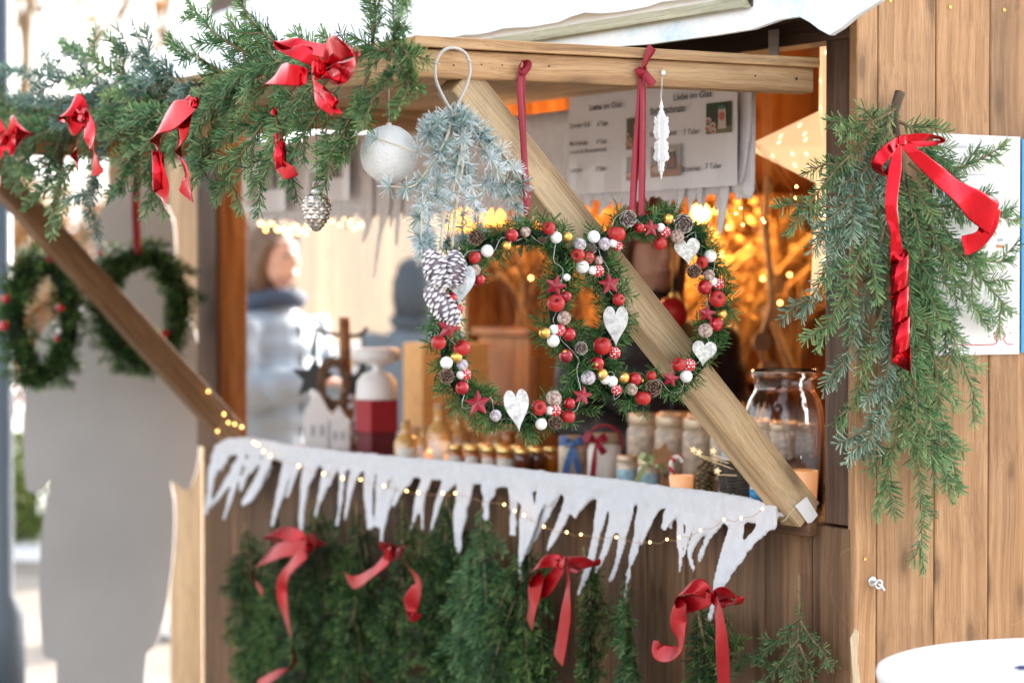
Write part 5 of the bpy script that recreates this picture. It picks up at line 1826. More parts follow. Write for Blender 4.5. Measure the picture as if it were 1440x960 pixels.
A_['cork'] = plain('cork', (0.45, 0.30, 0.18), 0.85, var=0.2)
A_['blue'] = ribbonmat('blue_ribbon', (0.06, 0.15, 0.38), .5)
A_['green_r'] = ribbonmat('green_ribbon', (0.42, 0.52, 0.24), .5)
A_['red_box'] = plain('red_card', (0.34, 0.015, 0.03), 0.5)
A_['wine'] = plain('wine_card', (0.13, 0.012, 0.025), 0.5)
A_['kraft'] = plain('kraft', (0.72, 0.47, 0.20), 0.7, var=0.1)
A_['biscuit'] = plain('gingerbread', (0.34, 0.17, 0.07), 0.8, var=0.2)
A_['wicker'] = plain('wicker', (0.06, 0.045, 0.035), 0.7, var=0.4, vs=80)
A_['candle'] = plain('candle_wax', (0.85, 0.62, 0.45), 0.5)
A_['flame'] = glow('flame', (1.0, 0.55, 0.18), 14.0)
A_['cup'] = plain('frosted_cup', (0.85, 0.50, 0.32), 0.35, emit=(1.0, 0.42, 0.14), es=0.10)
A_['brushwood'] = plain('willow', (0.17, 0.10, 0.06), 0.8, var=0.3)


def jar_profile(r_, h, neck=.82):
    return [(r_ * .9, 0), (r_, h * .06), (r_, h * .66), (r_ * .95, h * .74), (r_ * neck, h * .8), (r_ * neck, h * .82)]


def jar(p, r_, h, body, lid, label=None, name='jar', text='', group=None, lname='lid'):
    t = thing(name, p, text, 'jar', group)
    mb = MB(); mb.lathe(jar_profile(r_, h), p, ZZ, 18)
    build(mb, 'body', body, t, smooth=True)
    mb = MB(); mb.lathe([(r_ * .92, h * .80), (r_ * .95, h * .82), (r_ * .95, h * .97), (r_ * .9, h), (1e-5, h)], p, ZZ, 18)
    build(mb, lname, lid, t, smooth=True)
    if label:
        mb = MB()
        d = (CAM - p); d.z = 0; d.normalize(); sd = d.cross(ZZ)
        P_ = []
        for k in range(9):
            g = -1.0 + 2.0 * k / 8
            q_ = d * math.cos(g) + sd * math.sin(g)
            P_.append(p + q_ * (r_ + .0008))
        for a, b in zip(P_[:-1], P_[1:]):
            mb.quad(a + ZZ * h * .14, b + ZZ * h * .14, b + ZZ * h * .58, a + ZZ * h * .58)
        build(mb, 'label', label, t, smooth=True)
    return t


def onC(x, y, z=CZ):
    return onZ(x, y, z)


# honey jars: three files along the counter
base = onC(655, 661)
gh = 'small honey jars with gold lids'
du = -U
r = random.Random(5)
for i in range(5):
    for j in range(3):
        p = onC(640 + 23.5 * i, 660 + 1.6 * i) + V * (.052 * j) + U * (.012 * j)
        dk = i == 4 and j < 2
        jar(p, .0195 if not (i == 3 and j == 0) else .024, .064, A_['dark_honey'] if dk else A_['honey'], A_['lid'], A_['label'] if j == 0 and i != 4 else None,
            text='small dark preserve jar with gold lid at the end of the honey jars' if dk else 'small amber honey jar with gold lid in the counter block of jars', group='dark preserve jars' if dk else gh, name='honey_jar')
# jars of baking mix with cream lids behind
gm = 'baking mix jars with cream lids'
for i in range(6):
    for j in range(2):
        p = onC(815 + 38 * i, 664 + 5 * i) + V * (.19 + .1 * j) - U * .02
        p.z = CZ
        jar(p, .044, .145 + .006 * r.random(), A_['mix'], A_['lid_w'], None, text='tall baking mix jar with cream lid in the back rows on the counter', group=gm, name='mix_jar')
# front row of decorated jars
p = onC(805, 671); t = jar(p, .036, .105, A_['mix'], A_['jute'], None, text='jar with jute top and a dark blue ribbon bow beside the honey jars', name='gift_jar')
mb = MB()
d = (CAM - p).normalized(); sd = d.cross(ZZ).normalized()
for (dx0, dz0, dx1, dz1, w) in ((0, .085, -.03, .10, .008), (0, .085, .03, .10, .008), (0, .085, -.018, .01, .008), (0, .085, .02, .0, .009), (-.034, .084, .034, .084, .005)):
    a = p + d * .041 + sd * dx0 + ZZ * dz0; b = p + d * .044 + sd * dx1 + ZZ * dz1
    n_ = (b - a).cross(d).normalized() * w
    m_ = (a + b) / 2 + d * .012
    mb.strip([a - n_ * .4, m_ - n_, b - n_], [a + n_ * .4, m_ + n_, b + n_])
build(mb, 'ribbon', A_['blue'], t)
p = onC(850, 678); t = jar(p, .042, .12, A_['label'], A_['jute'], None, text='round jar with jute cover and red cord handle with a crimson bow', name='gift_jar')
mb = MB()
d = (CAM - p).normalized(); sd = d.cross(ZZ).normalized()
mb.tube([p + ZZ * .085 + sd * (.045 * math.cos(g)) + ZZ * (.055 * math.sin(g)) + d * .02 for g in [PI * k / 12 for k in range(13)]], .0035, 6)
build(mb, 'handle', M['velvet'], t)
mb = MB()
for (dx0, dz0, dx1, dz1, w) in ((.02, .10, -.005, .112, .01), (.02, .10, .05, .115, .012), (.02, .10, .03, .0, .007), (.02, .10, .0, .07, .008)):
    a = p + d * .047 + sd * dx0 + ZZ * dz0; b = p + d * .05 + sd * dx1 + ZZ * dz1
    n_ = (b - a).cross(d).normalized() * w; m_ = (a + b) / 2 + d * .01
    mb.strip([a - n_ * .3, m_ - n_, b - n_], [a + n_ * .3, m_ + n_, b + n_])
build(mb, 'bow', M['velvet'], t)
for (x, y, lb) in ((882, 684, 'small jar with pale blue label next to the red cord handle'), (912, 690, 'small jar with pale blue label and a green ribbon, beside the candy cane')):
    p = onC(x, y)
    t = jar(p, .027, .075, A_['mix'], A_['lid_w'], A_['label_b'], text=lb, name='gift_jar')
    if x > 900:
        d = (CAM - p).normalized(); sd = d.cross(ZZ).normalized()
        mb = MB()
        for (dx0, dz0, dx1, dz1, w) in ((0, .07, -.045, .05, .007), (0, .07, .02, .085, .009), (0, .07, -.02, .085, .009), (0, .07, .03, .02, .006)):
            a = p + d * .03 + sd * dx0 + ZZ * dz0; b = p + d * .034 + sd * dx1 + ZZ * dz1
            n_ = (b - a).cross(d).normalized() * w; m_ = (a + b) / 2 + d * .012
            mb.strip([a - n_ * .4, m_ - n_, b - n_], [a + n_ * .4, m_ + n_, b + n_])
        build(mb, 'ribbon', A_['green_r'], t)
# gingerbread star and candy cane leaning on the jars
p = onC(932, 694); d = (CAM - p).normalized()
mb = MB(); pts, _, _ = star_pts(p + ZZ * .088 - d * .0, .032, d, .2, .55)
mb.prism(pts, d, .006)
mb.beam(p + ZZ * .002, p + ZZ * .065, .003, .003, V)
tag(build(mb, 'gingerbread_star', A_['biscuit'], bevel=.001), 'brown gingerbread star on a stick between the jars and the candy cane', 'biscuit')
p = onC(948, 697); sd = d.cross(ZZ).normalized()
C = catmull([p + ZZ * .002 - sd * .014, p + ZZ * .03 - sd * .004, p + ZZ * .062 + sd * .006, p + ZZ * .083 + sd * .003, p + ZZ * .09 - sd * .012, p + ZZ * .078 - sd * .02], 8)
mb = MB(); mb.tube(C, .0065, 10)
cm_, nt_, b_ = newmat('candy_stripes')
wv_ = N(nt_, 'ShaderNodeTexWave', Scale=22.0); wv_.bands_direction = 'DIAGONAL'
nt_.links.new(coords(nt_), wv_.inputs['Vector'])
rp_ = ramp(nt_, wv_.outputs['Fac'], [(.55, (.82, .78, .76)), (.65, (.5, .04, .05))])
nt_.links.new(rp_.outputs['Color'], b_.inputs['Base Color']); b_.inputs['Roughness'].default_value = .25
tag(build(mb, 'candy_cane', cm_, smooth=True), 'red and white striped candy cane standing among the jars', 'candy cane')


def tealight(p, r_, h, label, mat=None):
    t = thing('tealight_glass', p, label, 'tealight')
    mb = MB(); mb.lathe([(r_ * .85, 0), (r_, h), (r_ * .93, h), (r_ * .8, .004), (1e-5, .004)], p, ZZ, 18)
    build(mb, 'cup', mat or M['glass'], t, smooth=True)
    mb = MB(); mb.lathe([(r_ * .6, .005), (r_ * .6, .018), (1e-5, .018)], p, ZZ, 14)
    build(mb, 'candle', A_['candle'], t, smooth=True)
    mb = MB(); mb.lathe([(1e-5, .018), (.005, .024), (.0035, .032), (1e-5, .042)], p, ZZ, 10)
    build(mb, 'flame', A_['flame'], t, smooth=True)


tealight(onC(958, 702) - V * .0, .028, .055, 'burning tealight glass in front of the candy cane', A_['cup'])
tealight(onC(603, 656), .016, .04, 'tiny burning tealight before the corked bottles', A_['cup'])
tealight(onC(632, 658), .015, .035, 'tiny burning tealight beside the first honey jar', A_['cup'])
# golden fir cone, wicker basket with wire stars, cards
p = onC(990, 704)
mb = MB(); pine_cone(mb, p, ZZ + V * .1, .105, .028, 110, open_=.6)
tag(build(mb, 'golden_cone', tipmat('gilded_cone', (0.10, .06, .03), (.6, .45, .22))), 'upright gilded fir cone beside the dark wicker basket', 'cone')
p = onC(1030, 712) + V * .05
t = thing('wicker_basket', p, 'dark wicker basket with wire stars behind the diagonal prop', 'basket')
mb = MB()
for k in range(26):
    z = .004 + k * .0036
    R_ = .062 + .012 * k / 26
    mb.tube([p + ZZ * (z + .0012 * math.sin(g * 9 + k * PI)) + Vector((math.cos(g), math.sin(g), 0)) * (R_ + .002 * math.sin(g * 9 + k * PI)) for g in [2 * PI * i / 54 for i in range(54)]], .0022, 5, closed=True)
mb.lathe([(1e-5, .002), (.06, .002)], p, ZZ, 20)
build(mb, 'weave', A_['wicker'], t, smooth=True)
mb = MB()
for (x, y) in ((1003, 634), (983, 636), (1009, 662), (975, 632)):
    q_ = onC(x, y, 1.14); q_ = at(x, y, p.y - .09)
    orn_star(mb, q_, .009, (CAM - q_).normalized(), .2)
    mb.tube([q_ - ZZ * .008, p + ZZ * .07 - U * .03 + rv() * .01], .0007, 4)
build(mb, 'wire_star', plain('warm_white', (.85, .7, .45), .4, emit=(1, .7, .35), es=.15), t)
p = onC(1012, 706) + V * .02; d = (CAM - p).normalized()
mb = MB(); mb.box(p + ZZ * .085 + V * .0, (d.cross(ZZ)).normalized() * .014, (ZZ + V * .1) * .085, d * .0008)
tag(build(mb, 'gift_card', plain('icy_card', (.62, .70, .80), .4)), 'narrow white and pale blue card standing before the wicker basket', 'card')
p = onC(1068, 716)
t = thing('small_bottle', p, 'little clear bottle with a blue label behind the foot of the prop', 'bottle')
mb = MB(); mb.lathe([(.02, 0), (.021, .004), (.021, .06), (.009, .075), (.009, .09), (1e-5, .09)], p, ZZ, 16); build(mb, 'body', plain('milky_glass', (.66, .66, .66), .1, coat=.6), t, smooth=True)
mb = MB(); mb.lathe([(.0216, .015), (.0216, .045)], p, ZZ, 16); build(mb, 'label', M['blue_ink'], t, smooth=True)
# the big glass jar
p = onC(1101, 716) + V * .17 - U * .02; p.z = CZ
k = p.y / F
p = Vector(((1103 - 720) * k, p.y, CZ))
t = thing('glass_jar', p, 'big empty glass jar with a wide mouth beside the corner post', 'jar')
hh = 1.5 + (410 - 519) * k - CZ
Rj = 56 * k
out_ = [(Rj * .93, 0), (Rj, .008), (Rj, hh * .62), (Rj * .98, hh * .70), (Rj * .9, hh * .78), (Rj * .8, hh * .83), (Rj * .76, hh * .855), (Rj * .76, hh * .93), (Rj * .84, hh * .945), (Rj * .85, hh * .975), (Rj * .82, hh), (Rj * .77, hh)]
inn = [(a - .0045, max(b, .006)) for a, b in reversed(out_[:-1])] + [(1e-5, .006)]
mb = MB(); mb.lathe([(1e-5, 0)] + out_ + inn[0:], p, ZZ, 48)
n_ = 48
for i, q_ in enumerate(mb.v):       # pressed vertical flutes on the shoulder of the jar
    h_ = (q_.z - CZ) / hh
    if .05 < h_ < .72:
        g = math.atan2(q_.y - p.y, q_.x - p.x)
        f_ = 1 + .012 * math.cos(g * 12)
        mb.v[i] = Vector((p.x + (q_.x - p.x) * f_, p.y + (q_.y - p.y) * f_, q_.z))
o = build(mb, 'body', M['glass'], t, smooth=True)
mb = MB(); mb.lathe([(1e-5, .0075), (Rj * .86, .0075), (Rj * .86, .05), (1e-5, .055)], p, ZZ, 24)
build(mb, 'filling', plain('dried_fruit', (.42, .24, .13), .7, var=.5, vs=60, bmp=.8, bs_=60), t, smooth=True)
p = onC(1141, 716) - V * .02
tealight(p, .03, .085, 'peach tealight cup in front of the big glass jar', A_['cup'])

# bottles with corks near the far end
gb_ = 'corked bottles of amber liqueur'
for (x, y, w, h, lb) in ((571, 656, 17, 66, 'corked liqueur bottle beside the red box'), (618, 655, 20, 88, 'tallest corked liqueur bottle before the kraft box'), (596, 650, 14, 52, 'short liqueur bottle between two corked bottles'), (645, 650, 16, 74, 'corked liqueur bottle behind the first honey jar'), (664, 648, 14, 60, 'thin liqueur bottle under the wreath')):
    p = onC(x, y); k = p.y / F
    t = thing('liqueur_bottle', p, lb, 'bottle', gb_)
    r_ = w * k; h_ = h * k
    mb = MB(); mb.lathe([(r_ * .92, 0), (r_, h_ * .04), (r_, h_ * .52), (r_ * .8, h_ * .62), (r_ * .42, h_ * .7), (r_ * .40, h_ * .86), (r_ * .48, h_ * .88), (r_ * .48, h_ * .91), (1e-5, h_ * .91)], p, ZZ, 18)
    build(mb, 'body', A_['juice'], t, smooth=True)
    mb = MB(); mb.lathe([(r_ * .36, h_ * .9), (r_ * .40, h_ * 1.0), (1e-5, h_ * 1.0)], p, ZZ, 12); build(mb, 'cork', A_['cork'], t, smooth=True)
    mb = MB(); d = (CAM - p); d.z = 0; d.normalize(); sd = d.cross(ZZ)
    Q = [p + (d * math.cos(g) + sd * math.sin(g)) * (r_ + .0008) for g in [-.9 + 1.8 * q_ / 8 for q_ in range(9)]]
    for a, b in zip(Q[:-1], Q[1:]): mb.quad(a + ZZ * h_ * .1, b + ZZ * h_ * .1, b + ZZ * h_ * .42, a + ZZ * h_ * .42)
    build(mb, 'label', A_['label'], t, smooth=True)
# small spice jars crowding the space behind the bottles
r = random.Random(15)
for i in range(9):
    p = onC(568 + 15.5 * i, 643 + r.uniform(-2, 3) + i * .6) + V * r.uniform(.0, .05); p.z = CZ
    jar(p, r.uniform(.019, .026), r.uniform(.07, .105), (A_['mix'], A_['juice'], A_['honey'])[i % 3], (A_['lid_w'], A_['cork'], A_['lid'])[(i + i // 3) % 3], A_['label'] if i % 2 else None, text='small spice jar crowded behind the corked liqueur bottles', name='spice_jar', group='spice jars behind the corked bottles')
# red box with a white candlestick on it
p = onC(530, 645); k = p.y / F
xb = 21 * k; hb = 1.5 + (410 - 562) * k - CZ
t = thing('red_box', p, 'red cardboard box with a wine coloured lower half near the willow stand', 'box')
mb = MB(); mb.box(p + ZZ * (hb * .23), Sn * xb, V * xb, ZZ * hb * .23); build(mb, 'bottom', A_['wine'], t, bevel=.002)
mb = MB(); mb.box(p + ZZ * (hb * .73), Sn * (xb + .002), V * (xb + .002), ZZ * hb * .27); build(mb, 'lid', A_['red_box'], t, bevel=.002)
c = p + ZZ * (hb + .001); u_ = (562 - 490) * k
mb = MB(); mb.lathe([(29 * k, 0), (30 * k, .004), (28 * k, u_ * .35), (20 * k, u_ * .5), (6 * k, u_ * .56), (6 * k, u_ * .66), (26 * k, u_ * .74), (33 * k, u_ * .78), (33 * k, u_ * .96), (31 * k, u_), (1e-5, u_)], c, ZZ, 24)
tag(build(mb, 'candlestick', M['white_paint'], smooth=True), 'white waisted candlestick on top of the red box', 'candlestick')
# kraft box
p = W(2.755, .70, CZ); k = p.y / F
t = thing('kraft_box', p, 'tall pale orange kraft box on the side counter of the stall', 'box')
mb = MB(); mb.box(p + ZZ * .155, V * .12, U * .06, ZZ * .155); build(mb, 'carton', A_['kraft'], t, bevel=.003)
mb = MB()
pts, _, _ = star_pts(p + ZZ * .12 - U * .0615, .05, Sn, .1)
mb.prism(pts, Sn, .002); build(mb, 'printed_star', plain('print_brown', (.3, .14, .06), .7), t)
# willow stand with hanging stars, houses and a twig wreath
p = W(2.63, .28, CZ); k = p.y / F
pp = lambda x, y, o=0.0: at(x, y, p.y - o)
t = thing('wooden_stand', p, 'rough branch stand with a crossbar among white houses at the far counter end', 'display stand')
mb = MB(); mb.tube(catmull([Vector((p.x, p.y, CZ)), pp(489, 560), pp(486, 500), pp(484, 446)], 5), [.022] * 6 + [.017] * 10, 9); mb.lathe([(.05, 0), (.05, .014), (1e-5, .014)], Vector((p.x, p.y, CZ)), ZZ, 18); build(mb, 'trunk', M['orange'], t, smooth=True)
mb = MB(); mb.tube(catmull([pp(440, 462), pp(470, 470), pp(500, 472), pp(512, 466), pp(516, 460)], 4), .006, 7); build(mb, 'crossbar', M['bark'], t)
mb = MB()
for q_ in range(16):
    c = pp(470, 540, .03) + rv() * .006
    mb.tube([c + (RT * math.cos(g) * .72 + ZZ * math.sin(g) * 1.3) * (.052 + RN.uniform(-.014, .014)) + Vector((0, RN.uniform(-.008, .008), 0)) for g in [2 * PI * i / 20 for i in range(20)]], .0035, 5, closed=True)
tag(build(mb, 'twig_wreath', A_['brushwood']), 'small brown twig wreath hanging on the branch stand', 'wreath')
for (x, y, R_, lb) in ((441, 532, 33, 'black wooden star on a wide strap hanging nearest the far post'), (508, 541, 36, 'black wooden star hanging between the branch stand and the red box')):
    c = pp(x, y, .015)
    t = thing('black_star', c - ZZ * .04, lb, 'star ornament')
    mb = MB(); pts, _, _ = star_pts(c, R_ * k, -Vector((0, 1, 0)), .1); mb.prism(pts, Vector((0, 1, 0)), .008); build(mb, 'star', M['black'], t, bevel=.001)
    mb = MB(); mb.tube([c + ZZ * R_ * k * .9, pp(x + 3, 468)], .008 if x < 470 else .004, 6); build(mb, 'strap', M['black'], t)
for (x, y0, y1, w, lb) in ((447, 556, 640, 18, 'larger white wooden house nearest the far post'), (477, 576, 640, 15, 'smaller white wooden house before the branch stand')):
    c = onC(x, y1 - 2) if False else pp(x, 640, .06); c.z = CZ
    h = (y1 - y0) * k
    t = thing('toy_house', c, lb, 'toy house', 'white toy houses')
    mb = MB()
    w_ = w * k
    fz = h * .62
    mb.prism([c - RT * w_, c + RT * w_, c + RT * w_ + ZZ * fz, c + ZZ * h, c - RT * w_ + ZZ * fz], Vector((0, 1, 0)), .03)
    build(mb, 'house', M['white_paint'], t, bevel=.0015)
    mb = MB()
    for dx in (-.35, .35):
        mb.box(c + RT * w_ * dx + ZZ * fz * .55 - Vector((0, .0162, 0)), RT * w_ * .16, ZZ * h * .09, Vector((0, .001, 0)))
    build(mb, 'window', M['grey_ink'], t)
t = thing('berry_sprig', pp(503, 640, .05), 'sprig of white frosted berries at the foot of the branch stand', 'sprig')
mb = MB(); m2 = MB(); rr_ = random.Random(6)
for q_ in range(34):
    c = pp(503 + rr_.gauss(0, 9), 595 + rr_.gauss(0, 20), .05 + rr_.uniform(-.02, .02))
    mb.ball(c, rr_.uniform(.006, .011), 10); m2.tube([pp(503, 638, .05), c], .0012, 4)
build(mb, 'berries', M['plum'], t, smooth=True); build(m2, 'stem', M['bark'], t)

# ================================================================== INSIDE THE STALL
A_['amber'] = glow('amber_glow', (1.0, 0.34, 0.05), 1.3)
A_['straw'] = plain('straw', (0.52, 0.34, 0.14), 0.7, var=0.3, vs=20)
LAMPS = []


def point(p, e, r_=.05, col=(1.0, 0.46, 0.14)):
    ld = bpy.data.lights.new('lamp_light', 'POINT'); ld.energy = e; ld.color = col; ld.shadow_soft_size = r_
    lo = bpy.data.objects.new('lamp_light', ld); COL.objects.link(lo); lo.location = p


def lantern(x, y, Y, label, en, h=.15):
    c = at(x, y, Y)
    t = thing('amber_lantern', c - ZZ * h * .5, label, 'lantern', 'amber lanterns hanging inside the stall')
    mb = MB(); mb.lathe([(.03, -h * .5), (.042, -h * .46), (.046, 0), (.040, h * .36), (.028, h * .42)], c, ZZ, 18); build(mb, 'shade', A_['amber'], t, smooth=True)
    mb = MB(); mb.ball(c + ZZ * h * .55, .022, 12); build(mb, 'bulb', M['bulb_i'], t, smooth=True)
    mb = MB(); mb.tube([c + ZZ * h * .6, Vector((c.x, c.y, 2.25))], .003, 5); build(mb, 'cable', M['black'], t)
    point(c + ZZ * h * .55 - U * .05, en * .18)


lantern(690, 282, 7.45, 'amber lantern hanging behind the frosted larch spray', 14)
lantern(647, 290, 7.35, 'amber lantern hanging nearest the open stall end', 8)
lantern(806, 240, 7.6, 'amber lantern seen in the gap between prop and menu sheet', 8, .12)
for (x, y, Y, en, lb) in ((881, 352, 7.75, 16, 'bare warm bulb hanging behind the vendor'), (985, 300, 7.9, 16, 'bare warm bulb among the hanging straw'), (1166, 330, 7.5, 14, 'added warm bulb hidden behind the corner post')):  # last bulb is an added light, out of sight behind the corner post
    c = at(x, y, Y)
    t = thing('hanging_bulb', c, lb, 'bulb', 'bare bulbs hanging inside the stall')
    mb = MB(); mb.ball(c, .03, 14); build(mb, 'bulb', M['bulb_i'], t, smooth=True)
    mb = MB(); mb.tube([c + ZZ * .03, Vector((c.x, c.y, 2.4))], .003, 5); mb.lathe([(.014, .026), (.014, .06), (1e-5, .06)], c, ZZ, 10); build(mb, 'cable', M['black'], t)
    point(c - U * .1 - ZZ * .02, en * .18)
# cabinet
c = W(2.74, 1.1, 0)
t = thing('cabinet', c, 'orange brown wooden cabinet against the inner wall of the stall', 'cabinet')
mb = MB(); mb.box(c + ZZ * .68, U * .15, V * .2, ZZ * .68, 0, 1.1); build(mb, 'carcass', M['orange'], t, bevel=.004, frame=axes(c, ZZ, U))
mb = MB()
for dv in (-.098, .098):
    mb.box(c + ZZ * .7 - U * .158 + V * dv, U * .007, V * .093, ZZ * .6, 0, 3 + dv)
build(mb, 'door', M['orange'], t, bevel=.003, frame=axes(c, ZZ, U))
mb = MB()
mb.box(c + ZZ * 1.375, U * .17, V * .215, ZZ * .012, 0, 2.1); build(mb, 'top', M['orange'], t, bevel=.003, frame=axes(c, V, ZZ))


def bundle(name, c, n, h, spread, label, seed, rad=.004, tip=True):
    rr_ = random.Random(seed)
    t = thing(name, c, label, 'dried bundle', 'dried straw and twig bundles inside the stall')
    mb = MB(); m2 = MB()
    for q_ in range(n):
        d = (ZZ + Vector((rr_.gauss(0, spread), rr_.gauss(0, spread), 0))).normalized()
        L_ = h * rr_.uniform(.6, 1.1)
        b = c + Vector((rr_.gauss(0, .02), rr_.gauss(0, .02), .002))
        pts = catmull([b, b + d * L_ * .5, b + (d + Vector((d.x, d.y, -.1)) * .5).normalized() * L_], 4)
        (mb if q_ % 3 else m2).tube(pts, [rad * (1 if i < 5 else 1.6 if tip else .6) for i in range(len(pts))], 5)
    for q_ in range(n * 5):
        a_ = c + ZZ * h * rr_.uniform(.35, 1.05) + Vector((rr_.gauss(0, spread * h * .55), rr_.gauss(0, spread * h * .55), 0)); b_ = rv(rr_) * .022; d_ = b_.cross(rv(rr_)).normalized() * .012
        mb.quad(a_ - b_, a_ + d_, a_ + b_, a_ - d_)
    build(mb, 'straw', A_['straw'], t); build(m2, 'twigs', A_['brushwood'], t)


bundle('straw_bundle', W(2.74, 1.0, 1.388), 60, .42, .35, 'golden straw bundle on the cabinet', 1, .0035)
bundle('straw_bundle', W(2.74, 1.22, 1.388), 40, .36, .3, 'thin twig bundle on the cabinet beside the golden straw', 2, .004)
A_['shelf'] = M['orange']
t = thing('wall_shelf', W(2.8, 1.75, 1.2), 'long wooden shelf on the inner wall with dried decorations', 'shelf')
mb = MB(); mb.box(W(2.84, 1.75, 1.82), U * .08, V * .42, ZZ * .01, 0, 2); build(mb, 'upper_board', M['orange'], t, bevel=.003, frame=axes(W(2.8, 1.75, 1.2), V, ZZ))
mb = MB(); mb.box(W(2.8, 1.75, 1.21), U * .12, V * .42, ZZ * .012, 0, 1)
for v_ in (1.45, 2.05):
    mb.box(W(2.88, v_, 1.1), U * .02, V * .015, ZZ * .1, 0, 3)
build(mb, 'board', M['orange'], t, bevel=.003, frame=axes(W(2.8, 1.75, 1.2), V, ZZ))
bundle('straw_bundle', W(2.74, 1.52, 1.224), 55, .5, .25, 'golden straw bundle on the wall shelf behind the wreath edge', 3, .0035)
bundle('straw_bundle', W(2.74, 1.80, 1.224), 34, .55, .28, 'tall twig bundle on the wall shelf next to the wooden discs', 4, .004)
bundle('straw_bundle', W(2.74, 2.05, 1.224), 45, .5, .25, 'straw bundle at the shelf end above the big glass jar', 5, .0035)
# branch garland with wooden discs
for (pts, lb, sd_) in ((((1082, 250), (1075, 330), (1090, 400), (1085, 440), (1105, 500), (1118, 530)), 'pale branch garland with sliced wooden discs hanging above the big glass jar', 1), (((1075, 310), (1085, 420), (1070, 480), (1080, 520)), 'short crossed branch garland with wooden discs by the paper star', 2)):
    P_ = [at(x, y, 7.2 + .05 * i) for i, (x, y) in enumerate(pts)]
    t = thing('branch_garland', P_[-1], lb, 'garland')
    mb = MB(); mb.tube(catmull(P_, 5), .011, 7); mb.tube([P_[0], Vector((P_[0].x, P_[0].y, 2.2))], .002, 4); build(mb, 'branch', M['pale'], t, smooth=True)
    for i in (2, 3):
        p = P_[i] - Vector((0, .02, 0))
        mb = MB(); mb.lathe([(1e-5, -.006), (.03, -.006), (.03, .006), (1e-5, .006)], p, Vector((.2, -1, .1)), 18); build(mb, 'disc', M['pale'], t)
# warm bulbs threaded through the straw
rr_ = random.Random(40)
B_ = []
for q_ in range(6):
    x = rr_.choice((rr_.uniform(690, 800), rr_.uniform(970, 1130), rr_.uniform(970, 1130)))
    B_.append(at(x, rr_.uniform(300, 430) if x > 900 else rr_.uniform(350, 450), 7.45 + rr_.uniform(-.1, .12)))
B_.sort(key=lambda p: p.x)
lights('fairy_lights', 'warm fairy lights threaded through the dried straw inside the stall', B_, B_, .0045, .0006, mat='bulb')
c = at(945, 440, 6.2)
t = thing('red_bauble', c - ZZ * .04, 'large red bauble hanging before the vendor inside the stall', 'bauble')
mb = MB(); mb.ball(c, .042, 20); build(mb, 'ball', M['apple'], t, smooth=True)
mb = MB(); mb.lathe([(.008, .04), (.008, .05), (1e-5, .05)], c, ZZ, 10); mb.tube([c + ZZ * .05, c + ZZ * .52], .0006, 4); build(mb, 'cap', M['gold'], t)

# ================================================================== PEOPLE
SK = plain('skin', (0.56, 0.34, 0.26), 0.5, var=.08)


def remesh(o, vox, it=3):
    rm = o.modifiers.new('merge', 'REMESH'); rm.mode = 'VOXEL'; rm.voxel_size = vox; rm.use_smooth_shade = True
    sm = o.modifiers.new('soft', 'SMOOTH'); sm.iterations = it; sm.factor = .5


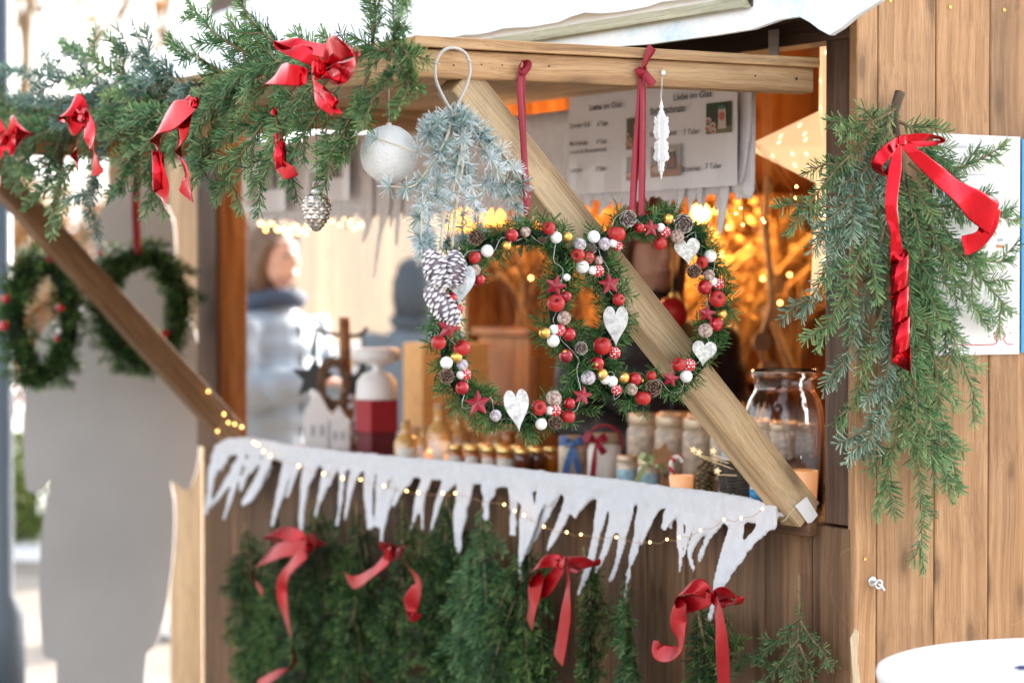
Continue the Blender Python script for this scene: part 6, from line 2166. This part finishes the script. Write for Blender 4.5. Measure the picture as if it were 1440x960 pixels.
def person(loc, face, H, label, coat, pants, hatm, hairm, coat_len=.44, puffs=7, hands='front', scarf=None, hood=False, stripes=False):
    """loc: ground point; face: horizontal unit vector the body faces; H: height"""
    k = H / 1.75
    f = face.normalized(); s = f.cross(ZZ)            # s points to the person's right
    Q = lambda x, y, z: loc + (s * x + f * y + ZZ * z) * k
    t = thing('person', loc, label, 'person')
    mb = MB()
    for sg in (-1, 1):
        mb.tube([Q(.09 * sg, 0, .88), Q(.10 * sg, .015, .5), Q(.10 * sg, -.01, .1), Q(.10 * sg, 0, .04)], [.085 * k, .06 * k, .04 * k, .045 * k], 10)
        mb.tube([Q(.10 * sg, -.05, .045), Q(.105 * sg, .06, .04), Q(.11 * sg, .16, .03)], [.04 * k, .045 * k, .03 * k], 8)
    mb.tube([Q(0, 0, .82), Q(0, 0, .95), Q(0, 0, 1.15), Q(0, 0, 1.36), Q(0, 0, 1.46)], [.15 * k, .16 * k, .15 * k, .18 * k, .08 * k], 14, flat=(f, .62))
    mb.tube([Q(0, 0, 1.42), Q(0, .01, 1.55)], [.055 * k, .055 * k], 10)
    hc = Q(0, .02, 1.635)
    mb.tube([Q(0, .035, 1.525), Q(0, .035, 1.56), Q(0, .02, 1.62), Q(0, .01, 1.69), Q(0, .005, 1.745)], [.035 * k, .062 * k, .078 * k, .078 * k, .03 * k], 14, flat=(f, 1.18))
    mb.tube([Q(0, .11, 1.655), Q(0, .13, 1.615), Q(0, .105, 1.605)], [.008 * k, .015 * k, .012 * k], 7)
    mb.tube([Q(-.02, .108, 1.577), Q(0, .116, 1.577), Q(.02, .108, 1.577)], .007 * k, 6)
    for sg in (-1, 1):
        mb.tube([Q(.078 * sg, .005, 1.66), Q(.088 * sg, -.005, 1.64), Q(.08 * sg, .005, 1.60)], .012 * k, 6)
    arms = []
    for sg in (-1, 1):
        sh = Q(.19 * sg, 0, 1.40)
        if hands == 'front':
            el = Q(.25 * sg, .04, 1.13); wr = Q(.10 * sg, .29, 1.16)
        elif hands == 'bent':
            el = Q(.25 * sg, .02, 1.13); wr = Q(.14 * sg, .27, 1.06)
        else:
            el = Q(.25 * sg, -.03, 1.12); wr = Q(.25 * sg, .05, .87)
        arms.append((sh, el, wr, sg))
        mb.tube([sh, el, wr], [.05 * k, .042 * k, .028 * k], 9)
        d = (wr - el).normalized()
        sd = d.cross(ZZ)
        if sd.length < .2: sd = f.copy()
        sd.normalize()
        pc = wr + d * .045 * k
        mb.tube([wr, pc, wr + d * .09 * k], [.026 * k, .04 * k, .036 * k], 9, flat=(sd.cross(d), .45))
        dn = -ZZ if abs(d.z) < .7 else f
        for q_ in range(4):
            b = wr + d * .085 * k + sd * (.030 - .02 * q_) * k
            L_ = (.066, .075, .07, .055)[q_] * k
            mb.tube([b, b + (d + dn * .2).normalized() * L_ * .5, b + (d + dn * .75).normalized() * L_ * .95], [.0085 * k, .008 * k, .0065 * k], 6)
        b = wr + d * .03 * k + sd * (-.03 * sg) * k
        mb.tube([b, b + (d * .6 - sd * sg * .6).normalized() * .035 * k, b + (d - sd * sg * .25 + dn * .3).normalized() * .065 * k], [.011 * k, .0095 * k, .0075 * k], 6)
    o = build(mb, 'body', SK, t, smooth=True); remesh(o, .0065 * k, 2)
    # jacket
    mb = MB()
    zs = [lerp(1.43 - coat_len - .06, 1.44, i / 28) for i in range(29)]
    P_ = [Q(0, 0, z) for z in zs]
    R_ = []
    for i, z in enumerate(zs):
        u_ = i / 28
        b = lerp(.205, .20, u_) if u_ < .8 else lerp(.20, .10, ((u_ - .8) / .2) ** 1.6)
        R_.append(k * (b + .024 * abs(math.sin(u_ * PI * puffs))))
    mb.tube(P_, R_, 20, flat=(f, .72))
    mb.tube([Q(0, 0, 1.42), Q(0, .0, 1.47), Q(0, .005, 1.52)], [.095 * k, .088 * k, .085 * k], 14)
    for sh, el, wr, sg in arms:
        A = catmull([sh, sh.lerp(el, .5), el, el.lerp(wr, .5), wr], 5)
        n = len(A)
        mb.tube(A, [k * (lerp(.082, .056, i / (n - 1)) + .013 * abs(math.sin(i / n * PI * 6))) for i in range(n)], 12)
    o = build(mb, 'jacket', coat, t, smooth=True); remesh(o, .011 * k, 2)
    mb = MB()
    mb.tube([Q(0, .152, 1.43 - coat_len), Q(0, .158, 1.2), Q(0, .142, 1.38)], .006 * k, 6); build(mb, 'zip', M['black'], t)
    mb = MB()
    for sg in (-1, 1):
        mb.tube([Q(.085 * sg, 0, .96), Q(.10 * sg, .015, .5), Q(.10 * sg, -.01, .12)], [.115 * k, .085 * k, .07 * k], 12)
    o = build(mb, 'trousers', pants, t, smooth=True); remesh(o, .012 * k, 2)
    for sg in (-1, 1):
        mb = MB()
        mb.tube([Q(.10 * sg, -.01, .2), Q(.10 * sg, -.01, .06)], [.06 * k, .062 * k], 10); mb.tube([Q(.10 * sg, -.06, .045), Q(.105 * sg, .07, .045), Q(.11 * sg, .17, .035)], [.05 * k, .055 * k, .04 * k], 10)
        o = build(mb, 'boot', M['black'], t, smooth=True)
    for sg in (-1, 1):
        mb = MB(); mb.ball(Q(.03 * sg, .098, 1.648), .010 * k, 8); build(mb, 'eye', M['ink'], t, smooth=True)
    if hairm:
        mb = MB()
        mb.tube([Q(0, -.03, 1.50), Q(0, -.035, 1.60), Q(0, -.02, 1.69), Q(0, .0, 1.745), Q(0, .005, 1.775)], [.085 * k, .096 * k, .1 * k, .075 * k, .03 * k], 14, flat=(f, 1.05))
        for sg in (-1, 1):
            mb.tube([Q(.05 * sg, .075, 1.72), Q(.085 * sg, .04, 1.68), Q(.09 * sg, .0, 1.58), Q(.075 * sg, .02, 1.47)], [.02 * k, .025 * k, .03 * k, .02 * k], 8)
        build(mb, 'hair', hairm, t, smooth=True)
    if hatm:
        mb = MB()
        mb.tube([Q(0, .0, 1.665), Q(0, -.002, 1.70), Q(0, -.006, 1.75), Q(0, -.01, 1.785), Q(0, -.012, 1.80)], [.097 * k, .1 * k, .092 * k, .06 * k, .02 * k], 16, flat=(f, 1.1))
        mb.tube([Q(0, .0, 1.655), Q(0, 0, 1.68), Q(0, 0, 1.70)], [.1 * k, .104 * k, .1 * k], 16, flat=(f, 1.1))
        build(mb, 'hood' if hood else 'hat', hatm, t, smooth=True)
    if scarf:
        mb = MB()
        mb.tube([Q(.10 * math.cos(g), .10 * math.sin(g), 1.47 + .015 * math.sin(g)) for g in [2 * PI * i / 18 for i in range(18)]], .035 * k, 9, closed=True)
        build(mb, 'scarf', scarf, t, smooth=True)
    return t


pf = plain('pale_blue_quilt', (0.22, 0.285, 0.36), 0.55, sheen=.2)
nv = plain('navy_cloth', (0.035, 0.055, 0.10), 0.8)
gy = plain('grey_blue_wool', (0.12, 0.15, 0.18), 0.9, bmp=.3)
dg = plain('dark_grey_wool', (0.055, 0.07, 0.085), 0.9)
bk = plain('black_quilt', (0.012, 0.012, 0.016), 0.5)
hr = plain('brown_hair', (0.12, 0.07, 0.04), 0.6, var=.3)
hr2 = plain('blond_hair', (0.42, 0.28, 0.15), 0.6, var=.3)
p = at(384, 480, 9.4); p.z = 0
person(p, Vector((.80, -.6, 0)), 1.74, 'person in a pale blue quilted jacket with hands held forward beyond the stall end', pf, nv, None, hr, .50, 6, scarf=nv)
p = at(583, 480, 11.6); p.z = 0
person(p, Vector((-.2, 1, 0)), 1.62, 'person in a grey blue coat and dark wool cap seen from behind', gy, nv, dg, dg, .60, 1, hands='down', scarf=dg)
st, nt_, b_ = newmat('striped_knit')
wv_ = N(nt_, 'ShaderNodeTexWave', Scale=18.0, Distortion=1.0); wv_.bands_direction = 'Z'
nt_.links.new(coords(nt_), wv_.inputs['Vector'])
rp_ = ramp(nt_, wv_.outputs['Fac'], [(.4, (.30, .02, .05)), (.55, (.12, .08, .09)), (.7, (.42, .20, .2))])
nt_.links.new(rp_.outputs['Color'], b_.inputs['Base Color']); b_.inputs['Roughness'].default_value = .9
p = at(915, 480, 6.95); p.z = 0.04
person(p, Vector((.35, -.93, 0)), 1.69, 'vendor in a black jacket and striped wine red cap behind the counter', bk, nv, st, hr, .5, 5, hands='bent')

# ================================================================== OUTSIDE, BEYOND THE STALL
# figure board seen from behind
YB = 7.55
bp = [(190, 258), (168, 266), (148, 284), (136, 312), (133, 345), (138, 378), (140, 402), (118, 425), (90, 440), (66, 458), (48, 490), (38, 530), (34, 580), (34, 640), (38, 688), (56, 690), (74, 674), (66, 700), (60, 740), (56, 800), (57, 860), (62, 922), (80, 928), (77, 985), (74, 1060), (200, 1060), (203, 985), (207, 918), (218, 909), (232, 866), (242, 800), (246, 740), (245, 700), (241, 674), (262, 690), (274, 670), (281, 630), (281, 560), (279, 510), (276, 470), (262, 445), (236, 428), (240, 400), (246, 370), (247, 340), (244, 310), (232, 284), (212, 264)]
P_ = [at(x, y, YB) for x, y in bp]
P_ = [Vector((q_.x, YB, q_.z)) for q_ in P_]
C = catmull(P_ + [P_[0]], 2)[:-1]
t = thing('figure_board', Vector((-1.2, YB, 0)), 'blank grey back of a person-shaped plywood board beside the stall', 'figure board')
mb = MB(); mb.prism(C, Vector((0, 1, 0)), .018)
build(mb, 'board', plain('grey_primer', (0.33, 0.325, 0.32), 0.6, var=.10, vs=2.2, bmp=.2), t)
mb = MB()
zf = min(q_.z for q_ in P_)
mb.box(Vector((-1.28, YB + .2, max(.02, zf * .5 + .02))), RT * .25, Vector((0, .2, 0)), ZZ * .02)
build(mb, 'foot', M['pale'], t)
# pale post
c = at(264, 480, 8.25); c.z = 0
mb = MB(); mb.box(c + ZZ * .97, RT * .056, Vector((0, .05, 0)), ZZ * .97, 0, .3)
tag(build(mb, 'wooden_post', M['pale'], bevel=.004, frame=axes(c, ZZ, RT)), 'pale bare wooden post between the figure board and the stall', 'post')
# blue and white banner
c = at(287, 480, 10.5); c.z = 0
t = thing('banner', c, 'white and blue feather banner behind the pale post', 'banner')
mb = MB(); mb.tube([c, c + ZZ * 2.5], .012, 8); mb.lathe([(.18, 0), (.18, .03), (1e-5, .03)], c, ZZ, 18); build(mb, 'pole', M['steel'], t, smooth=True)
mb = MB()
L1, R1 = [], []
for i in range(14):
    z = lerp(.7, 2.25, i / 13); w = .16 + .02 * math.sin(i)
    L1.append(c + RT * -.10 + ZZ * z + Vector((0, .03 * math.sin(i * .8), 0))); R1.append(c + RT * .09 + ZZ * z + Vector((0, -.02 * math.sin(i * .7), 0)))
mb.strip(L1, R1)
for i in range(0, len(mb.f)):
    mb.m[i] = 1 if i % 2 == 0 and 6 < i // 2 < 13 else 0
o = build(mb, 'flag', [M['paper'], plain('banner_blue', (.12, .22, .6), .6)], t); sol = o.modifiers.new('thick', 'SOLIDIFY'); sol.thickness = .002
# lamp post
c = at(4, 480, 8.6); c.z = 0
t = thing('lamp_post', c, 'slim blue grey lamp post beyond the plain wreaths', 'lamp post')
mb = MB(); mb.lathe([(.075, 0), (.075, .35), (.036, .42), (.03, 4.2), (1e-5, 4.2)], c, ZZ, 20); build(mb, 'pole', plain('blue_grey_paint', (.045, .07, .10), .5), t, smooth=True)
mb = MB(); mb.lathe([(.03, 4.2), (.16, 4.32), (.18, 4.5), (.05, 4.6), (1e-5, 4.62)], c, ZZ, 20); build(mb, 'lamp_head', M['steel'], t, smooth=True)


def leafy(mb, c, rx, ry, rz, n, r_, size, t0=.5, clump=26):
    cl = []
    for q_ in range(clump):
        d = rv(r_)
        u_ = r_.random() ** .4
        cl.append(c + Vector((d.x * rx * u_, d.y * ry * u_, d.z * rz * u_)))
    for q_ in range(n):
        p = r_.choice(cl) + Vector((r_.gauss(0, rx * .16), r_.gauss(0, ry * .16), r_.gauss(0, rz * .16)))
        if p.z < .03: p.z = .03 + r_.random() * .05
        a = rv(r_) * size; b = a.cross(rv(r_)).normalized() * size * .5
        mb.quad(p - a, p + b, p + a, p - b, 0, t0 + r_.gauss(0, .2))


r = random.Random(61)
lf_b = leafmat('beech_leaves', [(0, (.14, .06, .02)), (.5, (.32, .16, .055)), (1, (.48, .28, .11))], .7, .35)
lf_g = leafmat('bush_leaves', [(0, (.05, .10, .02)), (.5, (.16, .24, .06)), (1, (.42, .42, .12))], .6, .3)
c = Vector((-4.0, 20.0, 0))
t = thing('beech_hedge', c, 'clipped beech hedge with dry orange brown leaves in the far distance', 'hedge')
mb = MB(); leafy(mb, c + ZZ * 1.25, 1.9, .5, 1.2, 9000, r, .055, .5, 160); build(mb, 'foliage', lf_b, t)
mb = MB()
for q_ in range(14):
    b = c + RT * r.uniform(-1.6, 1.6); mb.tube([b, b + ZZ * 1.2 + rv(r) * .2], .02, 5)
build(mb, 'stem', M['bark'], t)
c = at(22, 480, 14.0); c.z = 0
t = thing('bush', c, 'low yellow green bush in the snow behind the lamp post', 'bush')
mb = MB(); leafy(mb, c + ZZ * .33, .26, .26, .32, 1600, r, .03, .55, 30); build(mb, 'foliage', lf_g, t)
mb = MB()
for q_ in range(6): mb.tube([c, c + ZZ * .3 + rv(r) * .12], .008, 5)
build(mb, 'stem', M['bark'], t)


def bare_tree(c, H, rad, label, seed, leaves=0):
    rr_ = random.Random(seed)
    t = thing('bare_tree', c, label, 'tree', 'bare winter trees')
    mb = MB(); lm = MB()

    def grow(p, d, L_, R_, dep):
        pts = [p]
        for q_ in range(4):
            d = (d + rv(rr_) * .16 + ZZ * .04).normalized()
            pts.append(pts[-1] + d * L_ / 4)
        mb.tube(pts, [lerp(R_, R_ * .6, i / 4) for i in range(5)], 6)
        if dep == 0:
            for q_ in range(leaves):
                c_ = pts[-1] + rv(rr_) * .25; a = rv(rr_) * .06; b = a.cross(rv(rr_)).normalized() * .035
                lm.quad(c_ - a, c_ + b, c_ + a, c_ - b, 0, rr_.random())
            return
        for q_ in range(3 if dep > 1 else 4):
            i = rr_.choice((2, 3, 4, 4))
            grow(pts[i], (d + rv(rr_) * .75).normalized(), L_ * rr_.uniform(.6, .8), R_ * .55, dep - 1)
    grow(c, ZZ, H * .36, rad, 4)
    build(mb, 'trunk', plain('tan_bark', (.22, .14, .07), .8, var=.3, vs=4), t)
    if leaves: build(lm, 'crown', lf_b, t)


bare_tree(Vector((-3.9, 16.5, 0)), 6.5, .11, 'bare tree with a few dry leaves behind the lamp post', 3, 5)
bare_tree(Vector((-3.0, 19.0, 0)), 6.0, .10, 'bare slender tree above the garland', 8, 1)
bare_tree(Vector((-6.5, 24.0, 0)), 7.0, .14, 'bare tree farthest behind the beech hedge', 12, 3)

# the hut across the way
hd = Vector((.43, .90, 0)).normalized(); hn = Vector((.90, -.43, 0)).normalized()
ho = Vector((-1.40, 13.2, 0))
t = thing('wooden_hut', ho + hd * 2.5 - hn, 'cream wooden hut with snowy roof across the way, seen through the open stall end', 'hut')
mb = MB()
for q_ in range(32):
    mb.box(ho + hd * (q_ * .16 + .08) + ZZ * 1.15 - hn * .01, ZZ * 1.15, hd * .078, hn * .012, 0, q_ * .77)
build(mb, 'wall', M['cream'], t, frame=axes(ho, ZZ, hn))
mb = MB()
mb.box(ho + hd * .012 - hn * .5 + ZZ * 1.15, hd * .012, hn * .48, ZZ * 1.15); mb.box(ho + hd * 5.1 - hn * .5 + ZZ * 1.15, hd * .012, hn * .48, ZZ * 1.15); mb.box(ho + hd * 2.56 - hn * .99 + ZZ * 1.15, hd * 2.5, hn * .012, ZZ * 1.15)
build(mb, 'side_wall', M['cream'], t, frame=axes(ho, ZZ, hn))
mb2 = MB()
for (a, b, c_, d_) in (((.2, 2.3), (-.5, 2.5), (-.5, 2.6), (.2, 2.4)), ((-.5, 2.5), (-1.2, 2.3), (-1.2, 2.4), (-.5, 2.6))):
    q4 = [ho + hn * x + ZZ * z for x, z in (a, b, c_, d_)]
    mb2.prism([v_ + hd * 2.56 for v_ in q4], hd, 5.6)
build(mb2, 'roof', M['snow'], t)
mb = MB(); mb.box(ho + hd * 1.05 + hn * .13 + ZZ * 1.16, hd * .35, hn * .12, ZZ * .045); build(mb, 'ledge', M['white_paint'], t, bevel=.006)
mb = MB()
for q_ in (.8, 1.3): mb.box(ho + hd * q_ + hn * .1 + ZZ * .98, hd * .03, hn * .09, ZZ * .13)
build(mb, 'bracket', M['pale'], t)
# white bar table near the camera
TZ, TY = .888, 3.9
tc = at(1571, 947, TY); tc.z = TZ; tr = 337 * TY / F
t = thing('bar_table', Vector((tc.x, tc.y, 0)), 'round white covered bar table in front of the plank wall', 'table')
mb = MB()
prof = [(1e-5, 0), (tr * .97, 0), (tr * .995, -.004), (tr, -.012), (tr * .985, -.03), (tr * .7, -.2), (tr * .42, -.45), (tr * .5, -.65), (tr * .8, -.84), (tr * .85, -.875)]
mb.lathe(list(reversed(prof)), tc, ZZ, 72); build(mb, 'cover', plain('white_stretch_cloth', (.70, .69, .69), .75, bmp=.15, bs_=15), t, smooth=True)
c = at(1442, 938, TY - .02); c = onZ(1443, 938, TZ + .0045)
mb = MB(); mb.tube([c - RT * .012, c + RT * .1 + Vector((0, .02, 0))], .0035, 8); mb.tube([c - RT * .012, c - RT * .02], [.003, .0008], 8)
tag(build(mb, 'pen', plain('navy_pen', (.03, .03, .16), .3), smooth=True), 'dark blue pen lying on the white bar table', 'pen')

# ================================================================== GROUND, SNOW
m, nt, b = newmat('paving')
co = coords(nt)
br = N(nt, 'ShaderNodeTexBrick', Scale=3.2, Mortar__Size=.012)
br.inputs['Color1'].default_value = (.27, .245, .22, 1); br.inputs['Color2'].default_value = (.33, .30, .27, 1); br.inputs['Mortar'].default_value = (.18, .165, .15, 1)
nt.links.new(co, br.inputs['Vector'])
n1 = N(nt, 'ShaderNodeTexNoise', Scale=.9, Detail=6.0); nt.links.new(co, n1.inputs['Vector'])
r1 = ramp(nt, n1.outputs['Fac'], [(.4, (.7, .66, .62)), (.62, (1.15, 1.12, 1.1))])
cc = mixc(nt, 1.0, br.outputs['Color'], r1.outputs['Color'], 'MULTIPLY')
nt.links.new(cc, b.inputs['Base Color']); b.inputs['Roughness'].default_value = .8
mb = MB(); mb.quad(Vector((-150, -60, 0)), Vector((150, -60, 0)), Vector((150, 260, 0)), Vector((-150, 260, 0)))
tag(build(mb, 'ground', m, frame=Matrix.Identity(4)), kind='structure')
mb = MB(); r = random.Random(2)


def snow_field(x0, x1, y0, y1, h, nx=40, ny=24):
    i0 = len(mb.v)
    for i in range(nx + 1):
        for j in range(ny + 1):
            x = lerp(x0, x1, i / nx); y = lerp(y0, y1, j / ny)
            e_ = min(i, nx - i, j, ny - j) / 3
            z = .004 + h * min(1, e_) * (.6 + .6 * mnoise.noise(Vector((x * 1.1, y * 1.1, 0))))
            mb.vert(Vector((x + .15 * mnoise.noise(Vector((x, y, 5))), y + .3 * mnoise.noise(Vector((x * 2, y, 9))), max(z, .004))))
    for i in range(nx):
        for j in range(ny):
            a = i0 + i * (ny + 1) + j
            mb.face((a, a + ny + 1, a + ny + 2, a + 1))


snow_field(-9, -2.2, 13.4, 18.5, .12)
snow_field(-14, 8, 22, 40, .15)
tag(build(mb, 'snow', M['snow'], smooth=True), kind='structure')

# ================================================================== LIGHT, SKY, CAMERA
EL = math.radians(22)
hz_ = Vector((.60, .66, 0)).normalized()
T = Vector((hz_.x * math.cos(EL), hz_.y * math.cos(EL), math.sin(EL)))
sl_ = bpy.data.lights.new('sun', 'SUN'); sl_.energy = 3.2; sl_.angle = math.radians(.5); sl_.color = (1.0, .90, .78)
so = bpy.data.objects.new('sun', sl_); COL.objects.link(so)
so.rotation_euler = T.to_track_quat('Z', 'Y').to_euler()
w = bpy.data.worlds.new('World'); sc.world = w; w.use_nodes = True
nt = w.node_tree; bg = nt.nodes['Background']
sky = nt.nodes.new('ShaderNodeTexSky'); sky.sky_type = 'NISHITA'; sky.sun_disc = False
sky.sun_elevation = EL; sky.sun_rotation = math.atan2(T.x, T.y)
sky.air_density = 1.0; sky.dust_density = 2.5; sky.ozone_density = 1.0
hs_ = nt.nodes.new('ShaderNodeHueSaturation'); hs_.inputs['Saturation'].default_value = .2
nt.links.new(sky.outputs[0], hs_.inputs['Color']); nt.links.new(hs_.outputs[0], bg.inputs['Color'])
bg.inputs['Strength'].default_value = .15

cd = bpy.data.cameras.new('camera'); cam = bpy.data.objects.new('camera', cd); COL.objects.link(cam)
cam.location = CAM; cam.rotation_euler = (PI / 2 - PIT, 0, 0)
cd.sensor_width = 36; cd.lens = 85; cd.clip_end = 1000; cd.clip_start = .05
cd.dof.use_dof = True; cd.dof.focus_distance = 4.62; cd.dof.aperture_fstop = 2.5; cd.dof.aperture_blades = 9
sc.camera = cam
sc.view_settings.view_transform = 'Standard'
try: sc.view_settings.look = 'None'
except Exception: pass
sc.view_settings.exposure = EXPO; sc.view_settings.gamma = 1
sc.render.engine = 'CYCLES'
sc.cycles.use_denoising = True
sc.cycles.max_bounces = 8; sc.cycles.transmission_bounces = 8; sc.cycles.glossy_bounces = 4; sc.cycles.diffuse_bounces = 4
sc.cycles.caustics_reflective = False; sc.cycles.caustics_refractive = False
sc.cycles.sample_clamp_indirect = 6.0
